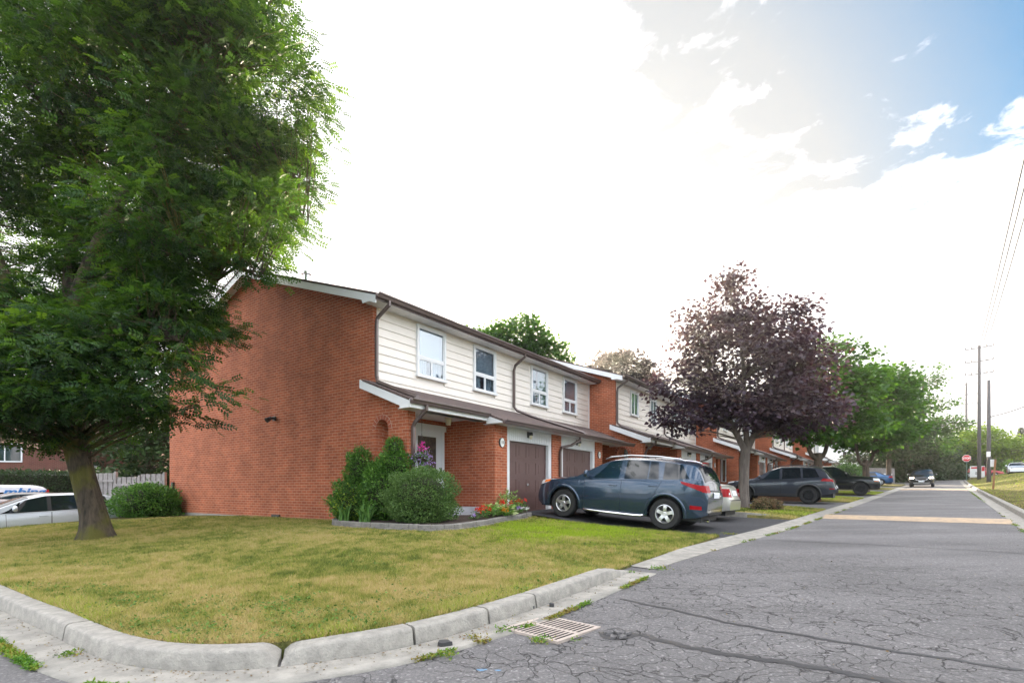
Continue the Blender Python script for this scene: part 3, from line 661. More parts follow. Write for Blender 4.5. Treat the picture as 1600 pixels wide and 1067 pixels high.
# back gardens behind the houses, and the ground left beyond the parking
def back_z(x, y):
    u, v = to_uv(x, y); return 0.42+0.015*max(0, min(u, 60))
fill('back_lawn', [tuple(uv(-0.5, -11.6)[:2]), tuple(uv(60, -5.5)[:2]), tuple(uv(60, -40)[:2]), tuple(uv(3, -40)[:2])], back_z, 3.0, M['grass'], skirt=0.5)

# ------------------------------------------------------------------ storm drain grate
gt = empty('storm_drain_grate', (0.345, 4.49, H(.35, 4.49)+0.004), math.atan2(0.43, 0.40), 'pale rusty storm drain grate with two rows of slots beside the kerb', 'drain grate')
g = MB(); w_ = 0.305; z1 = 0.012
g.box(-w_, w_, -w_, -w_+0.035, -0.01, z1).box(-w_, w_, w_-0.035, w_, -0.01, z1).box(-w_, -w_+0.03, -w_+0.035, w_-0.035, -0.01, z1).box(w_-0.03, w_, -w_+0.035, w_-0.035, -0.01, z1).box(-0.02, 0.02, -w_+0.035, w_-0.035, -0.01, z1)
nb_ = 12; pitch = (2*w_-0.07)/nb_
for sx in (-1, 1):
    for k in range(nb_+1):
        y = -w_+0.035+k*pitch; x0, x1 = sorted((sx*0.02, sx*(w_-0.03)))
        g.box(x0, x1, max(y-0.0095, -w_+0.0351), min(y+0.0095, w_-0.0351), z1-0.0032, z1-0.001)
g.build('grate', M['iron'], gt)
MB().box(-w_+0.02, w_-0.02, -w_+0.02, w_-0.02, -0.012, z1-0.0055).build('pit_shade', M['pit_shade'], gt)  # black block just under the bars paints the shade of the shaft
# broken asphalt next to the grate: loose slabs and the hole they lie in
def chunk(name, x, y, r, h, m, n=7, seed=0, label=None, cat=None, group=None, tilt=(0, 0), lift=0.0):
    rr = random.Random(seed); a = [(math.cos(2*math.pi*k/n+rr.uniform(-.25, .25))*r*rr.uniform(.7, 1.1), math.sin(2*math.pi*k/n+rr.uniform(-.25, .25))*r*rr.uniform(.5, .9)) for k in range(n)]
    g = MB(); g.add([(p[0], p[1], 0) for p in a]+[(p[0]*.93, p[1]*.93, h*rr.uniform(.8, 1.1)) for p in a], [tuple(range(n))[::-1], tuple(range(n, 2*n))]+[(i, (i+1) % n, (i+1) % n+n, i+n) for i in range(n)])
    o = g.build(name, m, loc=(x, y, H(x, y)+lift), rot=(tilt[0], tilt[1], rr.uniform(0, 6)), smooth=30); return tag(o, label, cat, group)
hx = [un(948, 984, 0), un(965, 982, 0), un(985, 988, 0), un(1003, 993, 0), un(985, 997, 0), un(962, 1000, 0), un(942, 997, 0), un(935, 990, 0)]
o = fill('pothole', hx, lambda x, y: H(x, y)+0.004, 0.2, M['tar']); 
for k, (px, py, rr_) in enumerate([(952, 991, .055), (966, 990, .06), (980, 992, .055), (972, 997, .05), (958, 997, .045)]):
    x, y = un(px, py, 0); chunk('asphalt_chunk', x, y, rr_, 0.02, M['asphalt'], seed=k+3, label='broken piece of grey asphalt lying in the pothole beside the grate', cat='asphalt piece', group='broken asphalt pieces in the pothole', lift=0.005, tilt=(R(4), R(-4)))
for k, (px, py, r_, lb) in enumerate([(696, 1005, .06, 'black lump of asphalt lying in the gutter before the second kerb joint'), (832, 953, .042, 'small black lump in the gutter just left above the drain grate'), (862, 951, .035, 'smallest dark lump in the gutter just above the drain grate')]):
    x, y = un(px, py, 0); chunk('asphalt_lump', x, y, r_, 0.035, M['tar'], seed=k+20, label=lb, cat='asphalt lump', lift=0.01, n=9)
M['blue_paint'] = mat('blue_survey_paint', (0.10, 0.28, 0.5), 0.8, noise=(40, 0.9), col2=(0.15, 0.16, 0.17))
for (px, py, r_) in ((753, 1045, .035), (778, 1046, .022)):
    x, y = un(px, py, -.02); fill('paint_mark', [(x+r_*math.cos(a)*(1+.25*math.sin(3*a)), y+r_*.6*math.sin(a)) for a in np.linspace(0, 6.28, 14)[:-1]], lambda x, y: H(x, y)+0.004, 0.05, M['blue_paint'])

# ------------------------------------------------------------------ the row of brick townhouses
# local frame of a block: x along the front, y to the back (-y faces the lane), z absolute for block 1
BL, BD = 11.65, 11.4
def wall_cut(g, rects, x0, x1, z0, z1, y0, y1):
    """front wall between x0..x1 with rectangular openings rects=[(xa,xb,za,zb)] side by side"""
    x = x0
    for (a, b, c, d) in sorted(rects):
        if a > x: g.box(x, a, y0, y1, z0, z1)
        if c > z0: g.box(a, b, y0, y1, z0, c)
        if d < z1: g.box(a, b, y0, y1, d, z1)
        x = b
    if x < x1: g.box(x, x1, y0, y1, z0, z1)
def gutter(x0, x1, y, z, root, name='gutter'):
    """K-shaped gutter hanging outside the fascia at y, lip at z"""
    pr = [(y, z-0.115), (y-0.07, z-0.115), (y-0.085, z-0.09), (y-0.095, z-0.06), (y-0.125, z-0.03), (y-0.125, z), (y-0.112, z), (y-0.112, z-0.02), (y-0.08, z-0.055), (y-0.065, z-0.1), (y-0.008, z-0.1), (y-0.008, z)]
    MB().prism(pr, 'x', x0, x1).build(name, M['gutter'], root)
def downspout(pts, root):
    MB().tube(pts, 0.05, n=4, sq=(1.0, 0.85)).build('downspout', M['gutter'], root)
def window(root, x0, x1, z0, z1, y, style=0, blind=0):
    """white framed window standing proud of the siding: fixed light above, two sliding lights below"""
    f = MB(); t = 0.07
    f.box(x0, x1, y-0.055, y+0.03, z1-t, z1); f.box(x0-0.03, x1+0.03, y-0.085, y+0.03, z0, z0+t)
    f.box(x0, x0+t, y-0.055, y+0.03, z0+t, z1-t); f.box(x1-t, x1, y-0.055, y+0.03, z0+t, z1-t)
    fr = f.build('window', M['white'], root)
    a, b = x0+t, x1-t; zc_ = z0+t+(z1-z0)*0.33
    s = MB(); q = 0.028
    if style == 0:
        s.box(a, b, y-0.035, y-0.005, zc_-0.03, zc_+0.03)
        for (p, r_, lo, hi) in ((a, b, zc_+.03, z1-t), (a, (a+b)/2, z0+t, zc_-.03), ((a+b)/2, b, z0+t, zc_-.03)):
            s.box(p, p+q, y-0.03, y-0.002, lo, hi); s.box(r_-q, r_, y-0.03, y-0.002, lo, hi); s.box(p+q, r_-q, y-0.03, y-0.002, lo, lo+q); s.box(p+q, r_-q, y-0.03, y-0.002, hi-q, hi)
    else:
        m = (a+b)/2
        for (p, r_) in ((a, m), (m, b)):
            s.box(p, p+q, y-0.03, y-0.002, z0+t, z1-t); s.box(r_-q, r_, y-0.03, y-0.002, z0+t, z1-t); s.box(p+q, r_-q, y-0.03, y-0.002, z0+t, z0+t+q); s.box(p+q, r_-q, y-0.03, y-0.002, z1-t-q, z1-t)
    s.build('sash', M['white'], fr)
    MB().box(a, b, y-0.012, y-0.008, z0+t, z1-t).build('pane', M['glass'], fr)
    # room behind: blind and curtains hang inside
    c = MB()
    if blind != 1: c.box(a, b, y+0.05, y+0.07, z0+t+(z1-z0)*(.34 if blind == 0 else .5), z1-t)
    rows = [[(a+(b-a)*k/40, y+0.10+0.015*math.sin(k*1.5), zz) for zz in (z0+t, z1-t)] for k in range(0, 41) if (k < 17 or k > 22 or blind == 2)]
    if blind != 2:
        c.grid(rows[:17]); c.grid(rows[17:])
    else: c.grid(rows)
    c.build('curtain', M['curtain'], fr)
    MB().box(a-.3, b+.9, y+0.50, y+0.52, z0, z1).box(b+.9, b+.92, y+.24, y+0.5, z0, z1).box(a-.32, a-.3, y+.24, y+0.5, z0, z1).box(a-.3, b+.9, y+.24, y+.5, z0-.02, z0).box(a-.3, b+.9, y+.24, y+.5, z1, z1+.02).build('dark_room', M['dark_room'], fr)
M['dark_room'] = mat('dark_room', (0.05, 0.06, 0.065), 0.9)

def make_block(label, first):
    root = empty('brick_townhouse', (0, 0, 0), 0, label, 'townhouse', 'brick townhouses in a stepped row along the lane')
    zb = 0.42; ws = 5.72; rs = 0.34; ez = 5.86                 # brick foot, soffit height, roof slope, eave height
    und = lambda y: ez+rs*(min(y, BD-y)+0.45)-0.10             # underside of the main roof
    low = lambda y: 3.87+0.38*y                                # top of the lower roof at y<0
    # gable walls
    g = MB()
    for xa, xb in ((0, 0.24), (BL-0.24, BL)):
        g.prism([(0, zb), (BD, zb), (BD, und(BD)), (BD/2, und(BD/2)), (0, und(0))], 'x', xa, xb)
    g.box(0.24, BL-0.24, BD-0.24, BD, zb, 5.7)
    # ground floor front wall behind the porches
    wall_cut(g, [(1.30, 2.56, zb, 2.98)], 0.25, 2.61, zb, 3.14, 0, 0.2)
    wall_cut(g, [(9.30, 10.4, zb, 2.98)], 9.25, BL-0.24, zb, 3.14, 0, 0.2)
    # wing wall with the arched opening: lies in the plane of the gable
    yA, yB, zs, zt, zbm = -0.56, -0.10, 2.68, 2.68+0.23, 1.30
    g.box(0, 0.25, -1.21, yA, zb, 2.68); g.box(0, 0.25, yB, 0, zb, 2.68); g.box(0, 0.25, yA, yB, zb, zbm)
    arc = [( (yA+yB)/2+0.23*math.cos(a), zs+0.23*math.sin(a)) for a in np.linspace(math.pi, 0, 11)]
    g.prism([(-1.21, 2.68)]+arc+[(0, 2.68), (0, low(0)-0.09), (-1.21, low(-1.21)-0.09)], 'x', 0, 0.25)
    # garage front: piers
    for xa, xb in ((2.61, 3.18), (5.62, 6.18), (8.69, 9.25)): g.box(xa, xb, -1.77, -1.55, zb+0.02, 2.96)
    g.box(2.61, 2.83, -1.55, 0, zb+0.02, 3.14); g.box(9.03, 9.25, -1.55, 0, zb+0.02, 3.14)
    g.build('wall', M['brick'], root)
    # upright bricks round the arch
    v = MB(); nb = 9
    for k in range(nb):
        a0 = math.pi*(k+0.08)/nb; a1 = math.pi*(k+0.92)/nb; cy = (yA+yB)/2
        v.prism([(cy+r_*math.cos(a), zs+r_*math.sin(a)) for r_, a in ((0.235, a0), (0.235, a1), (0.345, a1), (0.345, a0))], 'x', -0.012, 0.0)
    v.build('arch', M['brick_plain'], root)
    v = MB(); v.prism([((yA+yB)/2+0.352*math.cos(a), zs+0.352*math.sin(a)) for a in np.linspace(0, math.pi, 20)]+[((yA+yB)/2+0.232*math.cos(a), zs+0.232*math.sin(a)) for a in np.linspace(math.pi, 0, 20)], 'x', -0.006, 0.0)
    v.build('arch_mortar', M['mortar'], root)
    f = MB()
    for xa, xb in ((0.008, 0.23), (BL-0.23, BL-0.008)): f.box(xa, xb, 0, BD-0.01, -0.7, zb)
    f.box(0.008, 0.24, -1.205, 0, -0.7, zb)
    for xa, xb in ((2.618, 3.17), (5.63, 6.17), (8.70, 9.242)): f.box(xa, xb, -1.762, -1.5, -0.4, zb+0.02)
    f.box(2.618, 2.8, -1.5, 0, -0.4, zb+0.02); f.box(9.05, 9.242, -1.5, 0, -0.4, zb+0.02)
    f.build('foundation', M['foundation'], root)
    # porch slabs with a step
    for xa, xb, s_ in ((0.25, 2.61, 1), (9.25, BL-0.02, 1)):
        MB().box(xa, xb, -1.25, -0.0, 0.2, 0.76).box(xa+0.5, xb, -1.6, -1.251, 0.1, 0.60).build('porch_slab', M['porch'], root)
        MB().box(xa, xb, -1.53, 0.2, 3.142, 3.16).build('porch_ceiling', M['soffit'], root)
    # siding: overlapping boards over a backing
    g = MB(); WN = [(1.43, 2.56, 4.25, 5.66), (3.82, 4.94, 4.25, 5.66), (7.03, 8.17, 4.25, 5.66), (9.34, 10.46, 4.25, 5.66)] if first else [(a+0.12, b-0.12, 4.45, 5.55) for a, b in ((1.43, 2.56), (3.82, 4.94), (7.03, 8.17), (9.34, 10.46))]
    wall_cut(g, [(a+.03, b-.03, c+.03, d-.03) for a, b, c, d in WN], 0.24, BL-0.24, 3.6, 5.72, 0.0, 0.2)
    z = 3.74; bh = 0.213
    while z < 5.70:
        h = min(bh, 5.72-z); xs_ = [0.11]
        for a, b, c, d in WN:
            if z+h > c+0.02 and z < d-0.02: xs_ += [a+0.02, b-0.02]
        xs_.append(BL-0.05)
        for a, b in zip(xs_[::2], xs_[1::2]): g.prism([(0, z), (-0.034, z), (-0.012, z+h-0.001), (0, z+h-0.001)], 'x', a, b)
        z += bh
    g.build('siding', M['siding'], root)
    MB().box(BL-0.05, BL+0.0, -0.045, 0.0, 3.7, 5.72).build('corner_trim', M['white'], root)
    # windows
    for i, (a, b, bl) in enumerate(((1.43, 2.56, 0), (3.82, 4.94, 0), (7.03, 8.17, 1), (9.34, 10.46, 2))):
        if first: window(root, a, b, 4.25, 5.66, -0.03, 0, bl)
        else: window(root, a+0.12, b-0.12, 4.45, 5.55, -0.03, 1, bl)
    # main roof
    r_ = MB(); ov = 0.30
    for sgn in (0, 1):
        yy = (lambda y: y) if sgn == 0 else (lambda y: BD-y)
        r_.prism([(yy(-0.46), ez-0.05), (yy(-0.46), ez), (yy(BD/2), ez+rs*(BD/2+0.46)), (yy(BD/2), ez+rs*(BD/2+0.46)-0.06)], 'x', -ov-0.01, BL-0.012)
    rf = r_.build('roof', M['shingle'], root)
    # rake boards and the soffit of the gable overhang
    xx = -ov
    for sgn in (0, 1):
        yy = (lambda y: y) if sgn == 0 else (lambda y: BD-y)
        MB().prism([(yy(-0.45), ez-0.24), (yy(-0.45), ez-0.052), (yy(BD/2), ez+rs*(BD/2+0.45)-0.062), (yy(BD/2), ez+rs*(BD/2+0.45)-0.25)], 'x', xx, xx+0.025).build('rake_board', M['white'], rf)
        MB().prism([(yy(0.0), und(0)-0.05), (yy(0.0), und(0)-0.035), (yy(BD/2), und(BD/2)-0.035), (yy(BD/2), und(BD/2)-0.05)], 'x', xx+0.025, 0.0).build('soffit', M['soffit'], rf)
    MB().prism([(-0.45, 5.70), (-0.45, ez-0.06), (0.10, ez+rs*0.55-0.10), (0.02, 5.70)], 'x', xx-0.004, xx+0.02).build('rake_return', M['white'], rf)
    # front eave: soffit panels with shadow gaps, fascia, gutter
    k = MB(); x = -ov+0.025
    while x < BL-0.02:
        k.box(x, min(x+0.385, BL-0.02), -0.45, 0.0, 5.715, 5.725); x += 0.40
    k.box(-ov+0.025, BL-0.02, -0.45, 0.0, 5.727, 5.735)
    k.build('soffit', M['soffit'], rf)
    MB().box(-ov, BL-0.02, -0.475, -0.45, 5.70, ez-0.02).build('fascia', M['gutter'], rf)
    gutter(-ov-0.01, BL-0.01, -0.476, ez-0.005, root)
    # lower roof over porch and garages
    r_ = MB()
    for xa, xb, y0_, t_ in ((-0.33, 2.45, -1.62, 0), (2.45, 11.15, -2.16, 0)):
        r_.prism([(0.0, low(0)-0.055), (0.0, low(0)), (y0_, low(y0_)), (y0_, low(y0_)-0.055)], 'x', xa, xb-0.001)
    r_.prism([(0.0, low(0)-0.055), (0.0, low(0)), (-1.2, low(-1.2)), (-1.2, low(-1.2)-0.055)], 'x', 11.15, BL)
    lr = r_.build('lower_roof', M['shingle'], root)
    k = MB(); MB().prism([(0.0, low(0)-0.10), (0.0, low(0)-0.085), (-1.3, low(-1.3)-0.085), (-1.3, low(-1.3)-0.10)], 'x', -0.30, 0.0).build('soffit', M['soffit'], lr)
    k.prism([(0.10, low(0.1)-0.24), (0.10, low(0.1)-0.04), (-1.61, low(-1.61)-0.06), (-1.61, 3.05), (-1.30, 3.05), (-1.30, low(-1.3)-0.26)], 'x', -0.33, -0.30); k.build('rake_board', M['white'], lr); k = MB()
    k.prism([(-1.62, low(-1.62)-0.06), (-2.15, low(-2.15)-0.06), (-2.15, 2.97), (-1.62, 2.97)], 'x', 2.44, 2.465); k.build('roof_end', M['white'], lr); k = MB()
    k.prism([(-1.2, low(-1.2)-0.06), (-2.15, low(-2.15)-0.06), (-2.15, 2.97), (-1.2, 2.97)], 'x', 11.12, 11.145)
    k.build('roof_end', M['white'], lr)
    # boxed soffits
    k = MB(); k.box(-0.30, 2.45, -1.6, -1.21, 3.05, 3.062).box(0.25, 2.61, -1.6, -1.5, 3.064, 3.141)
    k.box(2.46, 11.13, -2.14, -1.5, 2.962, 2.975).build('soffit', M['soffit'], lr)
    MB().box(-0.33, 2.45, -1.64, -1.601, 3.05, low(-1.62)-0.02).build('fascia', M['white'], lr)
    MB().box(2.44, 11.15, -2.185, -2.16, 2.955, low(-2.16)-0.02).build('fascia', M['gutter'], lr)
    gutter(-0.34, 2.47, -1.641, low(-1.62)-0.005, root); gutter(2.43, 11.16, -2.186, low(-2.16)-0.005, root)
    # porch beams above the openings
    MB().box(0.25, 2.61, -1.5, -1.3, 3.05, 3.142).build('porch_beam', M['soffit'], root); MB().box(9.25, 11.12, -1.77, -1.57, 2.98, 3.142).build('porch_beam', M['soffit'], root)
    # garage openings
    for xa, xb in ((3.18, 5.62), (6.18, 8.69)):
        k = MB(); k.box(xa, xb, -1.72, -1.66, 2.60, 2.96)
        x = xa+0.05
        while x < xb-0.05: k.box(x, x+0.085, -1.732, -1.72, 2.62, 2.96); x += 0.1
        k.box(xa, xa+0.17, -1.73, -1.60, 0.55, 2.60).box(xb-0.17, xb, -1.73, -1.60, 0.55, 2.60)
        k.build('door_frame', M['white'], root)
        d = MB(); a, b = xa+0.17, xb-0.17; y = -1.62
        d.box(a, b, y, y+0.04, 0.575, 2.605); nh, pw = 4, (b-a)/4; ph = 2.03/4
        for r__ in range(nh):
            z0 = 0.575+r__*ph
            d.box(a, b, y-0.010, y, z0+0.012, z0+0.075); d.box(a, b, y-0.010, y, z0+ph-0.075, z0+ph-0.004)
            for c in range(5):
                xx = a+c*pw; d.box(max(a, xx-0.06), min(b, xx+0.06), y-0.010, y, z0+0.075, z0+ph-0.075)
            for c in range(4):
                xx = a+c*pw; d.box(xx+0.10, xx+pw-0.10, y-0.007, y, z0+0.115, z0+ph-0.115)
        gd_ = d.build('garage_door', M['garage'], root)
        MB().box((a+b)/2-0.05, (a+b)/2+0.05, y-0.035, y-0.012, 1.36, 1.385).box((a+b)/2-0.012, (a+b)/2+0.012, y-0.03, y-0.01, 1.34, 1.41).build('handle', M['steel'], gd_)
        # wall lamp over the door
        xl = (xa+xb)/2-0.12; l = MB(); l.box(xl-0.05, xl+0.05, -1.745, -1.733, 2.74, 2.92).tube([(xl, -1.745, 2.87), (xl, -1.86, 2.87)], 0.035, 8).tube([(xl, -1.84, 2.89), (xl, -1.84, 2.80)], [0.055, 0.06], 10)
        lp = l.build('wall_lamp', M['black'], root); MB().tube([(xl, -1.84, 2.80), (xl, -1.84, 2.70)], [0.05, 0.035], 10).build('bulb', M['lamp_glass'], lp)
    # house number plaques on the piers
    for j, (xa, num) in enumerate(((2.92, '18'), (8.97, '17'))):
        pl = MB().lathe([(0, -0.012), (0.13, -0.012), (0.14, 0.0), (0.14, 0.012)], 'y', 8, (xa, -1.782, 2.50)).build('number_plaque', M['black'], root)
        q = MB(); q.add([(xa+0.092*math.cos(t), -1.799, 2.5+0.125*math.sin(t)) for t in np.linspace(0, 2*math.pi, 25)[:-1]], [tuple(range(24))]); q.build('face', M['plaque'], pl)
        text(num, 0.12, M['black'], pl, (xa, -1.801, 2.50), (R(90), 0, 0), 'number', 0.001)
    # front doors
    for (xa, dk) in ((1.30, 1), (9.30, 0)):
        wd = 1.24 if dk else 1.08; f = MB()
        f.box(xa, xa+0.09, -0.03, 0.1, 0.76, 2.98).box(xa+wd-0.09, xa+wd, -0.03, 0.1, 0.76, 2.98).box(xa-0.06, xa+wd+0.06, -0.045, 0.1, 2.86, 3.02)
        fr = f.build('door_frame', M['door_white'], root)
        p = MB(); a, b = xa+0.09, xa+wd-0.09; p.box(a, b, 0.012, 0.05, 0.78, 2.86)
        p.box(a, a+0.13, 0.0, 0.012, 0.78, 2.86).box(b-0.22, b, 0.0, 0.012, 0.78, 2.86).box(a+.13, b-.22, 0.0, 0.012, 2.68, 2.86).box(a+.13, b-.22, 0.0, 0.012, 0.78, 1.35)
        dr = p.build('front_door', M['door_white'], root)
        MB().box(a+0.13, b-0.22, 0.004, 0.01, 1.35, 2.68).build('pane', M['ornate'], dr)
        bars = MB()
        for xx in (a+0.3, a+0.42, a+0.56): bars.box(xx-0.005, xx+0.005, 0.0, 0.004, 1.5+abs(xx-a-.42)*2, 2.5-abs(xx-a-.42)*1.5)
        bars.build('glazing_bar', M['brass'], dr)
        MB().tube([(b-0.06, -0.05, 1.62), (b-0.06, -0.05, 1.84)], 0.012, 8).box(b-0.075, b-0.045, -0.05, 0.0, 1.70, 1.76).build('handle', M['black'], dr)
        MB().box(xa-0.36, xa-0.04, -0.06, -0.002, 0.78, 2.9).build('side_panel', M['grey_door'], root)
        # porch ceiling lantern
        lx, ly = xa+0.55, -0.8; l = MB(); l.lathe([(0.09, 3.14), (0.10, 3.10), (0.07, 3.07)], 'z', 8, (lx, ly, 0), True)
        for k_ in range(6): t = k_*math.pi/3; l.tube([(lx+.09*math.cos(t), ly+.09*math.sin(t), 3.08), (lx+.06*math.cos(t), ly+.06*math.sin(t), 2.92)], 0.006, 5)
        lp = l.build('porch_lantern', M['cream_metal'], root); MB().lathe([(0.075, 3.07), (0.052, 2.93)], 'z', 8, (lx, ly, 0), True).build('lamp_glass', M['lamp_glass'], lp)
    # downspouts
    zg = ez-0.11
    downspout([(0.05, -0.53, zg), (0.05, -0.53, zg-0.10), (0.05, -0.10, zg-0.34), (0.05, -0.075, zg-0.5), (0.05, -0.075, 4.02), (0.05, -0.10, 3.92), (-0.10, -0.3, low(-.3)+0.05), (-0.16, -1.30, low(-1.3)+0.06), (-0.10, -1.60, low(-1.6)+0.06), (-0.08, -1.69, low(-1.62)-0.02)], root)
    zl = low(-1.62)-0.11
    downspout([(0.12, -1.70, zl), (0.12, -1.70, zl-0.10), (0.12, -1.33, zl-0.36), (0.12, -1.27, zl-0.46), (0.12, -1.27, 0.45)], root)
    downspout([(5.93, -0.53, zg), (5.93, -0.53, zg-0.10), (5.93, -0.14, zg-0.34), (5.93, -0.085, zg-0.5), (5.93, -0.085, 4.02), (6.0, -0.16, 3.90), (6.3, -0.6, low(-.6)+0.05), (7.0, -1.95, low(-1.95)+0.06), (7.02, -2.15, low(-2.15)+0.06), (7.02, -2.24, low(-2.16)-0.02)], root)
    zl = low(-2.16)-0.11
    downspout([(6.6, -2.24, zl), (6.6, -2.24, zl-0.10), (6.42, -2.0, zl-0.28), (6.05, -1.86, zl-0.36), (6.02, -1.83, zl-0.5), (6.02, -1.83, 0.6)], root)
    return root
M['brick_plain'] = mat('arch_brick', (0.36, 0.09, 0.045), 0.85, noise=(8, 0.6), bump=(50, 0.4, 0.005))
M['mortar'] = mat('mortar', (0.52, 0.38, 0.30), 0.9)
M['steel'] = mat('brushed_steel', (0.7, 0.7, 0.7), 0.25, metal=1.0)
M['brass'] = mat('brass_came', (0.55, 0.42, 0.2), 0.3, metal=1.0)
M['cream_metal'] = mat('cream_lantern', (0.62, 0.56, 0.42), 0.4)

def copy_tree(o, parent=None):
    c = o.copy(); C.objects.link(c); c.parent = parent
    for ch in list(o.children): copy_tree(ch, c)
    return c
ord_labels = ['brick and cream townhouse block nearest the big tree, gable wall to the lawn', 'second townhouse block, its brick wing just behind the blue-grey crossover',
              'third townhouse block, mostly hidden by the purple maple', 'fourth townhouse block behind the dark grey crossover', 'fifth and farthest townhouse block behind the black pickup']
b1 = make_block(ord_labels[0], True)
b1.location = uv(0, 0, 0); b1.rotation_euler = (0, 0, UV_ANG)
# fixtures only the first gable shows
y0_ = 0
fl = MB().box(-0.05, 0.0, 4.27, 4.39, 3.24, 3.36).box(-0.19, -0.05, 4.26, 4.40, 3.27, 3.33).tube([(-0.12, 4.33, 3.31), (-0.26, 4.33, 3.22)], [0.05, 0.075], 10).build('flood_lamp', M['black'], b1)
MB().tube([(-0.03, 11.05, 0.45), (-0.03, 11.05, 1.40)], 0.03, 8).box(-0.07, 0.0, 10.97, 11.13, 1.36, 1.50).build('conduit', M['black'], b1)
MB().box(-0.05, 0.0, 4.05, 4.45, 0.40, 0.50).build('wall_vent', M['black'], b1)
MB().lathe([(0.12, 7.0), (0.12, 8.25), (0.17, 8.27), (0.17, 8.34), (0.05, 8.40)], 'z', 12, (1.6, 5.2, 0), True).build('flue', M['steel'], b1)
b2 = make_block(ord_labels[1], False); b2.location = uv(*BLK[1]); b2.rotation_euler = (0, 0, UV_ANG)
for k in (2, 3, 4):
    c = copy_tree(b2); c['label'] = ord_labels[k]; c.location = uv(*BLK[k])

# ------------------------------------------------------------------ vehicles
def paint(name, col, rough=0.3, metal=0.5):
    m = mat(name, col, rough, metal, 0.5, 1.0); return m
M['tyre'] = mat('tyre_rubber', (0.018, 0.018, 0.018), 0.8, bump=(60, 0.3, 0.004))
M['alloy'] = mat('alloy', (0.62, 0.62, 0.63), 0.28, metal=0.9)
M['alloy_dark'] = mat('dark_alloy', (0.03, 0.03, 0.032), 0.4, metal=0.6)
M['plastic'] = mat('black_plastic', (0.016, 0.016, 0.017), 0.5)
M['grey_plastic'] = mat('grey_cladding', (0.035, 0.037, 0.04), 0.5)
M['chrome'] = mat('chrome', (0.8, 0.8, 0.8), 0.12, metal=1.0)
M['tail_red'] = mat('tail_lens', (0.30, 0.004, 0.008), 0.25, spec=0.3)
M['amber'] = mat('amber_lens', (0.8, 0.18, 0.01), 0.15, coat=1.0)
M['clear_lens'] = mat('clear_lens', (0.65, 0.68, 0.7), 0.1, coat=1.0)
M['plate'] = mat('number_plate', (0.75, 0.78, 0.82), 0.4)
M['lit_lamp'] = mat('lit_headlamp', (1, 0.9, 0.75), 0.3, emit=((1.0, 0.82, 0.6), 6.0))
M['seam'] = mat('panel_gap', (0.008, 0.008, 0.009), 0.8)
def interp(prof, sig=0.05):
    xs = np.array([p[0] for p in prof], float); zs = np.array([p[1] for p in prof], float)
    gx = np.linspace(xs[0]-0.3, xs[-1]+0.3, 900); gz = np.interp(gx, xs, zs); dx = gx[1]-gx[0]
    k = np.exp(-0.5*(np.arange(-60, 61)*dx/sig)**2); k /= k.sum(); gz = np.convolve(np.pad(gz, 60, mode='edge'), k, 'valid')
    return lambda x: float(np.interp(x, gx, gz))
class Each:
    """left and right piece built as two parts"""
    def __init__(s, gs): s.gs = gs
    def build(s, *a, **k):
        for g in s.gs: g.build(*a, **k)
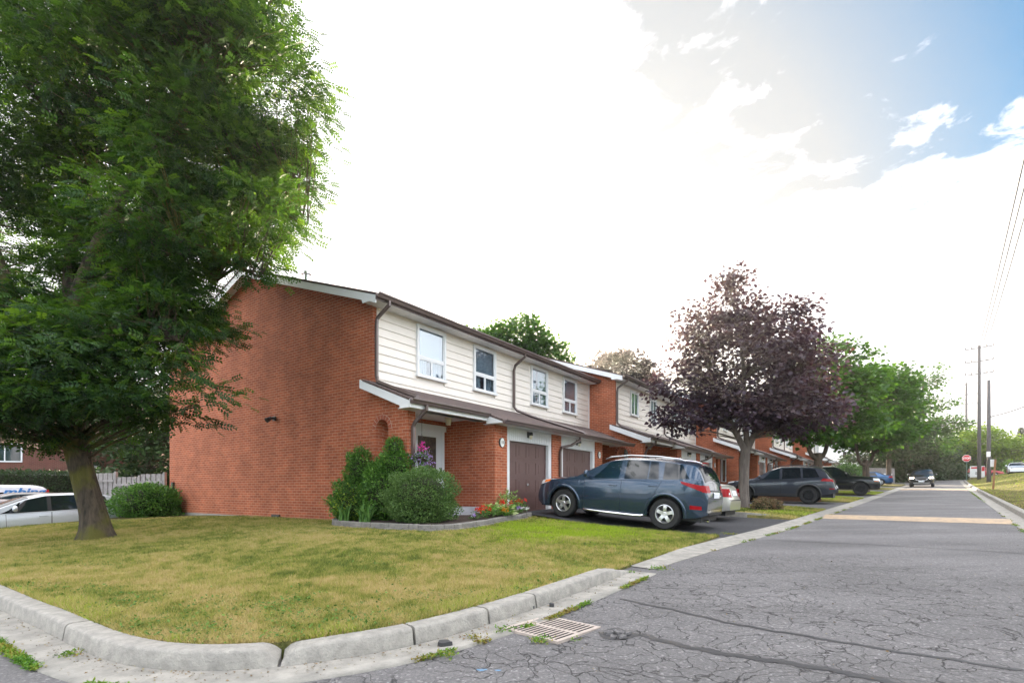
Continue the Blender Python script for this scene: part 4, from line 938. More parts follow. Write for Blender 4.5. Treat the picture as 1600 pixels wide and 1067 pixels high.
class Car:
    """x from the front bumper to the back, y to either side, z up from the road"""
    def __init__(s, P):
        s.P = P; s.L = P['L']; s.hw = P['hw']; s.belt_ = interp(P['belt'], 0.06); s.top_ = interp(P['top'], P.get('sig', 0.045)); s.bot_ = interp(P['bottom'], 0.05)
        s.nose = P.get('nose', 0.55); s.tail = P.get('tail', 0.40); s.nq = P.get('nq', 0.20); s.tq = P.get('tq', 0.12); s.tb = P.get('tumble', 0.42)
        s.wx = P['wx']; s.wr = P['wr']; s.ar = P.get('ar', P['wr']+0.055)
    def plan(s, x):
        a = max(0, (s.nose-x)/s.nose); b = max(0, (x-(s.L-s.tail))/s.tail); return 1-s.nq*min(1, a)**2.6-s.tq*min(1, b)**2.6
    def arch(s, x):
        z = -1
        for w_ in s.wx:
            if abs(x-w_) < s.ar: z = max(z, s.wr+math.sqrt(s.ar**2-(x-w_)**2))
        return z
    def zb(s, x): return max(s.bot_(x), s.arch(x))
    def ze(s, x): return s.top_(x)-s.P.get('fil', 0.075)
    def belt(s, x): return min(s.belt_(x), s.ze(x))
    def w(s, x, z):
        b = s.belt(x); base = s.hw*s.plan(x); lo = s.bot_(x)
        if z <= b:
            q = (b-z)/max(0.1, b-lo); return base*(1-0.028*max(0, 1-q*3.2)**2-0.055*max(0, (q-0.45)/0.55)**2)
        return base*0.972-(z-b)*s.tb
    def tz(s, x, y):
        e = s.ze(x); we = max(0.05, s.w(x, e)); r = min(1, abs(y)/we); return e+(s.top_(x)-e)*(1-r**3.2)
    def fx(s, y, z, rear=False):
        for k in range(200):
            x = k*0.01 if not rear else s.L-k*0.01
            if s.bot_(x)-0.02 <= z <= s.tz(x, y)+0.003 and s.w(x, z) >= abs(y): return x
        return x
    def body(s, m, root, under):
        xs = set(np.round(np.linspace(0, s.L, 100), 4))
        for w_ in s.wx:
            for a in np.linspace(0, math.pi, 21): xs.add(round(w_+s.ar*math.cos(a), 4))
            xs.add(round(w_-s.ar-0.001, 4)); xs.add(round(w_+s.ar+0.001, 4))
        for e in (0.02, 0.05, 0.1): xs.add(e); xs.add(round(s.L-e, 4))
        xs = sorted(x for x in xs if 0 <= x <= s.L); rows = []
        yf = [1, 0.97, 0.9, 0.78, 0.6, 0.35, 0]
        for x in xs:
            lo, b, e = s.zb(x), s.belt(x), s.ze(x); b = max(b, lo+0.02); e = max(e, b)
            half = [(s.w(x, z), z) for z in np.linspace(lo, b, 9)]+[(s.w(x, z), z) for z in np.linspace(b, e, 6)[1:]]
            we = s.w(x, e); half += [(we*q, s.tz(x, we*q)) for q in yf[1:]]
            rows.append([(x, -y, z) for y, z in half]+[(x, y, z) for y, z in half[::-1][1:]])
        g = MB(); g.grid(rows); m_ = len(rows[0]); n = len(rows)
        g.f += [tuple(range(m_)), tuple(range((n-1)*m_, n*m_))]; g.mi += [0, 0]
        b_ = g.build('body', m, root, smooth=32)
        u_ = MB(); zt = min(s.belt_(s.wx[0]), s.belt_(s.wx[1]))-0.08; zl = s.bot_(s.L/2)
        u_.box(0.12, s.L-0.12, -s.hw+0.26, s.hw-0.26, zl-0.03, zt).box(s.wx[0]+s.ar+0.02, s.wx[1]-s.ar-0.02, -s.hw*0.93, s.hw*0.93, zl-0.01, zl+0.12)
        u_.build('underbody', M['plastic'], root); return b_
    def side(s, pts, off, sides=(-1, 1), n=(10, 6)):
        if len(sides) > 1: return Each([s.side(pts, off, (q,), n) for q in sides])
        """quad patch on the flank; pts = bottom-left, bottom-right, top-right, top-left (x,z) or callables for z"""
        g = MB()
        for sd in sides:
            rows = []
            for i in range(n[0]+1):
                a = i/n[0]; row = []
                for j in range(n[1]+1):
                    f = j/n[1]; (x0, z0), (x1, z1), (x2, z2), (x3, z3) = pts
                    x = (x0+(x1-x0)*a)*(1-f)+(x3+(x2-x3)*a)*f
                    lo = z0(x) if callable(z0) else z0+(z1-z0)*a; hi = z2(x) if callable(z2) else z3+(z2-z3)*a
                    z = lo+(max(hi, lo+0.002)-lo)*f; row.append((x, sd*(s.w(x, z)+off), z))
                rows.append(row)
            g.grid(rows)
        return g
    def face(s, y0, y1, z0, z1, off, rear=False, n=(10, 5), mirror=False, skew=0.0, taper=0.0):
        if mirror and y0 > 0: return Each([s.face(q*y0, q*y1, z0, z1, off, rear, n, False, skew, taper) for q in (-1, 1)])
        g = MB()
        for sd in ((1, -1) if mirror else (1,)):
            rows = []
            for i in range(n[0]+1):
                y = y0+(y1-y0)*i/n[0]; row = []
                for j in range(n[1]+1):
                    t = i/n[0]; za, zb_ = z0+taper*t, z1-taper*t; z = za+(zb_-za)*j/n[1]+skew*t; x = s.fx(y, z, rear); row.append((x+(off if rear else -off), sd*y, z))
                rows.append(row)
            g.grid(rows)
        return g
    def topf(s, x0, x1, fr, off, n=(10, 10)):
        rows = []
        for i in range(n[0]+1):
            x = x0+(x1-x0)*i/n[0]; wmax = s.w(x, s.ze(x))
            sl = (s.top_(x+0.02)-s.top_(x-0.02))/0.04; nx, nz = -sl, 1; l_ = math.hypot(nx, nz)
            rows.append([(x+off*nx/l_, y, s.tz(x, y)+off*nz/l_) for y in np.linspace(-wmax*fr, wmax*fr, n[1]+1)])
        g = MB(); g.grid(rows); return g

def make_wheel(root, x, y, r, wd, sty, mrim, rimr):
    sg = 1 if y > 0 else -1; yo = y; yi = y-sg*wd
    g = MB(); g.lathe([(rimr, sg*0.0), (rimr+0.02, sg*0.006), (r*0.93, sg*0.004), (r*0.985, -sg*0.02), (r, -sg*0.05), (r, -sg*(wd-0.05)), (r*0.97, -sg*(wd-0.01)), (rimr, -sg*wd)], 'y', 36, (x, yo, r))
    wl = g.build('wheel', M['tyre'], root, smooth=40)
    g = MB(); g.lathe([(rimr+0.004, -sg*0.0), (rimr-0.012, sg*0.004), (rimr-0.028, -sg*0.015), (rimr-0.04, -sg*0.09)], 'y', 36, (x, yo, r))
    n = sty
    for k in range(n):
        a = 2*math.pi*k/n+0.3; ca, sa = math.cos(a), math.sin(a); w0, w1 = (0.05, 0.03) if n == 5 else (0.028, 0.018)
        vs = []
        for (rr, ww, dd) in ((0.03, w0*0.9, -0.02), (rimr*0.55, w0*0.75, -0.005), (rimr-0.02, w1*1.5, -0.012)):
            for q in (-1, 1):
                for dep in (0, -0.035): vs.append((x+ca*rr-sa*ww*q, yo+sg*(dd+dep), r+sa*rr+ca*ww*q))
        fs = []
        for b in (0, 4): fs += [(b, b+2, b+6, b+4), (b+1, b+5, b+7, b+3), (b, b+4, b+5, b+1), (b+2, b+3, b+7, b+6)]
        g.add(vs, fs)
    g.lathe([(0.0, -sg*0.008), (0.045, -sg*0.008), (0.06, -sg*0.02), (0.065, -sg*0.05)], 'y', 16, (x, yo, r))
    g.build('rim', mrim, wl, smooth=35)
    g = MB(); g.lathe([(0, -sg*0.085), (rimr-0.02, -sg*0.085)], 'y', 28, (x, yo, r)); g.build('brake', M['plastic'], wl)

def make_car(name, label, cat, P, pm, loc, heading_uv=None, rz=0, pitch=0.0, group=None):
    """loc = ground point under the middle of the front axle line (x=0 end centre)"""
    root = empty(name, loc, rz, label, cat, group); root.rotation_euler = (0, pitch, rz)
    c = Car(P); c.body(pm, root, None)
    lo = lambda x: max(c.bot_(x)+0.03, c.arch(x)+0.035)
    for (x0, x1, x2, x3) in P['doors']:      # bottom-left, bottom-right, top-right, top-left
        zt = lambda x: c.belt(x)-0.012
        c.side([(x0-0.006, lo), (x1+0.006, lo), (x2+0.006, zt), (x3-0.006, zt)], 0.0012, n=(16, 10)).build('door_gap', M['seam'], root)
    for i, (x0, x1, x2, x3) in enumerate(P['doors']):
        for sd in (-1, 1):
            zt = lambda x: c.belt(x)-0.018
            d = c.side([(x0+0.004, lambda x: lo(x)+0.008), (x1-0.004, lambda x: lo(x)+0.008), (x2-0.004, zt), (x3+0.004, zt)], 0.003, (sd,), n=(16, 10)).build('door', pm, root, smooth=True)
            hx_ = x2-0.20; hz = c.belt(hx_)-P.get('hdz', 0.13); yy = sd*(c.w(hx_, hz)+0.02)
            MB().tube([(hx_-0.10, yy-sd*0.015, hz), (hx_-0.07, yy+sd*0.008, hz+0.004), (hx_+0.07, yy+sd*0.008, hz+0.006), (hx_+0.10, yy-sd*0.015, hz+0.004)], 0.013, 8).build('handle', P.get('hm', pm), d, smooth=True)
    up = lambda x: c.ze(x)-P.get('wtop', 0.015)
    for (x0, x1, x2, x3, gm) in P['windows']:
        wl_ = lambda x: c.belt(x)+0.025
        c.side([(x0, wl_), (x1, wl_), (x2, up), (x3, up)], 0.004, n=(14, 5)).build('side_window', M[gm], root, smooth=True)
    if 'surround' in P:
        x0, x1, x2, x3 = P['surround']; c.side([(x0, lambda x: c.belt(x)+0.008), (x1, lambda x: c.belt(x)+0.008), (x2, lambda x: c.ze(x)-0.002), (x3, lambda x: c.ze(x)-0.002)], 0.002, n=(30, 5)).build('window_surround', M['plastic'], root, smooth=True)
    a, b = P['shield']; c.topf(a, b, 0.90, 0.005, (14, 12)).build('windshield', M['car_glass'], root, smooth=True)
    a, b = P['backlight']; c.topf(a, b, 0.86, 0.006, (14, 12)).build('rear_window', M['car_glass'], root, smooth=True)
    for i, wx in enumerate(P['wx']):
        for sd in (-1, 1): make_wheel(root, wx, sd*(P['hw']-0.02), P['wr'], 0.22, P.get('spokes', 5), M[P.get('rim', 'alloy')], P['wr']*P.get('rimf', 0.62))
        if P.get('cladding'):
            for sd in (-1, 1):
                g = MB(); rows = []
                for a in np.linspace(-0.12, math.pi+0.12, 25):
                    row = []
                    for rr in (c.ar-0.012, c.ar+0.005, c.ar+0.055, c.ar+0.065):
                        x = wx+rr*math.cos(a); z = max(c.P['wr']+rr*math.sin(a), 0.24); row.append((x, sd*(c.w(x, z)+(0.018 if c.ar < rr < c.ar+0.06 else -0.01)), z))
                    rows.append(row)
                g.grid(rows); g.build('wheel_arch', M[P['cladding']], root, smooth=True)
    if P.get('sill'):
        c.side([(P['wx'][0]+c.ar, lambda x: c.bot_(x)), (P['wx'][1]-c.ar, lambda x: c.bot_(x)), (P['wx'][1]-c.ar, lambda x: c.bot_(x)+P['sill']), (P['wx'][0]+c.ar, lambda x: c.bot_(x)+P['sill'])], 0.01, n=(10, 3)).build('sill', M[P.get('cladding') or 'plastic'], root)
    mx_, mz = P['mirror']
    for sd in (-1, 1):
        yy = c.w(mx_, mz); g = MB(); g.tube([(mx_, sd*(yy-0.03), mz), (mx_, sd*(yy+0.10), mz+0.03)], 0.02, 8)
        vs = []; 
        g.lathe([(0.0, -0.07), (0.07, -0.055), (0.095, -0.01), (0.09, 0.035), (0.085, 0.04), (0, 0.04)], 'x', 14, (mx_, sd*(yy+0.15), mz+0.06))
        g.build('mirror', P.get('mirm', pm), root, smooth=40)
    return root, c
def heading(deg_or_vec): return math.atan2(deg_or_vec.y, deg_or_vec.x)

# --- the blue-grey crossover in the first driveway
suv = dict(L=4.52, hw=0.945, wx=(0.92, 3.62), wr=0.365, ar=0.435, nose=0.75, nq=0.26, tail=0.70, tq=0.26, tumble=0.36, fil=0.085, sig=0.05,
  belt=[(-.1, 0.90), (0.9, 0.99), (1.5, 1.04), (2.6, 1.09), (3.7, 1.15), (4.2, 1.20), (4.7, 1.22)],
  top=[(-.05, 0.62), (0.04, 0.82), (0.14, 0.93), (0.45, 1.03), (0.9, 1.10), (1.22, 1.16), (1.40, 1.25), (1.9, 1.52), (2.15, 1.625), (2.5, 1.675), (3.1, 1.68), (3.7, 1.655), (4.12, 1.61), (4.28, 1.52), (4.40, 1.28), (4.47, 1.08), (4.50, 0.86), (4.56, 0.84), (4.62, 0.76)],
  bottom=[(0, 0.36), (0.2, 0.26), (0.6, 0.26), (1.5, 0.27), (3.2, 0.27), (4.0, 0.30), (4.35, 0.34), (4.52, 0.42)],
  doors=[(1.52, 2.50, 2.50, 1.50), (2.50, 3.32, 3.50, 2.50)], windows=[(1.66, 2.42, 2.42, 2.10, 'car_glass_light'), (2.56, 3.14, 3.12, 2.56, 'car_glass'), (3.17, 3.42, 3.34, 3.15, 'car_glass'), (3.52, 4.12, 3.92, 3.50, 'car_glass')],
  shield=(1.40, 2.02), backlight=(4.24, 4.42), mirror=(1.60, 1.12), hdz=0.14, spokes=5, rim='alloy', rimf=0.60, cladding='suv_paint', surround=None)
suv.pop('surround'); M['suv_paint'] = paint('blue_grey_paint', (0.027, 0.052, 0.090), 0.26, 0.5)
gx = lambda u, v: H(*uv(u, v)[:2])
def driveway_z(u, v, fl=0.575):
    p = uv(u, v); base = H(p.x, p.y)+0.012; return base+max(0, fl-base)*(1-sm(1.9, 4.5, v))
RZ = math.atan2(Vv.y, Vv.x)
def park(u_axis, v_front, wx, zfun):
    """axle heights give position and pitch for a car whose nose points to the houses"""
    za = zfun(u_axis, v_front+wx[0]); zb_ = zfun(u_axis, v_front+wx[1]); pt = math.atan2(za-zb_, wx[1]-wx[0])
    return uv(u_axis, v_front, za+math.tan(pt)*wx[0]), pt
loc, pt = park(4.40, 2.42, suv['wx'], driveway_z)
r_, c = make_car('parked_crossover', 'blue-grey crossover nearest the camera, nosed up to the brown garage door', 'crossover', suv, M['suv_paint'], loc, rz=RZ, pitch=pt)
# interior seen through the front side window
for sd in (-0.38, 0.38):
    g = MB(); g.tube([(2.45, sd, 0.85), (2.62, sd, 1.18), (2.64, sd, 1.30)], [0.2, 0.2, 0.1], 10, sq=(1, .5)); g.tube([(2.64, sd, 1.34), (2.66, sd, 1.46)], 0.09, 10)
    g.build('seat', M['grey_plastic'], r_, smooth=True)
MB().lathe([(0.18, 0.0), (0.19, 0.015), (0.20, 0.0), (0.19, -0.015), (0.18, 0)], 'x', 24, (1.98, -0.38, 1.13)).build('steering_wheel', M['plastic'], r_, smooth=True)
# front corner lamps, tail lamps, plate, rails, step tube, bumpers
c.side([(0.10, 0.80), (0.44, 0.90), (0.50, 0.985), (0.16, 0.93)], 0.006, n=(10, 4)).build('headlight', M['clear_lens'], r_, smooth=True)
c.side([(0.26, 0.86), (0.46, 0.915), (0.50, 0.975), (0.30, 0.945)], 0.009, n=(8, 4)).build('marker_lamp', M['amber'], r_, smooth=True)
for sd in (-1, 1):
    g = c.side([(3.97, 1.095), (4.48, 0.92), (4.42, 1.075), (3.93, 1.15)], 0.012, (sd,), n=(14, 5)); g.build('tail_light', M['tail_red'], r_, smooth=True)
    c.side([(4.20, 1.00), (4.45, 0.96), (4.43, 1.03), (4.20, 1.06)], 0.015, (sd,), n=(6, 3)).build('tail_lens', M['clear_lens'], r_, smooth=True) if False else None
c.face(0.50, 0.80, 0.93, 1.085, 0.012, True, mirror=True).build('tail_light', M['tail_red'], r_, smooth=True)
c.side([(4.18, 0.53), (4.42, 0.53), (4.41, 0.61), (4.18, 0.62)], 0.010, n=(6, 3)).build('reflector', M['tail_red'], r_, smooth=True)
c.face(-0.26, 0.26, 0.80, 0.93, 0.014, True, mirror=False).build('number_plate', M['plate'], r_)
c.face(-0.42, 0.42, 0.955, 0.985, 0.016, True).build('chrome_trim', M['chrome'], r_)
c.side([(3.95, 0.405), (4.60, 0.42), (4.60, 0.45), (3.95, 0.44)], 0.012, n=(8, 2)).build('bumper_strip', M['chrome'], r_, smooth=True) if False else None
c.face(-0.70, 0.70, 0.47, 0.53, 0.016, True).build('bumper_strip', M['chrome'], r_, smooth=True)
c.face(-0.60, 0.60, 0.36, 0.46, 0.010, True).build('lower_bumper', M['plastic'], r_, smooth=True)
MB().tube([(4.38, -0.45, 0.27), (4.52, -0.46, 0.27)], 0.035, 10).build('exhaust', M['chrome'], r_)
MB().box(4.16, 4.26, -0.09, 0.09, 1.60, 1.625).build('brake_light', M['tail_red'], r_)
for sd in (-1, 1):
    MB().tube([(1.95, sd*0.70, 1.575), (2.1, sd*0.69, 1.64), (2.6, sd*0.685, 1.70), (3.3, sd*0.685, 1.70), (3.8, sd*0.685, 1.665), (3.95, sd*0.69, 1.62)], 0.018, 8).build('roof_rail', M['alloy'], r_, smooth=True)
    MB().tube([(1.42, sd*0.80, 0.33), (1.55, sd*0.93, 0.265), (1.8, sd*0.955, 0.26), (2.9, sd*0.955, 0.26), (3.05, sd*0.93, 0.265), (3.15, sd*0.80, 0.33)], 0.032, 10).build('step_tube', M['chrome'], r_, smooth=True)
c.side([(1.46, 0.545), (3.12, 0.56), (3.12, 0.60), (1.46, 0.585)], 0.012, n=(14, 2)).build('side_moulding', M['suv_paint'], r_, smooth=True)
MB().tube([(2.9, 0.15, 1.66), (2.94, 0.15, 1.84)], [0.012, 0.006], 6).build('antenna', M['plastic'], r_)

# --- silver sedan behind it
sed = dict(L=4.55, hw=0.87, wx=(0.92, 3.52), wr=0.31, nose=0.7, nq=0.24, tail=0.6, tq=0.22, tumble=0.45, fil=0.09,
  belt=[(0, 0.80), (1.2, 0.88), (2.6, 0.92), (3.7, 0.95), (4.6, 0.95)],
  top=[(-.05, 0.55), (0.05, 0.70), (0.4, 0.84), (1.2, 0.97), (1.35, 1.02), (1.95, 1.36), (2.3, 1.43), (3.0, 1.42), (3.3, 1.35), (3.75, 1.12), (3.9, 1.07), (4.35, 1.04), (4.45, 0.98), (4.5, 0.72), (4.6, 0.6)],
  bottom=[(0, 0.30), (0.3, 0.2), (3.9, 0.22), (4.55, 0.34)], doors=[(1.4, 2.35, 2.38, 1.38), (2.35, 3.2, 3.35, 2.38)],
  windows=[(1.62, 2.3, 2.3, 2.0, 'car_glass'), (2.4, 3.25, 3.05, 2.42, 'car_glass')], shield=(1.38, 1.98), backlight=(3.28, 3.78), mirror=(1.55, 0.98), spokes=7, rim='alloy')
M['silver'] = paint('silver_paint', (0.50, 0.49, 0.45), 0.3, 0.5)
loc, pt = park(7.30, 2.25, sed['wx'], driveway_z)
r_, c = make_car('parked_sedan', 'silver sedan whose tail shows behind the blue-grey crossover', 'sedan', sed, M['silver'], loc, rz=RZ, pitch=pt)
c.face(0.42, 0.78, 0.70, 0.93, 0.010, True, mirror=True).build('tail_light', M['tail_red'], r_, smooth=True)
c.side([(4.30, 0.70), (4.50, 0.70), (4.49, 0.93), (4.33, 0.93)], 0.010, n=(6, 4)).build('tail_light', M['tail_red'], r_, smooth=True)
c.face(0.52, 0.66, 0.77, 0.82, 0.016, True, mirror=True).build('reversing_light', M['clear_lens'], r_, smooth=True)
c.face(-0.25, 0.25, 0.74, 0.88, 0.012, True).build('number_plate', M['plate'], r_)
c.face(-0.72, 0.72, 0.26, 0.34, 0.008, True).build('lower_bumper', M['plastic'], r_, smooth=True)
c.face(0, 0.74, 0.60, 0.625, 0.006, True, mirror=True).build('bumper_gap', M['seam'], r_)

# --- dark grey crossover (third drive)
jeep = dict(L=4.62, hw=0.93, wx=(0.86, 3.57), wr=0.375, ar=0.46, nose=0.65, nq=0.22, tail=0.45, tq=0.15, tumble=0.36, fil=0.08,
  belt=[(0, 0.92), (1.3, 1.03), (2.6, 1.08), (3.9, 1.17), (4.6, 1.2)],
  top=[(-.05, 0.68), (0.05, 0.92), (0.35, 1.03), (0.9, 1.10), (1.25, 1.15), (1.42, 1.24), (2.0, 1.56), (2.35, 1.68), (3.0, 1.70), (3.7, 1.66), (4.05, 1.60), (4.18, 1.50), (4.38, 1.20), (4.5, 1.12), (4.56, 0.80), (4.66, 0.7)],
  bottom=[(0, 0.38), (0.4, 0.30), (3.4, 0.32), (4.3, 0.42), (4.62, 0.50)], doors=[(1.42, 2.45, 2.45, 1.42), (2.45, 3.2, 3.42, 2.45)],
  windows=[(1.62, 2.38, 2.38, 2.02, 'car_glass_light'), (2.50, 3.26, 3.20, 2.48, 'car_glass'), (3.34, 3.98, 3.80, 3.30, 'car_glass')], shield=(1.42, 2.04), backlight=(4.16, 4.40), mirror=(1.58, 1.12), spokes=9, rim='alloy_dark', cladding='grey_plastic', sill=0.13)
M['jeep_paint'] = paint('dark_grey_paint', (0.042, 0.05, 0.068), 0.3, 0.5)
def z_plain(u, v): p = uv(u, v); return H(p.x, p.y)+0.012
loc, pt = park(19.05, 4.05, jeep['wx'], z_plain)
r_, c = make_car('parked_crossover', 'dark grey crossover with black wheel arches parked beyond the purple maple trunk', 'crossover', jeep, M['jeep_paint'], loc, rz=RZ, pitch=pt)
c.side([(4.02, 1.02), (4.52, 0.99), (4.46, 1.10), (4.12, 1.14)], 0.010, n=(8, 4)).build('tail_light', M['tail_red'], r_, smooth=True)
c.face(0.55, 0.82, 0.99, 1.10, 0.010, True, mirror=True).build('tail_light', M['tail_red'], r_, smooth=True)
c.face(-0.25, 0.25, 0.72, 0.84, 0.012, True).build('number_plate', M['plate'], r_)
c.side([(0.12, 0.86), (0.42, 0.92), (0.46, 0.99), (0.16, 0.94)], 0.006, n=(8, 4)).build('headlight', M['clear_lens'], r_, smooth=True)
c.side([(4.36, 0.66), (4.56, 0.66), (4.56, 0.70), (4.36, 0.70)], 0.010, n=(4, 2)).build('reflector', M['tail_red'], r_, smooth=True)
for sd in (-1, 1): MB().tube([(2.05, sd*0.70, 1.61), (2.2, sd*0.69, 1.68), (3.0, sd*0.685, 1.745), (3.7, sd*0.685, 1.70), (3.9, sd*0.69, 1.64)], 0.02, 8).build('roof_rail', M['plastic'], r_, smooth=True)

# --- black pickup facing the lane
pk = dict(L=5.75, hw=0.98, wx=(0.98, 4.60), wr=0.395, ar=0.48, nose=0.4, nq=0.12, tail=0.15, tq=0.05, tumble=0.34, fil=0.07, sig=0.04,
  belt=[(0, 1.02), (1.5, 1.12), (3.7, 1.18), (3.9, 1.20), (5.8, 1.22)],
  top=[(-.05, 0.75), (0.03, 1.05), (0.2, 1.16), (1.4, 1.26), (1.55, 1.30), (2.15, 1.72), (2.4, 1.83), (3.5, 1.84), (3.72, 1.78), (3.85, 1.31), (5.6, 1.32), (5.72, 1.30), (5.8, 1.0)],
  bottom=[(0, 0.42), (0.3, 0.38), (5.4, 0.44), (5.75, 0.52)], doors=[(1.6, 2.6, 2.6, 1.6), (2.6, 3.6, 3.6, 2.6)],
  windows=[(1.85, 2.5, 2.5, 2.2, 'car_glass'), (2.65, 3.5, 3.5, 2.65, 'car_glass')], shield=(1.58, 2.22), backlight=(3.73, 3.83), mirror=(1.75, 1.28), spokes=6, rim='alloy_dark')
M['black_paint'] = paint('black_paint', (0.008, 0.009, 0.011), 0.25, 0.3)
def depart(u_axis, v_front, wx, zfun):
    za = zfun(u_axis, v_front-wx[0]); zb_ = zfun(u_axis, v_front-wx[1]); pt = math.atan2(za-zb_, wx[1]-wx[0])
    return uv(u_axis, v_front, za+math.tan(pt)*wx[0]), pt
loc, pt = depart(30.9, 10.30, pk['wx'], z_plain)
r_, c = make_car('parked_pickup', 'black pickup truck parked nose out towards the lane', 'pickup', pk, M['black_paint'], loc, rz=RZ+math.pi, pitch=pt)
c.side([(0.03, 0.90), (0.34, 0.93), (0.36, 1.06), (0.05, 1.04)], 0.008, n=(8, 4)).build('headlight', M['clear_lens'], r_, smooth=True)
c.face(0.55, 0.88, 0.88, 1.04, 0.010, mirror=True).build('headlight', M['clear_lens'], r_, smooth=True)
c.side([(0.06, 0.86), (0.30, 0.87), (0.30, 0.90), (0.06, 0.90)], 0.012, n=(6, 2)).build('marker_lamp', M['amber'], r_, smooth=True)
c.face(-0.52, 0.52, 0.78, 1.06, 0.008).build('grille', M['plastic'], r_, smooth=True)
c.face(-0.92, 0.92, 0.55, 0.74, 0.03).build('bumper', M['grey_plastic'], r_, smooth=True)

# --- blue car further up
M['blue_paint_car'] = paint('blue_paint', (0.02, 0.09, 0.22), 0.3, 0.4)
p0 = uv(57.0, 7.0); loc = Vector((p0.x, p0.y, H(p0.x, p0.y)+0.01))
r_, c = make_car('parked_sedan', 'blue car showing its red tail lamp behind the black pickup', 'sedan', sed, M['blue_paint_car'], loc, rz=RZ)
c.face(0.42, 0.78, 0.74, 0.93, 0.010, True, mirror=True).build('tail_light', M['tail_red'], r_, smooth=True)
c.side([(4.15, 0.74), (4.50, 0.74), (4.49, 0.93), (4.2, 0.93)], 0.010, n=(6, 4)).build('tail_light', M['tail_red'], r_, smooth=True)

# --- dark crossover driving towards the camera
cx5 = dict(jeep); cx5.update(L=4.55, hw=0.92, wr=0.35, ar=0.41, cladding='plastic', rim='alloy', sill=0.1, nose=0.6, nq=0.2)
DIRL = Vector((0.643, 0.766, 0)); pc = st(61.0, 1.75); 
r_, c = make_car('moving_crossover', 'dark crossover with lit headlamps driving down the lane', 'crossover', cx5, M['black_paint'], (pc.x, pc.y, H(pc.x, pc.y)+0.005), rz=math.atan2(DIRL.y, DIRL.x), pitch=-0.03)
c.face(0.56, 0.86, 0.83, 0.95, 0.010, mirror=True).build('headlight', M['lit_lamp'], r_, smooth=True)
c.face(-0.42, 0.42, 0.66, 0.92, 0.012, taper=0.0).build('grille', M['plastic'], r_, smooth=True)
MB().tube([(c.fx(0.5, .92)-0.02, -0.5, 0.9), (c.fx(.42, .68)-0.025, -0.40, 0.70), (c.fx(0, .63)-0.03, 0, 0.62), (c.fx(.42, .68)-0.025, 0.40, 0.70), (c.fx(0.5, .92)-0.02, 0.5, 0.9)], 0.018, 8).build('grille_trim', M['chrome'], r_, smooth=True)
c.face(-0.21, 0.21, 0.50, 0.62, 0.02).build('number_plate', M['plate'], r_)
c.face(-0.6, 0.6, 0.39, 0.44, 0.02).build('lower_trim', M['alloy'], r_)

# --- vehicles parked beyond the lawn at left: noses towards the side street
def parked_left(u_front, v, P, pm, name, label, cat, extra_z=0.0):
    p = uv(u_front, v); q = uv(u_front+2.5, v); z = H(q.x, q.y)+extra_z
    return make_car(name, label, cat, P, pm, (p.x, p.y, z), rz=UV_ANG)
mpv = dict(L=4.6, hw=0.90, wx=(0.88, 3.60), wr=0.32, nose=0.7, nq=0.24, tail=0.4, tq=0.14, tumble=0.38, fil=0.075,
  belt=[(0, 0.80), (1.3, 0.92), (2.6, 0.98), (3.8, 1.06), (4.6, 1.1)],
  top=[(-.05, 0.55), (0.05, 0.70), (0.35, 0.84), (1.0, 1.02), (1.9, 1.42), (2.4, 1.55), (3.2, 1.58), (4.0, 1.53), (4.25, 1.46), (4.45, 1.1), (4.55, 0.75), (4.65, 0.6)],
  bottom=[(0, 0.30), (0.3, 0.22), (4.0, 0.24), (4.6, 0.36)], doors=[(1.45, 2.5, 2.5, 1.43), (2.52, 3.35, 3.5, 2.52)],
  windows=[(1.32, 1.66, 1.78, 1.74, 'car_glass'), (1.72, 2.42, 2.42, 1.95, 'car_glass_light'), (2.52, 3.30, 3.30, 2.52, 'car_glass'), (3.38, 4.0, 3.9, 3.36, 'car_glass')], shield=(1.05, 2.0), backlight=(4.24, 4.42), mirror=(1.62, 1.02), spokes=7, rim='alloy', surround=(1.26, 4.1, 3.95, 1.9))
M['white_paint'] = paint('pale_silver_paint', (0.60, 0.63, 0.68), 0.3, 0.35)
parked_left(-5.8, -12.6, mpv, M['white_paint'], 'parked_hatchback', 'pale silver people carrier beside the trunk of the big tree', 'car')
M['maroon_paint'] = paint('dark_maroon_paint', (0.10, 0.05, 0.055), 0.3, 0.4)
parked_left(-6.6, -15.6, sed, M['maroon_paint'], 'parked_sedan', 'low dark sedan between the pale people carrier and the dark wagon', 'sedan')
parked_left(-5.4, -18.3, mpv, M['black_paint'], 'parked_wagon', 'dark wagon whose roof shows in front of the white work van', 'car')
van = dict(L=5.2, hw=0.98, wx=(0.9, 4.1), wr=0.34, nose=0.6, nq=0.2, tail=0.2, tq=0.05, tumble=0.12, fil=0.10,
  belt=[(0, 0.95), (1.3, 1.10), (5.2, 1.14)],
  top=[(-.05, 0.6), (0.05, 0.85), (0.4, 1.05), (0.9, 1.2), (1.7, 1.85), (2.2, 1.98), (4.6, 1.97), (4.95, 1.90), (5.1, 1.5), (5.18, 0.8), (5.25, 0.6)],
  bottom=[(0, 0.30), (0.3, 0.25), (5.2, 0.35)], doors=[(1.4, 2.4, 2.4, 1.4)], windows=[(1.5, 2.35, 2.35, 1.9, 'car_glass'), (2.45, 3.55, 3.55, 2.45, 'car_glass')], shield=(0.95, 1.72), backlight=(4.97, 5.12), mirror=(1.6, 1.2), spokes=7, rim='alloy', wtop=0.24)
M['van_paint'] = paint('white_van_paint', (0.66, 0.70, 0.76), 0.35, 0.0)
r_, c = parked_left(-6.3, -21.6, van, M['van_paint'], 'work_van', 'white work van with blue lettering in front of the hedge', 'van')
M['van_blue'] = mat('van_lettering', (0.01, 0.16, 0.45), 0.4)
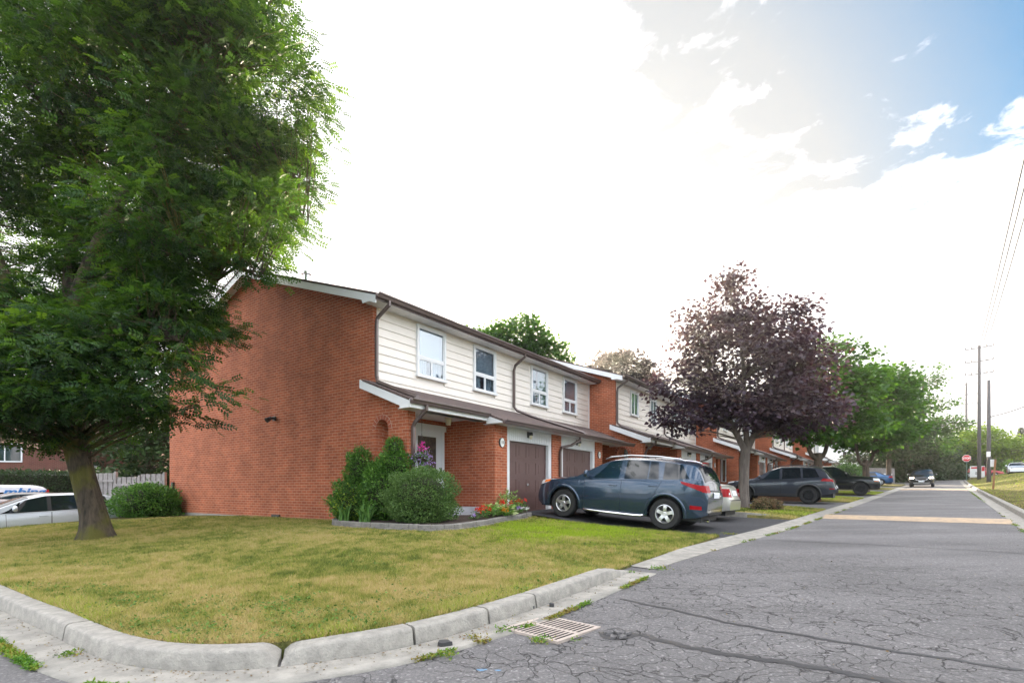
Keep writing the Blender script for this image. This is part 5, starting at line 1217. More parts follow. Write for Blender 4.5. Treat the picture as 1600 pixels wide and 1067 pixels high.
text('mbing', 0.42, M['van_blue'], r_, (4.17, -c.w(4.1, 1.62)-0.012, 1.66), (R(83), 0, 0), 'lettering', 0.004, 1.35, 0.3, 0.012)
MB().box(3.75, 4.6, -c.w(4.1, 1.4)-0.012, -c.w(4.1, 1.4)-0.004, 1.40, 1.44).build('lettering', M['van_blue'], r_)
c.side([(4.90, 1.05), (5.10, 1.05), (5.02, 1.75), (4.88, 1.75)], 0.008, n=(4, 6)).build('tail_light', M['tail_red'], r_, smooth=True)

# --- cars on the cross road and beyond
M['red_paint'] = paint('red_paint', (0.35, 0.012, 0.02), 0.3, 0.3)
pc = st(97, -6); make_car('distant_car', 'red car on the cross road behind the stop sign', 'car', sed, M['red_paint'], (pc.x, pc.y, far_z(pc.x, pc.y)+0.0), rz=math.atan2(-0.643, 0.766)+math.pi)
pc = Vector((58.7, 60.0, 0)); r_, c = make_car('distant_car', 'white car at the far right coming over the grass bank', 'car', sed, M['white_paint'], (pc.x, pc.y, bank_z(pc.x, pc.y)-0.1), rz=R(48))
c.face(0.5, 0.8, 0.60, 0.70, 0.01, mirror=True).build('headlight', M['clear_lens'], r_, smooth=True)

# ------------------------------------------------------------------ vegetation
LM = {}
LM['locust'] = leaf_mat('locust_leaves', [(0.008, 0.024, 0.010), (0.018, 0.050, 0.018), (0.034, 0.085, 0.026), (0.065, 0.13, 0.030)], 0.42, tcol=(3.2, 2.7, 0.5))
LM['maple'] = leaf_mat('green_maple_leaves', [(0.031, 0.075, 0.018), (0.056, 0.131, 0.025), (0.094, 0.200, 0.037)], 0.38, tcol=(1.5, 1.5, 0.5))
LM['purple'] = leaf_mat('purple_maple_leaves', [(0.034, 0.023, 0.036), (0.056, 0.039, 0.058), (0.09, 0.067, 0.092), (0.085, 0.055, 0.045)], 0.3, rough=0.42, tcol=(1.5, 0.9, 0.7))
LM['dusky'] = leaf_mat('dusky_leaves', [(0.022, 0.015, 0.018), (0.035, 0.024, 0.026), (0.05, 0.034, 0.034)], 0.06)
LM['yellow'] = leaf_mat('yellow_green_leaves', [(0.09, 0.16, 0.015), (0.16, 0.26, 0.02), (0.22, 0.30, 0.03)], 0.4, tcol=(1.3, 1.3, 0.5))
LM['dark'] = leaf_mat('dark_leaves', [(0.015, 0.034, 0.010), (0.028, 0.06, 0.015), (0.045, 0.09, 0.02)], 0.3)
LM['shrub'] = leaf_mat('shrub_leaves', [(0.05, 0.12, 0.025), (0.08, 0.19, 0.03), (0.13, 0.28, 0.04), (0.20, 0.36, 0.05)], 0.3, rough=0.5)
LM['box'] = leaf_mat('small_shrub_leaves', [(0.07, 0.13, 0.035), (0.11, 0.20, 0.05), (0.18, 0.29, 0.07)], 0.3)
LM['gold'] = leaf_mat('variegated_leaves', [(0.03, 0.09, 0.015), (0.06, 0.15, 0.02), (0.25, 0.36, 0.03), (0.42, 0.48, 0.06)], 0.25)
LM['strap'] = leaf_mat('strap_leaves', [(0.04, 0.12, 0.02), (0.09, 0.20, 0.04), (0.14, 0.27, 0.06)], 0.3)
LM['weed'] = leaf_mat('weed_leaves', [(0.06, 0.16, 0.015), (0.13, 0.27, 0.02), (0.28, 0.24, 0.04), (0.22, 0.14, 0.05)], 0.3)
LM['red'] = leaf_mat('red_petals', [(0.55, 0.02, 0.01), (0.75, 0.05, 0.02)], 0.25)
LM['orange'] = leaf_mat('orange_petals', [(0.75, 0.18, 0.01), (0.8, 0.32, 0.02)], 0.25)
LM['whitef'] = leaf_mat('white_petals', [(0.75, 0.75, 0.7), (0.8, 0.8, 0.8)], 0.25)
LM['pink'] = leaf_mat('pink_petals', [(0.65, 0.02, 0.25), (0.75, 0.06, 0.4)], 0.25)
LM['lilac'] = leaf_mat('lilac_petals', [(0.32, 0.18, 0.55), (0.55, 0.42, 0.75)], 0.25)
LM['hosta'] = leaf_mat('pale_leaves', [(0.10, 0.24, 0.03), (0.25, 0.40, 0.08), (0.45, 0.5, 0.25)], 0.3)
LM['sedum'] = leaf_mat('sedum_leaves', [(0.14, 0.30, 0.05), (0.22, 0.42, 0.08), (0.45, 0.55, 0.2)], 0.3)
LM['dry'] = leaf_mat('dry_pink_leaves', [(0.10, 0.12, 0.04), (0.24, 0.15, 0.08), (0.32, 0.18, 0.13)], 0.25)

def T_spray(n=4, L=0.17, l=0.078, w=0.042):
    """feather of leaflets along a drooping stalk"""
    V = []; F = []
    for i in range(n):
        x = L*(0.12+0.88*i/(n-1)); z = -0.22*L*(i/(n-1))**2
        for sd in (-1, 1):
            b = len(V); c, s = 0.55, 0.83*sd
            V += [(x, 0, z), (x+c*l*0.5-s*w*0.5, s*l*0.5+c*w*0.5*1, z+0.002), (x+c*l, s*l, z-0.012), (x+c*l*0.5+s*w*0.5, s*l*0.5-c*w*0.5, z+0.002)]; F.append((b, b+1, b+2, b+3))
    return V, F
def T_leaf(l=1.0, w=0.62): return [(0, 0, 0), (l*.42, w*.5, .05*l), (l, 0, -.08*l), (l*.42, -w*.5, .05*l)], [(0, 1, 2, 3)]
def T_maple(): return [(0, 0, 0), (0.25, 0.52, 0.02), (0.62, 0.34, 0.05), (1.0, 0, -0.1), (0.62, -0.34, 0.05), (0.25, -0.52, 0.02)], [(0, 1, 2, 3), (0, 3, 4, 5)]
def blob_points(blobs, n, shell=0.5):
    wts = np.array([b[3]*b[4]*b[5] for b in blobs])**0.75; wts /= wts.sum(); idx = rng.choice(len(blobs), n, p=wts)
    B = np.array(blobs)[idx]; d = rng.normal(size=(n, 3)); d /= np.linalg.norm(d, axis=1, keepdims=True)
    r = (shell+(1-shell)*rng.random(n))**0.7
    return B[:, :3]+d*B[:, 3:6]*r[:, None], d
def crown(name, parent, blobs, ncl, per, cr, tmpl, scale, m, shell=0.45, droop=0.25, flat=0.45):
    P, D = blob_points(blobs, ncl, shell)
    off = rng.normal(size=(ncl, per, 3))*np.array([cr, cr, cr*flat])
    tone = rng.random(ncl)
    pts = (P[:, None]+off).reshape(-1, 3)
    dirs = (D[:, None]*0.8+off/cr*0.5+rng.normal(size=off.shape)*0.45).reshape(-1, 3); dirs[:, 2] = dirs[:, 2]*0.5-droop
    rnd = np.clip(np.repeat(tone, per)*0.65+rng.random(ncl*per)*0.35, 0, 1)
    V, F, Rn = stamp(*tmpl, pts, dirs, scale*(0.7+0.6*rng.random(len(pts))), roll=rng.normal(size=len(pts))*0.6, rnd=rnd)
    o = np_mesh(name, V, F, m, Rn, parent); return o, P
def branches(parent, limbs, ends, m, r0=0.03, name='branch', every=1):
    """thin boughs from the limbs to the leaf clusters"""
    pts = [(Vector(p), r) for L_, rr in limbs for p, r in zip(L_, rr)]
    A = np.array([tuple(p) for p, _ in pts]); g = MB()
    for e in ends[::every]:
        d = np.linalg.norm(A-e, axis=1)+np.maximum(0, A[:, 2]-e[2]+0.2)*2; k = int(np.argmin(d)); a = Vector(A[k]); b = Vector(e); L_ = (b-a).length
        if L_ < 0.15: continue
        mid = a.lerp(b, 0.5)+Vector((random.uniform(-.12, .12), random.uniform(-.12, .12), random.uniform(0.0, .22)))*L_
        r = min(pts[k][1]*0.6, r0*(0.4+0.35*L_)); q = lambda t: a*(1-t)**2+mid*2*t*(1-t)+b*t*t
        g.tube([q(t) for t in (0, .25, .5, .75, 1)], [r, r*.8, r*.55, r*.35, r*.12], 4, cap=False)
    return g.build(name, m, parent, smooth=True, fixn=False)
def tree(name, label, base, limbs, blobs, ncl, per, cr, tmpl, scale, lm, bark, group=None, flare=0.0, rb=0.03, every=1, cat='tree', **kw):
    """limbs = [(points, radii)] relative to the base; the first one is the trunk"""
    root = empty(name, base, 0, label, cat, group)
    g = MB(); L0, R0 = limbs[0]; P = smooth_line_3(L0, 5); rr = np.interp(np.linspace(0, len(R0)-1, len(P)), range(len(R0)), R0); n = 18
    if flare:
        vs = []
        for i, p in enumerate(P):
            h = p[2]; f = flare*math.exp(-max(0, h)/0.22)
            for k in range(n):
                a = 2*math.pi*k/n; q = rr[i]*(1+f*(0.6+0.7*max(0, math.sin(a*5+1.0)))+0.05*math.sin(a*7+h*2)+0.04*math.sin(a*3-h*3)); vs.append((p[0]+q*math.cos(a), p[1]+q*math.sin(a), h))
        g.add(vs, [(i*n+k, i*n+(k+1) % n, (i+1)*n+(k+1) % n, (i+1)*n+k) for i in range(len(P)-1) for k in range(n)])
    else: g.tube(P, list(rr), 12)
    g.build('trunk', bark, root, smooth=True)
    for Lm, Rm in limbs[1:]:
        P = smooth_line_3(Lm, 5); r2 = np.interp(np.linspace(0, len(Rm)-1, len(P)), range(len(Rm)), Rm); MB().tube(P, list(r2), 9).build('limb', bark, root, smooth=True)
    o, E = crown('crown', root, blobs, ncl, per, cr, tmpl, scale, lm, **kw)
    if every: branches(root, [(smooth_line_3(a, 5), list(np.interp(np.linspace(0, len(b)-1, (len(a)-1)*5+1), range(len(b)), b))) for a, b in limbs], E, bark, rb, 'twigs', every)['kind'] = 'stuff'
    return root
def smooth_line_3(pts, n):
    P = [Vector(p) for p in pts]; o_ = []
    for i in range(len(P)-1):
        p0, p1, p2, p3 = P[max(i-1, 0)], P[i], P[i+1], P[min(i+2, len(P)-1)]
        for k in range(n):
            t = k/n; o_.append(0.5*((2*p1)+(p2-p0)*t+(2*p0-5*p1+4*p2-p3)*t*t+(3*p1-p0-3*p2+p3)*t**3))
    o_.append(P[-1]); return o_
QUALITY = 1.0
# --- the big honey locust at the left
bx_, by_ = -8.75, 10.95; bz_ = lawn_z(bx_, by_)
W = lambda x, y, z: (x-bx_, y-by_, z-bz_)
M['locust_bark'] = bark_mat('mossy_bark', (0.12, 0.09, 0.062), (0.032, 0.025, 0.019), (0.13, 0.125, 0.015))
limbs = [([(0, 0, -0.1), (-0.10, 0, 0.5), (-0.42, 0.02, 1.6), (-0.62, 0.05, 2.4), (-0.95, 0.1, 3.4)], [0.28, 0.24, 0.215, 0.22, 0.17]),
 ([(-0.6, 0.05, 2.3), (-1.3, 0.0, 3.8), (-1.9, -0.2, 5.6), (-2.6, -0.3, 8.0), (-2.8, -0.2, 10.5)], [0.20, 0.17, 0.14, 0.10, 0.04]),
 ([(-0.85, 0.1, 3.1), (-0.7, 0.1, 4.6), (-0.1, 0.0, 6.0), (0.7, -0.2, 7.2), (1.8, -0.3, 8.6), (3.2, -0.4, 9.6)], [0.20, 0.16, 0.14, 0.11, 0.08, 0.03]),
 ([(-0.7, 0.1, 4.4), (-0.9, 0.4, 6.4), (-0.6, 0.6, 8.5), (-0.3, 0.8, 11.0)], [0.14, 0.12, 0.09, 0.04]),
 ([(0.3, -0.1, 6.6), (1.8, 0.2, 7.0), (3.3, 0.4, 7.1), (4.3, 0.3, 6.8)], [0.09, 0.07, 0.05, 0.02]),
 ([(-0.5, 0.1, 5.0), (1.0, -0.5, 5.6), (2.6, -0.8, 5.7), (3.8, -0.8, 5.2)], [0.09, 0.07, 0.05, 0.02]),
 ([(-0.75, 0.05, 2.8), (0.3, -0.6, 3.9), (1.5, -0.9, 4.3), (2.4, -1.0, 3.9)], [0.09, 0.07, 0.04, 0.02]),
 ([(-1.5, 0.0, 4.4), (-2.8, -0.8, 5.2), (-4.2, -1.4, 5.4)], [0.10, 0.07, 0.03]),
 ([(-1.0, 0.1, 3.6), (-0.6, 1.6, 5.0), (0.8, 2.8, 6.5)], [0.10, 0.07, 0.03])]
bl = [(-4.75, 10.2, 9.0, 1.15, 1.3, 1.1), (-5.5, 10.3, 7.6, 0.8, 1.1, 0.6), (-4.85, 10.0, 6.5, 0.75, 1.0, 0.55), (-5.3, 10.0, 5.7, 0.6, 0.9, 0.35), (-6.2, 10.4, 8.0, 1.6, 1.5, 1.5), (-8.2, 10.3, 9.6, 2.0, 1.6, 1.3),
      (-6.6, 9.8, 6.2, 1.2, 1.0, 0.8), (-8.9, 11.9, 6.6, 1.8, 1.2, 0.9), (-6.7, 9.9, 4.6, 0.85, 1.0, 0.55), (-6.75, 9.8, 3.5, 0.8, 0.9, 0.55), (-8.0, 9.8, 4.2, 1.2, 1.1, 0.6), (-8.9, 10.0, 3.35, 1.5, 1.3, 0.55),
      (-10.5, 10.0, 4.6, 1.4, 1.3, 1.0), (-10.8, 10.0, 3.1, 1.2, 1.2, 0.5), (-11.2, 11.2, 8.4, 1.6, 1.6, 1.4), (-9.6, 9.2, 2.75, 1.5, 1.0, 0.40), (-8.2, 9.4, 2.9, 1.2, 0.8, 0.35), (-9.9, 10.6, 2.35, 1.6, 0.9, 0.30), (-7.3, 9.6, 2.9, 0.8, 0.8, 0.32), (-8.2, 9.0, 3.6, 1.2, 0.9, 0.5), (-10.2, 11.6, 5.8, 1.3, 1.0, 0.7), (-7.2, 10.6, 5.2, 1.0, 1.0, 0.8), (-10.6, 9.4, 2.45, 1.3, 0.9, 0.32), (-5.95, 9.8, 3.0, 0.5, 0.6, 0.35), (-7.0, 10.4, 2.7, 0.8, 0.7, 0.3), (-11.6, 10.2, 3.6, 1.2, 1.0, 0.6), (-9.5, 12.5, 8.5, 2.6, 2.0, 2.2), (-6.8, 12.4, 8.6, 2.0, 1.8, 1.8), (-6.4, 10.2, 11.2, 2.2, 2.0, 1.5), (-9.6, 10.8, 12.0, 2.8, 2.4, 1.6),
      (-9.0, 12.6, 5.2, 2.3, 1.6, 1.0), (-5.9, 9.9, 9.9, 1.3, 1.2, 0.9)]
tree('honey_locust', 'big honey locust on the corner lawn with a leaning mossy trunk', (bx_, by_, bz_), limbs, [(*W(*b[:3]), *b[3:]) for b in bl], int(2700*QUALITY), 21, 0.25, T_spray(), 0.95, LM['locust'], M['locust_bark'], flare=0.38, rb=0.022, shell=0.35, droop=0.15, flat=0.30)

# --- purple maple in the second front garden
p = uv(12.0, 6.1); zt_ = H(p.x, p.y)+0.05; T = p
W = lambda x, y, z: (x-T.x, y-T.y, z-zt_)
bl = [(8.75, 19, 5.6, 2.5, 2.5, 1.9), (8.05, 19, 7.9, 1.1, 1.1, 1.15), (6.85, 18.8, 7.0, 0.95, 1.0, 1.1), (9.85, 19.2, 7.3, 1.35, 1.3, 1.2), (10.9, 19.3, 5.8, 1.15, 1.3, 1.0), (6.35, 18.7, 5.0, 1.4, 1.2, 1.0), (11.4, 19.4, 4.6, 0.9, 1.2, 0.7), (6.1, 18.6, 3.75, 0.95, 1.0, 0.55),
      (8.3, 18.2, 3.9, 1.7, 1.3, 0.7), (10.3, 18.5, 4.1, 1.5, 1.3, 0.8), (7.95, 19, 8.95, 0.45, 0.45, 0.4), (9.6, 18.6, 3.45, 0.9, 0.8, 0.35)]
limbs = [([(0, 0, -0.1), (0.02, 0, 0.8), (0.05, 0, 1.6), (0.1, 0, 2.2)], [0.24, 0.18, 0.165, 0.17]), ([(0.1, 0, 2.1), (-0.35, 0, 3.0), (-1.0, 0, 4.4), (-1.6, 0, 6.2)], [0.12, 0.10, 0.07, 0.02]),
         ([(0.1, 0, 2.1), (0.6, 0.1, 3.0), (1.4, 0.1, 4.2), (2.5, 0.2, 5.4)], [0.13, 0.11, 0.07, 0.02]), ([(0.15, 0, 2.3), (0.1, 0.1, 4.0), (0.0, 0.1, 6.0), (-0.5, 0, 8.2)], [0.11, 0.09, 0.06, 0.02])]
tree('purple_maple', 'purple-leaved maple standing between the silver sedan and dark grey crossover', (T.x, T.y, zt_), limbs, [(*W(*b[:3]), *b[3:]) for b in bl], int(760*QUALITY), 26, 0.25, T_maple(), 0.135, LM['purple'], M['bark_grey'], flare=0.25, rb=0.03, shell=0.3, droop=0.35)

def simple_tree(name, label, x, y, zb, h, blobs, ncl, per, cr, sc, lm, bark, r=0.2, group=None, fork=2, th=None, every=2, tm=None, **kw):
    th = th or h*0.45; limbs = [([(0, 0, -0.2), (0.05, 0, th*.5), (0, 0, th)], [r*1.25, r, r*.8])]
    for k in range(fork):
        a = 2*math.pi*k/fork+0.4; limbs.append(([(0, 0, th*.85), (math.cos(a)*h*.09, math.sin(a)*h*.09, th*1.2), (math.cos(a)*h*.17, math.sin(a)*h*.17, h*.85)], [r*.6, r*.45, r*.12]))
    return tree(name, label, (x, y, zb), limbs, blobs, int(ncl*QUALITY), per, cr, tm or T_maple(), sc, lm, bark, group=group, every=every, rb=0.035, **kw)
G1 = 'trees behind the townhouses'; G2 = 'trees along the end of the lane'
# green maples up the lane
simple_tree('green_maple', 'bright green maple growing right behind the purple maple', 16.3, 27.6, 0.8, 8.5, [(0.2, 0, 5.2, 2.9, 2.6, 2.2), (0.7, 0, 7.2, 1.7, 1.6, 1.3), (1.9, 0, 5.8, 1.5, 1.5, 1.3), (1.6, -.5, 3.9, 1.8, 1.6, 0.9), (-.8, -.5, 3.6, 1.7, 1.4, 0.7)], 520, 22, 0.34, 0.19, LM['maple'], M['bark'], r=0.22, th=2.4, droop=0.3)
simple_tree('green_maple', 'round dark green maple between the black pickup and the grey fence', 24.6, 36.0, 1.1, 9.5, [(0.2, 0, 6.2, 3.2, 3.0, 2.6), (0.5, 0, 4.2, 3.1, 2.8, 1.3), (1.6, 0, 7.6, 1.6, 1.6, 1.3), (-1.4, 0, 7.2, 1.5, 1.6, 1.4)], 560, 22, 0.36, 0.22, LM['maple'], M['bark'], r=0.22, th=2.2, droop=0.3)
simple_tree('tall_ash', 'tall open tree with airy branches above the grey fence', 50.5, 65.5, 2.1, 15.5, [(0, 0, 7.5, 3.0, 3, 2.4), (-1.8, 0, 11.2, 2.2, 2.2, 1.5), (1.5, 0, 12.8, 2.2, 2.0, 1.1), (3.6, 0, 10.2, 1.9, 1.8, 1.0), (4.6, 0, 7.4, 2.4, 2, 1.1), (-2.2, 0, 8.6, 2.4, 2, 1.6), (2.0, 0, 5.0, 3.5, 2.5, 1.5), (3.2, 0, 14.4, 0.9, 1, 0.5)], 430, 20, 0.5, 0.27, LM['maple'], M['bark'], r=0.25, th=6, fork=3, group=G2)
simple_tree('leafy_tree', 'blue-green tree behind the round maple and left of the airy one', 41.5, 57.0, 1.9, 12, [(0, 0, 8.0, 3.0, 3, 3.0), (0.5, 0, 5, 3.4, 3, 2.2)], 420, 20, 0.45, 0.27, LM['dark'], M['bark'], r=0.22, group=G2)
low = [(1408, 716, 66, 3.2, 'dark', 'dark bushy tree directly behind the oncoming dark crossover'), (1440, 716, 76, 4.2, 'dark', 'dark spreading tree right of the oncoming crossover'), (1468, 708, 80, 4.6, 'maple', 'mid green tree on thin trunks left of the stop sign'),
       (1496, 712, 82, 3.8, 'maple', 'leafy tree directly behind the stop sign'), (1380, 705, 70, 3.6, 'dark', 'dark tree rising behind the grey fence'), (1425, 690, 92, 4.8, 'maple', 'pale tree above the dark spreading one')]
for k, (px, py, Z, rr_, ml, lb) in enumerate(low):
    X = (px-800)/808*Z; zc_ = 1.2+(766-py)/808*Z; zb_ = Hbig(X, Z)+0.3
    simple_tree('roadside_tree', lb, X, Z, zb_, zc_-zb_+rr_, [(0, 0, zc_-zb_, rr_*1.15, rr_, rr_*.7), (-rr_*.7, 0, zc_-zb_-rr_*.5, rr_*.8, rr_*.7, rr_*.5), (rr_*.8, 0, zc_-zb_-rr_*.35, rr_*.8, rr_*.7, rr_*.5)], 260, 20, 0.5, 0.30, LM[ml], M['bark'], r=0.13, th=2.5, group=G2, every=3)
simple_tree('yellow_green_tree', 'broad yellow-green tree spreading behind the two tall poles', 71.5, 78, 2.6, 9.5, [(-1.0, 0, 5.6, 4.6, 4, 2.0), (4.4, 0, 5.0, 3.6, 3, 1.5), (-4.8, 0, 4.6, 2.8, 3, 1.3), (-1, 0, 7.4, 2.2, 2, 0.9)], 520, 20, 0.55, 0.30, LM['yellow'], M['bark'], r=0.3, th=3.2, group=G2)
for (X, Z, zb_, h, ml, lb) in ((86, 92, 2.8, 8, 'dark', 'dark green tree at the far right behind the white car'), (92, 84, 2.8, 6.5, 'yellow', 'pale yellow-green tree at the far right edge'), (82, 100, 2.8, 6.0, 'maple', 'low green tree between the poles and the far right')):
    simple_tree('roadside_tree', lb, X, Z, zb_, h, [(0, 0, h*.55, 5, 4.5, h*.38), (-3, 0, h*.35, 3, 3, h*.25)], 260, 20, 0.6, 0.34, LM[ml], M['bark'], r=0.2, group=G2, every=0)
tr = empty('spruce', (95.5, 97, 2.8), 0, 'dark spruce tip at the far right edge', 'tree', G2); MB().tube([(0, 0, -0.2), (0, 0, 10.3)], [0.2, 0.03], 8).build('trunk', M['bark'], tr)
P_ = []; D_ = []
for k in range(2600):
    h = 1+9.2*(k/2600)**1.1; rmax = (10.4-h)*0.30; a = random.uniform(0, 6.28); q = rmax*random.uniform(.25, 1); P_.append((q*math.cos(a), q*math.sin(a), h)); D_.append((math.cos(a), math.sin(a), -0.35))
v_, f_, r__ = stamp(*T_leaf(1, .3), np.array(P_), np.array(D_), 0.45, rnd=rng.random(2600)); np_mesh('crown', v_, f_, LM['dark'], r__, tr)
# trees behind the houses
simple_tree('leafy_tree', 'sunlit airy tree rising over the roof of the nearest house', 0.6, 36, 0.6, 12.8, [(0.0, 0, 11.2, 2.2, 2.2, 1.3), (-2.4, 0, 10.9, 1.3, 1.4, 0.9), (1.9, 0, 10.0, 1.5, 1.5, 0.9), (2.9, 0, 9.0, 0.9, 1.0, 0.5), (0, 0, 8, 3.0, 2.8, 1.8)], 560, 24, 0.34, 0.22, LM['maple'], M['bark'], r=0.25, group=G1)
simple_tree('purple_tree', 'dusky purple tree rising over the joint of the first two blocks', 8.6, 41, 0.8, 12, [(0, 0, 9.8, 2.5, 2.3, 1.6), (-1.8, 0, 9.0, 1.5, 1.5, 1.0), (1.8, 0, 8.6, 1.5, 1.5, 1.1), (0, 0, 7, 3, 2.5, 2)], 620, 24, 0.34, 0.23, LM['dusky'], M['bark'], r=0.22, group=G1)
for (X, Z, zb_, h, rr_, lb) in ((-20.0, 28.5, 0.4, 8.5, 3.0, 'dark tree behind the board fence left of the gable wall'), (-27.5, 36, 0.4, 9, 3.4, 'dark tree behind the hedge beside the brown brick house'), (-15.0, 33.0, 0.4, 8.0, 2.6, 'dark tree half hidden by the back corner of the gable wall')):
    simple_tree('leafy_tree', lb, X, Z, zb_, h, [(0, 0, h*.6, rr_, rr_, h*.33), (rr_*.4, -.5, h*.32, rr_*.9, rr_*.8, h*.2)], 420, 20, 0.4, 0.20, LM['dark'], M['bark'], r=0.2, group=G1)
# street trees across the side street, behind the photographer: mirrored in windows and paint
for (X, Z, h, lb) in ((-13, -12, 9, 'broad tree across the side street'), (16, -9, 10, 'broad tree beyond the corner'), (28, 2, 9, 'tree on the bank beside the lane'), (27, 9, 10, 'second tree on the bank beside the lane'), (4, -14, 9, 'tree across the junction')):
    simple_tree('leafy_tree', lb+' behind the camera', X, Z, 0.1, h, [(0, 0, h*.6, 3.6, 3.6, h*.34)], 160, 14, 0.6, 0.4, LM['maple'], M['bark'], r=0.25, group='trees behind the camera', every=0)

# --- shrubs
def shrub(name, label, base, shape, n, size, lm, cat='shrub', tmpl=None, core=True, group=None, stems=True, loose=0.25):
    """shape: list of ellipsoids (x,y,z,rx,ry,rz) relative to the base; leaves sit in the outer skin"""
    root = empty(name, base, 0, label, cat, group)
    wts = np.array([b[3]*b[5] for b in shape]); wts = wts/wts.sum(); B = np.array(shape)[rng.choice(len(shape), n, p=wts)]
    d = rng.normal(size=(n, 3)); d /= np.linalg.norm(d, axis=1, keepdims=True); lump = 1+0.10*np.sin(d[:, 0]*5+2*d[:, 2]*4)+0.07*np.sin(d[:, 0]*9+B[:, 0]*3)*np.sin(d[:, 1]*8+1)+0.05*np.sin(d[:, 2]*11)
    r = (0.68+0.32*rng.random(n)**0.6)*lump+loose*(rng.random(n) < 0.2)*rng.random(n)**2; P = B[:, :3]+d*B[:, 3:6]*r[:, None]; keep = P[:, 2] > 0.03; P, d = P[keep], d[keep]
    D = d*0.8+rng.normal(size=d.shape)*0.6+np.array([0, 0, 0.25]); rn = np.clip(rng.random(len(P))*0.8+0.1*np.sin(P[:, 0]*7)*np.sin(P[:, 2]*9), 0, 1)
    V, F, q = stamp(*(tmpl or T_leaf(1, .55)), P, D, size*(0.7+0.6*rng.random(len(P))), rng.normal(size=len(P)), rn); np_mesh('foliage', V, F, lm, q, root)
    g = MB()
    for k in range(22 if stems else 0):
        b = shape[random.randrange(len(shape))]; a = random.uniform(0, 6.28); t = random.uniform(.3, .8)
        g.tube([(b[0]*.3, b[1]*.3, -0.05), (b[0]*.7+b[3]*.25*math.cos(a), b[1]*.7+b[4]*.25*math.sin(a), b[2]*.6), (b[0]+b[3]*t*math.cos(a), b[1]+b[4]*t*math.sin(a), b[2]+b[5]*.3)], [0.016, 0.012, 0.004], 5)
    if stems: g.build('stems', M['bark'], root)
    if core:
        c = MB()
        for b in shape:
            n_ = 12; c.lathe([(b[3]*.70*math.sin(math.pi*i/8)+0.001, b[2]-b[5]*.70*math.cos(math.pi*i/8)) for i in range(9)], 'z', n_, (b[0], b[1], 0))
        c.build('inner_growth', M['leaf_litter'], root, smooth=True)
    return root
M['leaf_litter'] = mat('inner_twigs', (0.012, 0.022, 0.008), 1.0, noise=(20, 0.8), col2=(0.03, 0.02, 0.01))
bedz = 0.42
p = uv(-0.28, 1.95); shrub('round_shrub', 'round clipped shrub in front of the wing wall beside the porch', (p.x, p.y, bedz), [(0, 0, 0.62, 0.80, 0.78, 0.66), (0.0, 0, 0.35, 0.72, 0.7, 0.38)], 26000, 0.042, LM['box'], loose=0.10)
p = uv(-0.34, 0.80); shrub('tall_shrub', 'tall leafy shrub with a pointed top below the arched opening', (p.x, p.y, bedz), [(0.0, 0, 0.72, 0.55, 0.45, 0.72), (0.24, 0, 1.30, 0.40, 0.34, 0.42), (0.22, 0.02, 1.70, 0.20, 0.2, 0.30), (-0.12, 0, 1.1, 0.3, 0.3, 0.4)], 15000, 0.055, LM['shrub'])
p = uv(-0.50, 0.0); shrub('conical_shrub', 'darker cone shaped shrub against the gable wall, left of the taller one', (p.x, p.y, bedz-.05), [(0, 0, 0.55, 0.62, 0.42, 0.62), (0.05, 0.05, 1.20, 0.33, 0.3, 0.65)], 14000, 0.05, LM['shrub'])
p = uv(-0.62, 0.10); shrub('variegated_shrub', 'yellow-edged shrub low in front of the conical one', (p.x, p.y, bedz-.08), [(0, 0, 0.55, 0.52, 0.35, 0.42), (0.55, -0.1, 0.5, 0.35, 0.3, 0.3)], 5000, 0.05, LM['gold'], core=False)
p = uv(-0.95, -10.9); shrub('round_shrub', 'broad dark shrub at the back corner of the gable wall', (p.x, p.y, 0.12), [(0, 0, 0.62, 1.05, 0.9, 0.68), (0.35, 0, 0.55, 0.8, 0.7, 0.6)], 14000, 0.075, LM['shrub'])
p = uv(11.3, 6.9); shrub('low_shrub', 'low dry pinkish shrub at the foot of the purple maple', (p.x, p.y, H(p.x, p.y)+.05), [(0, 0, 0.2, 0.40, 0.35, 0.28), (0.4, 0.1, 0.16, 0.32, 0.3, 0.24), (-.2, -.2, 0.15, 0.25, 0.25, 0.25)], 3500, 0.05, LM['dry'])
p = uv(13.0, 3.2); shrub('round_shrub', 'light green shrub by the wall behind the silver sedan', (p.x, p.y, H(p.x, p.y)), [(0, 0, 0.6, 0.6, 0.6, 0.6)], 4500, 0.075, LM['box'])
p = uv(44.5, 8.0); shrub('round_shrub', 'light green shrub behind the black pickup', (p.x, p.y, H(p.x, p.y)), [(0, 0, 1.0, 1.5, 1.3, 1.2)], 4000, 0.14, LM['box'])
# hedge behind the parked cars
hg = empty('hedge', (-25, 27.5, 0.0), math.atan2(0.35, 0.94), 'dark clipped hedge behind the white work van', 'hedge')
n = 26000; P = np.column_stack([rng.uniform(-12, 8.5, n), rng.uniform(-0.7, 0.7, n), rng.uniform(0, 2.15, n)]); sel = rng.random(n); P[sel < .55, 1] = -0.7+rng.normal(size=(sel < .55).sum())*0.08; P[(sel > .55) & (sel < .8), 2] = 2.15+rng.normal(size=((sel > .55) & (sel < .8)).sum())*0.07
v_, f_, q = stamp(*T_leaf(1, .6), P, rng.normal(size=P.shape)+np.array([0, -.6, .3]), 0.12, rng.normal(size=n), rng.random(n)); np_mesh('foliage', v_, f_, LM['dark'], q, hg)
MB().box(-11.9, 8.4, -0.5, 0.5, -0.2, 2.0).build('inner_growth', M['leaf_litter'], hg)
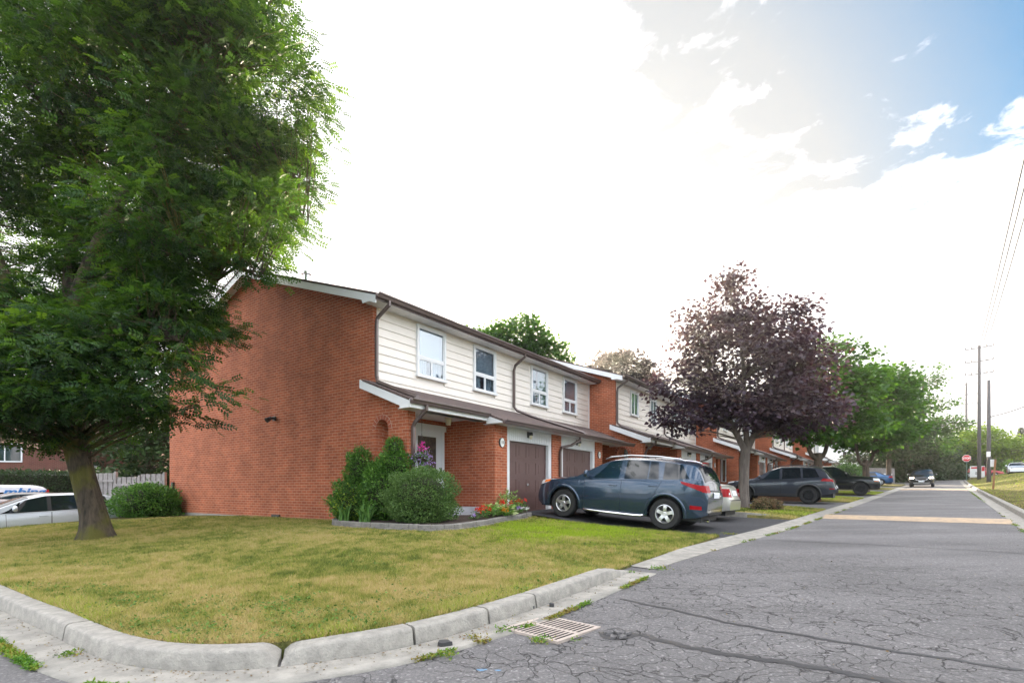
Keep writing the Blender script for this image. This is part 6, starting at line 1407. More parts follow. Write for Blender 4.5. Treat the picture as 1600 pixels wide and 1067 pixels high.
# undergrowth below the far trees
n = 30000; px = rng.uniform(1385, 1512, n); Z = rng.uniform(70, 84, n); X = (px-800)/808*Z
zz = np.array([Hbig(a, b) for a, b in zip(X, Z)])+rng.random(n)**1.6*2.2
v_, f_, q = stamp(*T_leaf(1, .7), np.column_stack([X, Z, zz]), rng.normal(size=(n, 3)), 0.33, rng.normal(size=n), rng.random(n)*0.8); tag(np_mesh('undergrowth', v_, f_, LM['dark'], q), 'dark undergrowth below the far trees', 'undergrowth', kind='stuff')
n = 16000; X = rng.uniform(78, 120, n); Z = rng.uniform(78, 110, n); zz = 2.7+rng.random(n)**1.5*3.2
v_, f_, q = stamp(*T_leaf(1, .7), np.column_stack([X, Z, zz]), rng.normal(size=(n, 3)), 0.5, rng.normal(size=n), rng.random(n)); tag(np_mesh('undergrowth', v_, f_, LM['maple'], q), 'green scrub beyond the bank at the far right', 'undergrowth', kind='stuff')
# distant woods that close the view between the houses and behind them
n = 60000; t_ = rng.uniform(0, 1, n); X = -120+330*t_; Z = 125+25*np.sin(t_*9)+rng.uniform(-6, 6, n); top = 7+2.5*np.sin(t_*37)+1.8*np.sin(t_*83)+1.2*np.sin(t_*151)
v_, f_, q = stamp(*T_leaf(1, .8), np.column_stack([X, Z, 1+rng.random(n)**0.8*top]), rng.normal(size=(n, 3)), 1.5, rng.normal(size=n), rng.random(n)); tag(np_mesh('woods', v_, f_, LM['maple'], q), 'distant belt of trees behind the houses', 'woods', kind='stuff')

# --- flower bed: block wall, soil, plants
wall_uv = [(-0.10, -0.75), (-0.75, -0.55), (-1.10, 0.0), (-1.20, 0.7), (-1.15, 1.5), (-1.08, 2.1), (-0.98, 2.6), (-0.55, 3.02), (0.2, 3.02), (1.1, 2.88), (2.1, 2.72), (3.15, 2.62)]
WP = smooth_line([tuple(uv(*q)[:2]) for q in wall_uv], 12); wa = [0]
for a, b in zip(WP, WP[1:]): wa.append(wa[-1]+(b-a).length)
def wat(L_):
    for i in range(len(wa)-1):
        if wa[i+1] >= L_: t = (L_-wa[i])/(wa[i+1]-wa[i]); return WP[i].lerp(WP[i+1], t), (WP[i+1]-WP[i]).normalized()
    return WP[-1], (WP[-1]-WP[-2]).normalized()
g = MB()
for course in range(2):
    x = 0.0-course*0.12; k = 0
    while x < wa[-1]-0.05:
        l = 0.235+0.02*((k*7+course*3) % 3); a, d1 = wat(max(0, x+0.005)); b, d2 = wat(min(x+l-0.005, wa[-1])); k += 1; x += l
        n1_ = Vector((-d1.y, d1.x, 0)); n2_ = Vector((-d2.y, d2.x, 0)); zg_ = lawn_z(a.x, a.y)-0.03; z0 = zg_+course*0.088; z1 = z0+0.083; j = random.uniform(-.006, .006); o_ = 0.012*course+j
        a1, b1_ = a+n1_*o_, b+n2_*o_; a2, b2_ = a+n1_*(0.17+j), b+n2_*(0.17+j); c_ = 0.012
        g.add([(*a1[:2], z0), (*b1_[:2], z0), (*b2_[:2], z0), (*a2[:2], z0), (*(a1)[:2], z1-c_), (*(b1_)[:2], z1-c_), (*b2_[:2], z1-c_), (*a2[:2], z1-c_),
               (*(a1+n1_*c_+d1*c_)[:2], z1), (*(b1_+n2_*c_-d2*c_)[:2], z1), (*(b2_-n2_*c_-d2*c_)[:2], z1), (*(a2-n1_*c_+d1*c_)[:2], z1)],
              [(0, 3, 2, 1), (0, 1, 5, 4), (1, 2, 6, 5), (2, 3, 7, 6), (3, 0, 4, 7), (4, 5, 9, 8), (5, 6, 10, 9), (6, 7, 11, 10), (7, 4, 8, 11), (8, 9, 10, 11)])
tag(g.build('garden_wall', M['stone']), 'low grey block wall edging the flower bed in front of the porch', 'garden wall')
bed = [tuple(uv(*q)[:2]) for q in [(-0.02, -0.6), (-0.65, -0.42), (-0.95, 0.0), (-1.04, 0.7), (-1.0, 1.5), (-0.93, 2.1), (-0.85, 2.6), (-0.5, 2.88), (0.2, 2.88), (1.1, 2.74), (2.1, 2.58), (3.15, 2.50), (3.15, 1.72), (2.9, 1.70), (0.0, 1.60), (0.0, 0.3)]]
fill('flower_bed', bed, lambda x, y: lawn_z(x, y)+0.125+0.02*math.sin(x*9)*math.sin(y*7), 0.15, M['soil'])
def plant(name, label, u, v, h, r, nl, lsz, lmat, flowers=None, z=None, group=None):
    p = uv(u, v); z = lawn_z(p.x, p.y)+0.12 if z is None else z; root = empty(name, (p.x, p.y, z), 0, label, 'flowering plant' if flowers else 'plant', group)
    h *= 1.2; r *= 1.15; lsz *= 1.1
    a = rng.random(nl)*6.283; q = r*np.sqrt(rng.random(nl)); hz = h*(0.15+0.8*rng.random(nl))*(1-0.3*(q/r)**2); P = np.column_stack([q*np.cos(a), q*np.sin(a), hz]); D = np.column_stack([np.cos(a), np.sin(a), rng.uniform(-.2, .9, nl)])
    v_, f_, qq = stamp(*T_leaf(1, .6), P, D, lsz*(0.7+0.6*rng.random(nl)), rng.normal(size=nl)*.5, rng.random(nl)); np_mesh('foliage', v_, f_, lmat, qq, root)
    if flowers:
        lm, nf, fs = flowers; a = rng.random(nf)*6.283; q = r*0.9*np.sqrt(rng.random(nf)); C0 = np.column_stack([q*np.cos(a), q*np.sin(a), h*(0.75+0.35*rng.random(nf))]); P = np.repeat(C0, 12, 0)+rng.normal(size=(nf*12, 3))*fs*.5
        v_, f_, qq = stamp(*T_leaf(1, .9), P, rng.normal(size=P.shape)+np.array([0, 0, .6]), fs*.8, rng.normal(size=len(P)), rng.random(len(P))); np_mesh('flowers', v_, f_, lm, qq, root)
    return root
GF = 'bedding plants in the flower bed'
plant('sedum', 'pale green sedum with flat heads in front of the first garage pier', 2.72, 2.15, 0.42, 0.28, 420, 0.06, LM['sedum'], (LM['hosta'], 16, 0.05), group=GF)
plant('geranium', 'red geranium at the driveway end of the flower bed', 3.02, 2.35, 0.24, 0.15, 130, 0.055, LM['strap'], (LM['red'], 8, 0.05), group=GF)
plant('geranium', 'red and orange geranium left of the pale sedum', 2.38, 2.36, 0.26, 0.18, 150, 0.055, LM['strap'], (LM['red'], 9, 0.05), group=GF)
plant('petunia', 'lilac petunia in front of the pale sedum', 2.62, 2.48, 0.14, 0.13, 90, 0.04, LM['strap'], (LM['lilac'], 7, 0.035), group=GF)
plant('hosta', 'variegated hosta in the middle of the flower bed', 1.95, 2.5, 0.26, 0.25, 190, 0.11, LM['hosta'], group=GF)
plant('hosta', 'bright green leafy plant just left of the variegated hosta', 1.60, 2.45, 0.28, 0.20, 160, 0.09, LM['sedum'], group=GF)
plant('geranium', 'small red geranium between the leafy plants and the round shrub', 1.30, 2.55, 0.22, 0.16, 120, 0.05, LM['strap'], (LM['red'], 5, 0.045), group=GF)
plant('geranium', 'red geranium nearest the round shrub', 0.88, 2.62, 0.20, 0.15, 110, 0.05, LM['strap'], (LM['red'], 7, 0.045), group=GF)
plant('begonia', 'pink bedding plant between the red geranium and the pale leaves', 2.15, 2.42, 0.2, 0.15, 110, 0.05, LM['strap'], (LM['pink'], 8, 0.045), group=GF)
plant('marigold', 'orange marigold clump in front of the bright green leafy plant', 1.72, 2.66, 0.16, 0.16, 100, 0.045, LM['strap'], (LM['orange'], 9, 0.04), group=GF)
plant('alyssum', 'white flowers at the kerb edge of the driveway end', 2.85, 2.52, 0.10, 0.14, 60, 0.035, LM['strap'], (LM['whitef'], 12, 0.03), group=GF)
plant('petunia', 'single lilac petunia at the foot of the round shrub', 0.55, 2.72, 0.10, 0.08, 40, 0.035, LM['strap'], (LM['lilac'], 3, 0.035), group=GF)
def strap_plant(label, u, v, n, h):
    p = uv(u, v); root = empty('iris', (p.x, p.y, lawn_z(p.x, p.y)+0.1), 0, label, 'plant'); V = []; F = []; rn = []
    for k in range(n):
        a = random.uniform(0, 6.28); L_ = h*random.uniform(.7, 1.1); w_ = random.uniform(.014, .024); bend = random.uniform(.25, .9); ox, oy = random.uniform(-.12, .12), random.uniform(-.12, .12)
        c, s = math.cos(a), math.sin(a)
        for i in range(6):
            t = i/5; x = L_*bend*t**1.5*0.8; z = L_*(t-0.55*bend*t*t*t); ww = w_*(1-t**2.2)+0.001
            V += [(ox+c*x-s*ww, oy+s*x+c*ww, z), (ox+c*x+s*ww, oy+s*x-c*ww, z)]
        b = k*12
        for i in range(5): F.append((b+2*i, b+2*i+1, b+2*i+3, b+2*i+2)); rn.append(random.random())
    np_mesh('leaves', np.array(V), np.array(F), LM['strap'], rn, root)
strap_plant('strap-leaved iris clump below the variegated shrub, left one', -0.98, 0.20, 34, 0.62); strap_plant('strap-leaved iris clump leaning over the block wall, right one', -1.0, 0.95, 34, 0.62)
# hanging basket on the porch
p = uv(0.22, 1.45); hb = empty('hanging_basket', (p.x, p.y, 1.98), 0, 'hanging basket of pink and lilac flowers beside the porch downspout', 'hanging basket')
MB().lathe([(0.02, -0.16), (0.10, -0.13), (0.15, 0.0)], 'z', 14).build('basket', M['soil'], hb, smooth=True)
g = MB()
for k in range(3): a = 2.1*k; g.tube([(0.14*math.cos(a), 0.14*math.sin(a), 0), (0, 0, 0.55)], 0.004, 4)
g.tube([(0, 0, 0.55), (0, 0, 1.08)], 0.005, 4); g.build('chain', M['black'], hb)
for nm, lm, nf, cz, rr_, ls in (('foliage', LM['strap'], 420, -0.02, 0.20, 0.045), ('lilac_flowers', LM['lilac'], 460, -0.08, 0.24, 0.035), ('pink_flowers', LM['pink'], 110, 0.20, 0.13, 0.04)):
    P = rng.normal(size=(nf, 3))*np.array([rr_*.5, rr_*.5, rr_*.5 if nm != 'lilac_flowers' else 0.13])+np.array([0, 0, cz]); v_, f_, q = stamp(*T_leaf(1, .8), P, rng.normal(size=P.shape), ls, rng.normal(size=nf), rng.random(nf)); np_mesh(nm, v_, f_, lm, q, hb)

# --- grass blades on the corner lawn and weeds along the gutter
def vnoise(x, y, s, seed):
    r2 = np.random.default_rng(seed); g_ = r2.random((64, 64)); fx = (x*s) % 63; fy = (y*s) % 63; i = np.floor(fx).astype(int); j = np.floor(fy).astype(int); a = fx-i; b = fy-j; a = a*a*(3-2*a); b = b*b*(3-2*b)
    return (g_[i, j]*(1-a)+g_[i+1, j]*a)*(1-b)+(g_[i, j+1]*(1-a)+g_[i+1, j+1]*a)*b
def in_poly(px, py, poly):
    c = np.zeros(len(px), bool); n_ = len(poly); j = n_-1
    for i in range(n_):
        xi, yi = poly[i]; xj, yj = poly[j]
        if yi != yj: c ^= ((yi > py) != (yj > py)) & (px < (xj-xi)*(py-yi)/(yj-yi)+xi)
        j = i
    return c
def grid_z(fn, x0, x1, y0, y1, st_=0.25):
    gx_ = np.arange(x0, x1+st_, st_); gy_ = np.arange(y0, y1+st_, st_); Zg = np.array([[fn(a, b) for b in gy_] for a in gx_])
    def f(x, y):
        i = np.clip(((x-x0)/st_).astype(int), 0, len(gx_)-2); j = np.clip(((y-y0)/st_).astype(int), 0, len(gy_)-2); a = (x-x0)/st_-i; b = (y-y0)/st_-j
        return (Zg[i, j]*(1-a)+Zg[i+1, j]*a)*(1-b)+(Zg[i, j+1]*(1-a)+Zg[i+1, j+1]*a)*b
    return f
BT = [(0, -1, 0), (0, 1, 0), (0.35, 0.0, 9)]
def blades(name, X, Y, Zz, hgt, wd, rnd, m, label):
    n = len(X); a = rng.random(n)*6.283; c, s = np.cos(a), np.sin(a); ln = rng.normal(size=(n, 2))*0.45*hgt[:, None]
    A = np.column_stack([X-c*wd, Y-s*wd, Zz]); B = np.column_stack([X+c*wd, Y+s*wd, Zz]); T_ = np.column_stack([X+ln[:, 0], Y+ln[:, 1], Zz+hgt])
    V = np.stack([A, B, T_], 1).reshape(-1, 3); F = np.arange(3*n).reshape(-1, 3)
    return tag(np_mesh(name, V, F, m, rnd), label, 'grass', kind='stuff')
n = int(900000*QUALITY); zf = grid_z(lawn_z, -16, 5, 3, 22)
Zs = 3.4+(1-np.sqrt(1-rng.random(n)*0.98))*15; Xs = rng.uniform(-1.02, 0.42, n)*Zs      # denser near the camera
ok = in_poly(Xs, Zs, ol); Xs, Zs = Xs[ok], Zs[ok]
uu = (Xs-O.x)*U.x+(Zs-O.y)*U.y; vv = (Xs-O.x)*Vv.x+(Zs-O.y)*Vv.y
ok = ~((uu > -0.05) & (vv < 1.7)) & ~in_poly(Xs, Zs, bed) & ~((uu > -1.0) & (vv > -0.7) & (vv < 3.1) & (uu < 0.2) & (rng.random(len(Xs)) > 0.0) & in_poly(Xs, Zs, [tuple(q[:2]) for q in WP]+[bed[-2]]))
Xs, Zs, uu, vv = Xs[ok], Zs[ok], uu[ok], vv[ok]
dry = 0.26*vnoise(Xs+40, Zs+40, 0.9, 1)+0.30*vnoise(Xs+40, Zs+40, 2.9, 2)+0.30*vnoise(Xs+40, Zs+40, 7.7, 3)+0.30*vnoise((Xs+40)*1.3, Zs+40, 14, 4)
vivid_green = np.exp(-(((uu-1.6)/2.4)**2+((vv-4.6)/1.9)**2))*1.2+np.clip(vnoise(Xs+30, Zs+30, 0.45, 9)-0.80, 0, 1)*1.5  # vivid yellow-green blades near the driveway, plus random patches
kd = np.min(np.stack([np.hypot(Xs-q.x, Zs-q.y) for q in BKo[::3]]), 0)
dry += 0.12*np.exp(-kd/1.2)-0.08
rn = np.clip(0.10+(dry-0.30)*1.05, 0.0, 0.66)+rng.normal(size=len(Xs))*0.13; rn = np.clip(rn, 0, 0.69)
lz = (vivid_green*(0.6+0.8*vnoise(Xs+40, Zs+40, 1.7, 5))+0.5*(vnoise(Xs+40, Zs+40, 6, 15)-0.5)+rng.normal(size=len(Xs))*0.28) > 0.70; rn[lz] = 0.80+0.2*rng.random(lz.sum())
edge_g = (kd < 0.28) & (vnoise(Xs+30, Zs+30, 1.6, 8) > 0.55); rn[edge_g] = rng.uniform(0.2, 0.95, edge_g.sum())
hg_ = (0.026+0.036*rng.random(len(Xs)))*(0.7+0.6*vnoise(Xs+40, Zs+40, 3, 6))+0.03*edge_g*rng.random(len(Xs))
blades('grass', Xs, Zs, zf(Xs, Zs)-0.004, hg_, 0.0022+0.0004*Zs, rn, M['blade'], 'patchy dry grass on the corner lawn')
# grass of the further front gardens and of the right verge
def far_grass(poly, fn, n, seed, label, vivid=0.3):
    xs_ = [q[0] for q in poly]; ys_ = [q[1] for q in poly]; X = rng.uniform(min(xs_), max(xs_), n); Y = rng.uniform(min(ys_), max(ys_), n); ok = in_poly(X, Y, poly); X, Y = X[ok], Y[ok]
    dr = 0.5*vnoise(X+40, Y+40, 0.5, seed)+0.5*vnoise(X+40, Y+40, 2, seed+1); r_ = np.clip((dr-0.25)*1.1+rng.normal(size=len(X))*0.08, 0, 0.66); l_ = vnoise(X+40, Y+40, 0.7, seed+2)+rng.normal(size=len(X))*.08 > 1-vivid; r_[l_] = rng.uniform(.7, .95, l_.sum())
    z = np.array([fn(a, b) for a, b in zip(X, Y)]); blades('grass', X, Y, z-0.005, 0.04+0.04*rng.random(len(X)), 0.008+0.0004*Y, r_, M['blade'], label)
far_grass(lot_poly(8.9, 14.1, 3.2), lotlawn_z(1), 30000, 21, 'grass of the garden with the purple maple', 0.35)
far_grass(lot_poly(20.7, 25.9, 5), lotlawn_z(2), 22000, 31, 'grass beyond the dark grey crossover', 0.4)
far_grass(lot_poly(32.3, 37.5, 6), lotlawn_z(3), 16000, 41, 'grass beyond the black pickup', 0.5)
far_grass([tuple(right_line(s, 0.62)[:2]) for s in np.linspace(12, 86, 30)]+[tuple(st(86, -14)[:2]), tuple(st(12, -14)[:2])], bank_z, 120000, 51, 'grass on the bank right of the lane', 0.45)
# weeds growing in the joint between gutter and asphalt
WX = []; WY = []
def weed_line(line, dens, jit, seed):
    r2 = random.Random(seed); 
    for a, b in zip(line, line[1:]):
        L_ = (b-a).length
        for _ in range(int(L_*dens)):
            t = r2.random(); q = a.lerp(b, t)
            if math.sin(q.x*3.1+seed)*math.sin(q.y*2.3+seed*2)+0.35*math.sin(q.x*11+q.y*7) < 0.42: continue
            WX.append(q.x+r2.gauss(0, jit)); WY.append(q.y+r2.gauss(0, jit))
weed_line([q for q in go if q.x < 3], 800, 0.018, 3); weed_line([q for q in go if q.x < -0.4], 1500, 0.02, 4); weed_line([q for q in go if q.x < -1.0], 1200, 0.02, 9); weed_line([left_line(s, -0.01) for s in np.linspace(7, 30, 40)], 420, 0.03, 5); weed_line([right_line(s, 0.0) for s in np.linspace(14, 60, 40)], 250, 0.03, 8)
weed_line([Vector((*uv(3.2, v)[:2], 0)) for v in np.linspace(7.0, 7.6, 4)]+[left_line(s, 0.5) for s in (10.6, 11.2)], 700, 0.05, 11)
for (px, py, k, j) in ((110, 1010, 130, .045), (372, 1000, 40, .02), (740, 995, 90, .04), (790, 985, 110, .05), (845, 1000, 150, .045), (1030, 898, 200, .07), (985, 903, 60, .03), (800, 962, 60, .03), (1140, 850, 150, .08), (900, 1000, 20, .02), (700, 1022, 60, .03), (448, 1018, 60, .03)):
    x, y = un(px, py, 0)
    for _ in range(int(k*0.8)): WX.append(x+random.gauss(0, j)); WY.append(y+random.gauss(0, j))
WX = np.array(WX); WY = np.array(WY); n = len(WX); zz = np.array([H(a, b) for a, b in zip(WX, WY)])+0.008+0.022*rng.random(n)**1.5
v_, f_, q = stamp(*T_leaf(1, .45), np.column_stack([WX, WY, zz]), rng.normal(size=(n, 3))*np.array([1, 1, .4])+np.array([0, 0, .5]), 0.026*(.6+.8*rng.random(n)), rng.normal(size=n), np.clip(vnoise(WX+40, WY+40, 4, 77)*0.9+rng.normal(size=n)*.15, 0, 1))
tag(np_mesh('weeds', v_, f_, LM['weed'], q), 'low weeds growing along the gutter edge', 'weeds', kind='stuff')

# ------------------------------------------------------------------ fences, posts, signs, poles, wires
def board_fence(label, p0, p1, z0, h, gap=0.0, panels=1, steps=None, group=None, bw=0.135):
    a = Vector((*p0, 0)); b = Vector((*p1, 0)); L_ = (b-a).length; root = empty('board_fence', (*p0, z0), math.atan2(b.y-a.y, b.x-a.x), label, 'fence', group)
    for k in range(panels):
        x0, x1 = L_*k/panels, L_*(k+1)/panels; hh = h+(steps[k] if steps else 0); g = MB(); x = x0+0.06; i = 0
        while x < x1-0.1:
            j = 0.006*math.sin(i*2.3+k); g.box(x, x+bw-0.012, -0.012+(0.02 if i % 2 else 0), 0.008+(0.02 if i % 2 else 0), 0.05, hh+j); x += bw; i += 1
        g.box(x0+.05, x1-.05, 0.03, 0.07, 0.35, 0.44).box(x0+.05, x1-.05, 0.03, 0.07, hh-0.35, hh-0.26)
        g.build('board_panel', M['fence'], root); MB().box(x0-0.045, x0+0.045, -0.03, 0.06, -0.2, hh+0.06).build('post', M['fence'], root)
    return root
p0 = uv(-0.05, -11.65); p1 = uv(-1.15, -15.4)
board_fence('weathered board fence stepping down from the gable wall to the tree', tuple(p0[:2]), tuple(p1[:2]), 0.15, 1.45, panels=3, steps=[0.22, 0.12, 0.28])
board_fence('grey fence behind the hedge in front of the brown house', (-38, 27.0), (-22, 31.5), 0.1, 2.2, panels=6)
f0 = (42.3, 61.5); f1 = (46.8, 63.2); fz = Hbig(45, 62)+0.02
board_fence('grey board fence at the end of the lane with a white arrow sign', f0, f1, fz, 1.9, panels=2)
ar = empty('arrow_sign', (45.4, 62.55, fz+1.15), math.atan2(1.7, 4.5), 'white arrow sign fixed to the grey board fence', 'sign'); g = MB()
g.prism([(-0.75, -0.10), (0.45, -0.10), (0.45, -0.22), (0.8, 0), (0.45, 0.22), (0.45, 0.10), (-0.75, 0.10)], 'y', -0.08, -0.05); g.build('arrow', M['white'], ar)
# stop sign
k_ = 0.879; Zs_ = 62.0; sx_, sy_ = k_*Zs_, Zs_; sz_ = 1.2+(766-749)/808*Zs_
ss = empty('stop_sign', (sx_, sy_, sz_), 0, 'red octagonal stop sign on a green post at the end of the lane', 'sign'); ss.rotation_euler = (0, 0, R(-41))
M['sign_red'] = mat('sign_red', (0.55, 0.01, 0.025), 0.4); M['sign_white'] = mat('sign_white', (0.8, 0.8, 0.8), 0.4); M['sign_post'] = mat('green_post', (0.10, 0.17, 0.15), 0.5)
MB().tube([(0, 0.03, -0.3), (0, 0.03, 2.95)], 0.045, 4).build('post', M['sign_post'], ss)
oc = lambda r_: [(r_*math.cos(math.pi/8+k*math.pi/4), 2.55+r_*math.sin(math.pi/8+k*math.pi/4)) for k in range(8)]
MB().prism(oc(0.43), 'y', -0.03, -0.015).build('border', M['sign_white'], ss); pl = MB().prism(oc(0.39), 'y', -0.036, -0.0301).build('plate', M['sign_red'], ss)
text('STOP', 0.31, M['sign_white'], pl, (0, -0.042, 2.54), (R(90), 0, 0), 'lettering', 0.002, 0.85, bold=0.012)
# poles
def pole(label, px, Z, ytop, ybase, r, arms, group='utility poles beside the lane', box=False):
    X = (px-800)/808*Z; zb_ = 1.2+(766-ybase)/808*Z; zt__ = 1.2+(766-ytop)/808*Z; root = empty('utility_pole', (X, Z, zb_), R(-50), label, 'utility pole', group)
    h = zt__-zb_; MB().tube([(0, 0, -0.6), (0, 0, h*.5), (0, 0, h)], [r*1.15, r, r*.8], 12).build('shaft', M['pole'], root, smooth=True)
    for (zr, l) in arms:
        MB().tube([(-l, 0.0, h-zr), (l, 0, h-zr+0.05)], 0.05, 6).build('crossarm', M['pole'], root)
        for q in (-l, -l*.55, l*.55, l): MB().lathe([(0.03, 0), (0.06, 0.08), (0.05, 0.2), (0.02, 0.26)], 'z', 8, (q, 0, h-zr+0.05)).build('insulator', M['grey_plastic'], root)
    if box:
        MB().box(-0.14, 0.14, -r*1.15-0.06, -r*0.95, 2.25, 2.75).build('notice', M['sign_white'], root); MB().tube([(0.05, -r*1.15, 0), (0.05, -r*1.08, 1.9)], 0.035, 6).lathe([(0.11, 1.85), (0.13, 2.0), (0.11, 2.15)], 'z', 10, (0.05, -r*1.15, 0), True).build('meter', M['grey_plastic'], root)
    return Vector((X, Z, zb_)), h
pa, ha = pole('shorter weathered utility pole with a white notice on it', 1545, 50, 594, 750, 0.155, [], box=True)
pb, hb_ = pole('tallest utility pole standing behind the white sale board', 1530, 62, 540, 745, 0.17, [(0.3, 1.25), (1.9, 1.25), (3.4, 1.25)])
pc_, hc = pole('distant utility pole with three crossarms', 1510, 112, 598, 742, 0.22, [(0.4, 1.9), (2.6, 1.9), (4.6, 1.9)])
def cable(label, a, b, sag, r=0.018, n=24):
    a = Vector(a); b = Vector(b); return tag(MB().tube([a.lerp(b, t)-Vector((0, 0, sag*4*t*(1-t))) for t in np.linspace(0, 1, n)], r, 5).build('power_cable', M['plastic'], None, smooth=True), label, 'cable', 'overhead cables on the right')
top = pb.z+hb_; far_p = st(8, -3.03)
rt = Vector((0.766, -0.643, 0))
for k, (off_, dz_c, lb) in enumerate(((0.02, 0.0, 'highest overhead cable at the right, leftmost of the close three'), (0.28, 0.0, 'middle one of the three close overhead cables'), (0.62, 0.0, 'rightmost one of the three close overhead cables'))):
    a = pb+rt*off_; b = far_p+rt*(off_*1.1); cable(lb, (a.x, a.y, top-0.1), (b.x, b.y, 19.0), 0.7, 0.035)
for k, (off_, dz_c, lb) in enumerate(((1.6, 3.2, 'thin lower overhead cable, upper one of the faint pair'), (2.4, 4.6, 'thin lower overhead cable, lower one of the faint pair'))):
    a = pb+rt*1.2; b = st(34, -6.5-off_); cable(lb, (a.x, a.y, top-dz_c+.3), (b.x, b.y, 12.5-dz_c*.5), 0.8, 0.02)
cable('thick dark service cable running right from the shorter pole', (pa.x+.1, pa.y, 1.2+(766-651)/808*50), (48.5, 46.0, 1.2+(766-610)/808*46), 0.3, 0.04)
cable('thin service cable looping right from the shorter pole', (pa.x+.1, pa.y, 1.2+(766-651)/808*50), (50.5, 47.0, 1.2+(766-628)/808*47), 0.9, 0.02)
cable('slack cable between the tall pole and the distant one', (pb.x, pb.y, top-2), (pc_.x, pc_.y, pc_.z+hc-3), 1.5, 0.015)
# white sale board behind the tall pole
Zb = 67; sb = empty('sale_board', ((1527-800)/808*Zb, Zb, 1.2+(766-746)/808*Zb), R(-42), 'white board with red heading behind the tallest pole', 'sign')
MB().box(-0.72, 0.72, -0.02, 0.02, 0.05, 1.50).build('board', M['sign_white'], sb); MB().box(-0.60, 0.10, -0.03, -0.021, 1.18, 1.38).build('heading', M['sign_red'], sb); MB().box(0.42, 0.70, -0.03, -0.021, 0.85, 1.40).build('red_panel', M['sign_red'], sb)
for zz_ in (0.62, 0.45): MB().box(-0.2, 0.2, -0.03, -0.021, zz_, zz_+0.08).build('text_line', M['grey_plastic'], sb)
for q in (-0.68, 0.68): MB().box(q-0.03, q+0.03, -0.02, 0.04, -0.4, 0.05).build('leg', M['fence'], sb)
# leaning post on the bank
Zp = 35; X = (1551-800)/808*Zp; zz_ = bank_z(X, Zp); lp_ = empty('wooden_post', (X, Zp, zz_-0.05), R(-45), 'leaning brown timber post with a small white board on the grass bank', 'post')
M['post_wood'] = mat('brown_post', (0.34, 0.17, 0.08), 0.85, noise=(8, 0.7), bump=(25, 0.5, 0.01)); M_ = MB(); M_.tube([(0, 0, -0.3), (0.14, 0, 2.1)], 0.075, 4); M_.build('post', M['post_wood'], lp_); MB().box(-0.12, 0.09, 0.05, 0.08, 1.6, 2.1).build('board', M['sign_white'], lp_)
# street light far behind the trees
Zl = 95; X = (1491-800)/808*Zl; sl_ = empty('street_lamp', (X, Zl, 2.6), 0, 'far street lamp head showing above the trees left of the stop sign', 'street lamp'); MB().tube([(0, 0, 0), (0, 0, 10.8)], 0.09, 8).build('post', M['pole'], sl_); MB().box(-0.8, 0.8, -0.2, 0.2, 10.8, 11.1).build('lamp_head', M['grey_plastic'], sl_)

# ------------------------------------------------------------------ buildings further off
def far_house(label, loc, rz, w_, d_, h, brick, upper, wins):
    root = empty('distant_house', loc, rz, label, 'house'); MB().box(0, w_, 0, d_, -0.5, 3.9).build('wall', brick, root); MB().box(0.0, w_, 0.0, d_, 3.9, h).build('upper_wall', upper, root)
    r_ = MB(); r_.prism([(-0.5, h-0.1), (-0.5, h+0.05), (d_/2, h+2.0), (d_+.5, h+.05), (d_+.5, h-.1), (d_/2, h+1.85)], 'x', -0.4, w_+0.4); r_.build('roof', M['shingle'], root)
    for (a, b, c, d) in wins:
        f = MB(); f.box(a, b, -0.06, 0, c, c+.08).box(a, b, -0.06, 0, d-.08, d).box(a, a+.08, -0.06, 0, c+.08, d-.08).box(b-.08, b, -0.06, 0, c+.08, d-.08).box((a+b)/2-.03, (a+b)/2+.03, -0.06, 0, c+.08, d-.08); fr = f.build('window', M['white'], root); MB().box(a+.08, b-.08, -0.03, -0.01, c+.08, d-.08).build('pane', M['car_glass'], fr)
    return root
M['peach'] = mat('peach_siding', (0.50, 0.30, 0.22), 0.7, noise=(2, .4))
far_house('brown brick house behind the hedge at the far left', (-46, 30.0, 0), R(12), 22, 8, 6.6, M['brick_dark'], M['peach'], [(13.1, 15.0, 3.0, 4.2), (17.8, 19.3, 2.0, 3.0), (6, 8, 3, 4.2)])
far_house('pale building showing between the maples and the townhouses', (48, 88, 1.5), R(-40), 16, 8, 7.5, M['sign_white'], M['sign_white'], [(3, 4.2, 4.6, 6), (7, 8.2, 4.6, 6)])
# far edging: bright sliver of gravel path is part of the ground; nothing else

# fallen leaves and crumbs of bark: in the gutter, on the asphalt and on the lawn
LX = []; LY = []; LZ = []
r3 = random.Random(91)
for _ in range(900):
    q = go[r3.randrange(10, len(go))]; f_q = FL[r3.randrange(10, len(FL))]; b_ = f_q+(Vector((r3.gauss(0, .03), r3.gauss(0, .03), 0))) ; i_ = FL.index(f_q); out_d = (go[i_]-f_q)*abs(r3.gauss(0, 0.35)); b_ = f_q+out_d+Vector((r3.gauss(0, .02), r3.gauss(0, .02), 0))
    LX.append(b_.x); LY.append(b_.y); LZ.append(H(b_.x, b_.y)+0.018)
for _ in range(900):
    x, y = r3.uniform(-2, 9), r3.uniform(3.2, 14); s_, t_2 = to_st(x, y)
    if TR < t_2 < TE-0.1: LX.append(x); LY.append(y); LZ.append(H(x, y)+0.006)
for _ in range(500):
    x, y = r3.uniform(-11, 1), r3.uniform(4, 13)
    if in_poly(np.array([x]), np.array([y]), ol)[0]: LX.append(x); LY.append(y); LZ.append(lawn_z(x, y)+0.045)
n = len(LX); P = np.column_stack([LX, LY, LZ]); D = rng.normal(size=(n, 3))*np.array([1, 1, .15])
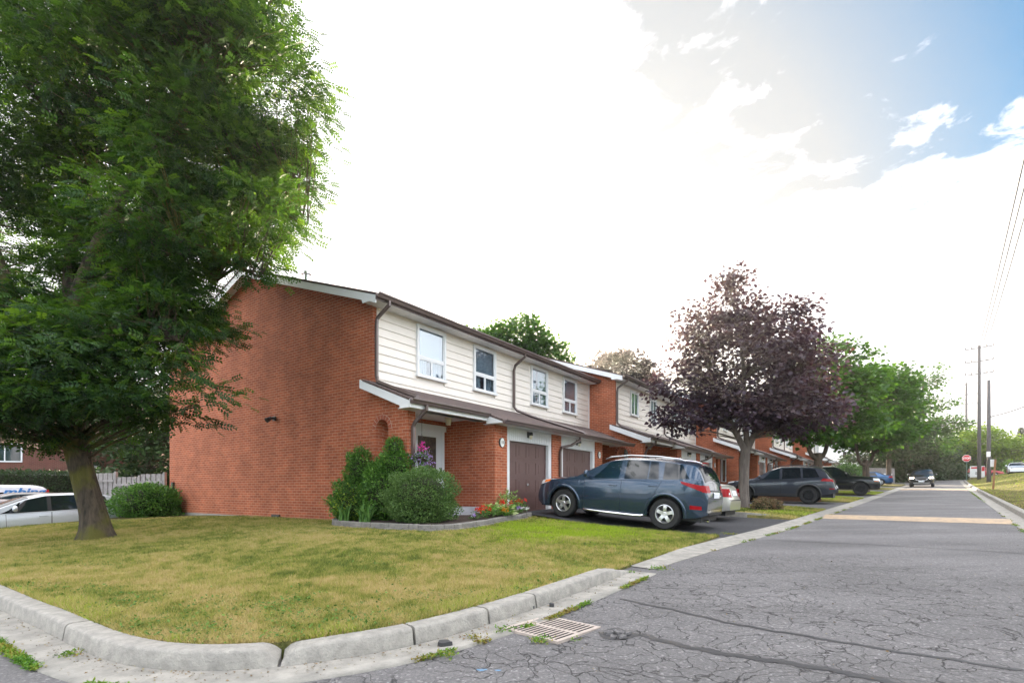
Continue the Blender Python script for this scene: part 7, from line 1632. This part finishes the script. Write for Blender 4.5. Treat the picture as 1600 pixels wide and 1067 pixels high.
v_, f_, q = stamp(*T_leaf(1, .6), P, D, 0.010+0.018*rng.random(n)**2, rng.normal(size=n)*.4, rng.random(n)); LM['litter'] = leaf_mat('dry_leaves', [(0.12, 0.07, 0.03), (0.22, 0.14, 0.06), (0.06, 0.045, 0.03), (0.30, 0.24, 0.08)], 0.1)
tag(np_mesh('fallen_leaves', v_, f_, LM['litter'], q), 'small dry leaves scattered in the gutter and over the asphalt', 'fallen leaves', kind='stuff')

# broad-leaved weeds and clover patches in the dry turf, thickest along the kerb
cx_ = []; cy_ = []
for _ in range(150):
    if r3.random() < 0.6:
        q = BKo[r3.randrange(6, len(BKo))]; nn = (q-FL[BKo.index(q)]).normalized(); c0 = q+nn*abs(r3.gauss(0.05, 0.5))
    else: c0 = Vector((r3.uniform(-9, 2.5), r3.uniform(4.5, 11.5), 0))
    rad = r3.uniform(0.05, 0.22)
    for _k in range(int(50*rad/0.12)): cx_.append(c0.x+r3.gauss(0, rad)); cy_.append(c0.y+r3.gauss(0, rad))
cx_ = np.array(cx_); cy_ = np.array(cy_); ok = in_poly(cx_, cy_, ol) & ~in_poly(cx_, cy_, bed); cx_, cy_ = cx_[ok], cy_[ok]; uu = (cx_-O.x)*U.x+(cy_-O.y)*U.y; ok = uu < -1.2; ok |= (cx_ > -1.0) & (uu < 0); cx_, cy_ = cx_[ok], cy_[ok]; n = len(cx_)
v_, f_, q = stamp(*T_leaf(1, .55), np.column_stack([cx_, cy_, zf(cx_, cy_)+0.012+0.03*rng.random(n)]), rng.normal(size=(n, 3))*np.array([1, 1, .3])+np.array([0, 0, .3]), 0.030*(.6+.8*rng.random(n)), rng.normal(size=n)*.5, np.clip(rng.random(n)*0.75, 0, 1))
LM['clover'] = leaf_mat('lawn_weed_leaves', [(0.06, 0.14, 0.02), (0.11, 0.22, 0.03), (0.20, 0.30, 0.05)], 0.3)
tag(np_mesh('lawn_weeds', v_, f_, LM['clover'], q), 'small broad-leaved weeds in the dry corner lawn', 'weeds', kind='stuff')

# ------------------------------------------------------------------ haze volume added for the glow round the sun
hm = bpy.data.materials.new('haze'); hm.use_nodes = True; t = hm.node_tree; t.nodes.clear(); o_ = N(t, 'ShaderNodeOutputMaterial'); vp = N(t, 'ShaderNodeVolumePrincipled')
vp.inputs['Color'].default_value = (0.95, 0.93, 0.9, 1); vp.inputs['Density'].default_value = 0.0008; vp.inputs['Anisotropy'].default_value = 0.82; t.links.new(vp.outputs[0], o_.inputs['Volume'])
hz = MB().box(-610, 1010, -410, 1110, -4, 45).build('haze', hm); hz['kind'] = 'stuff'
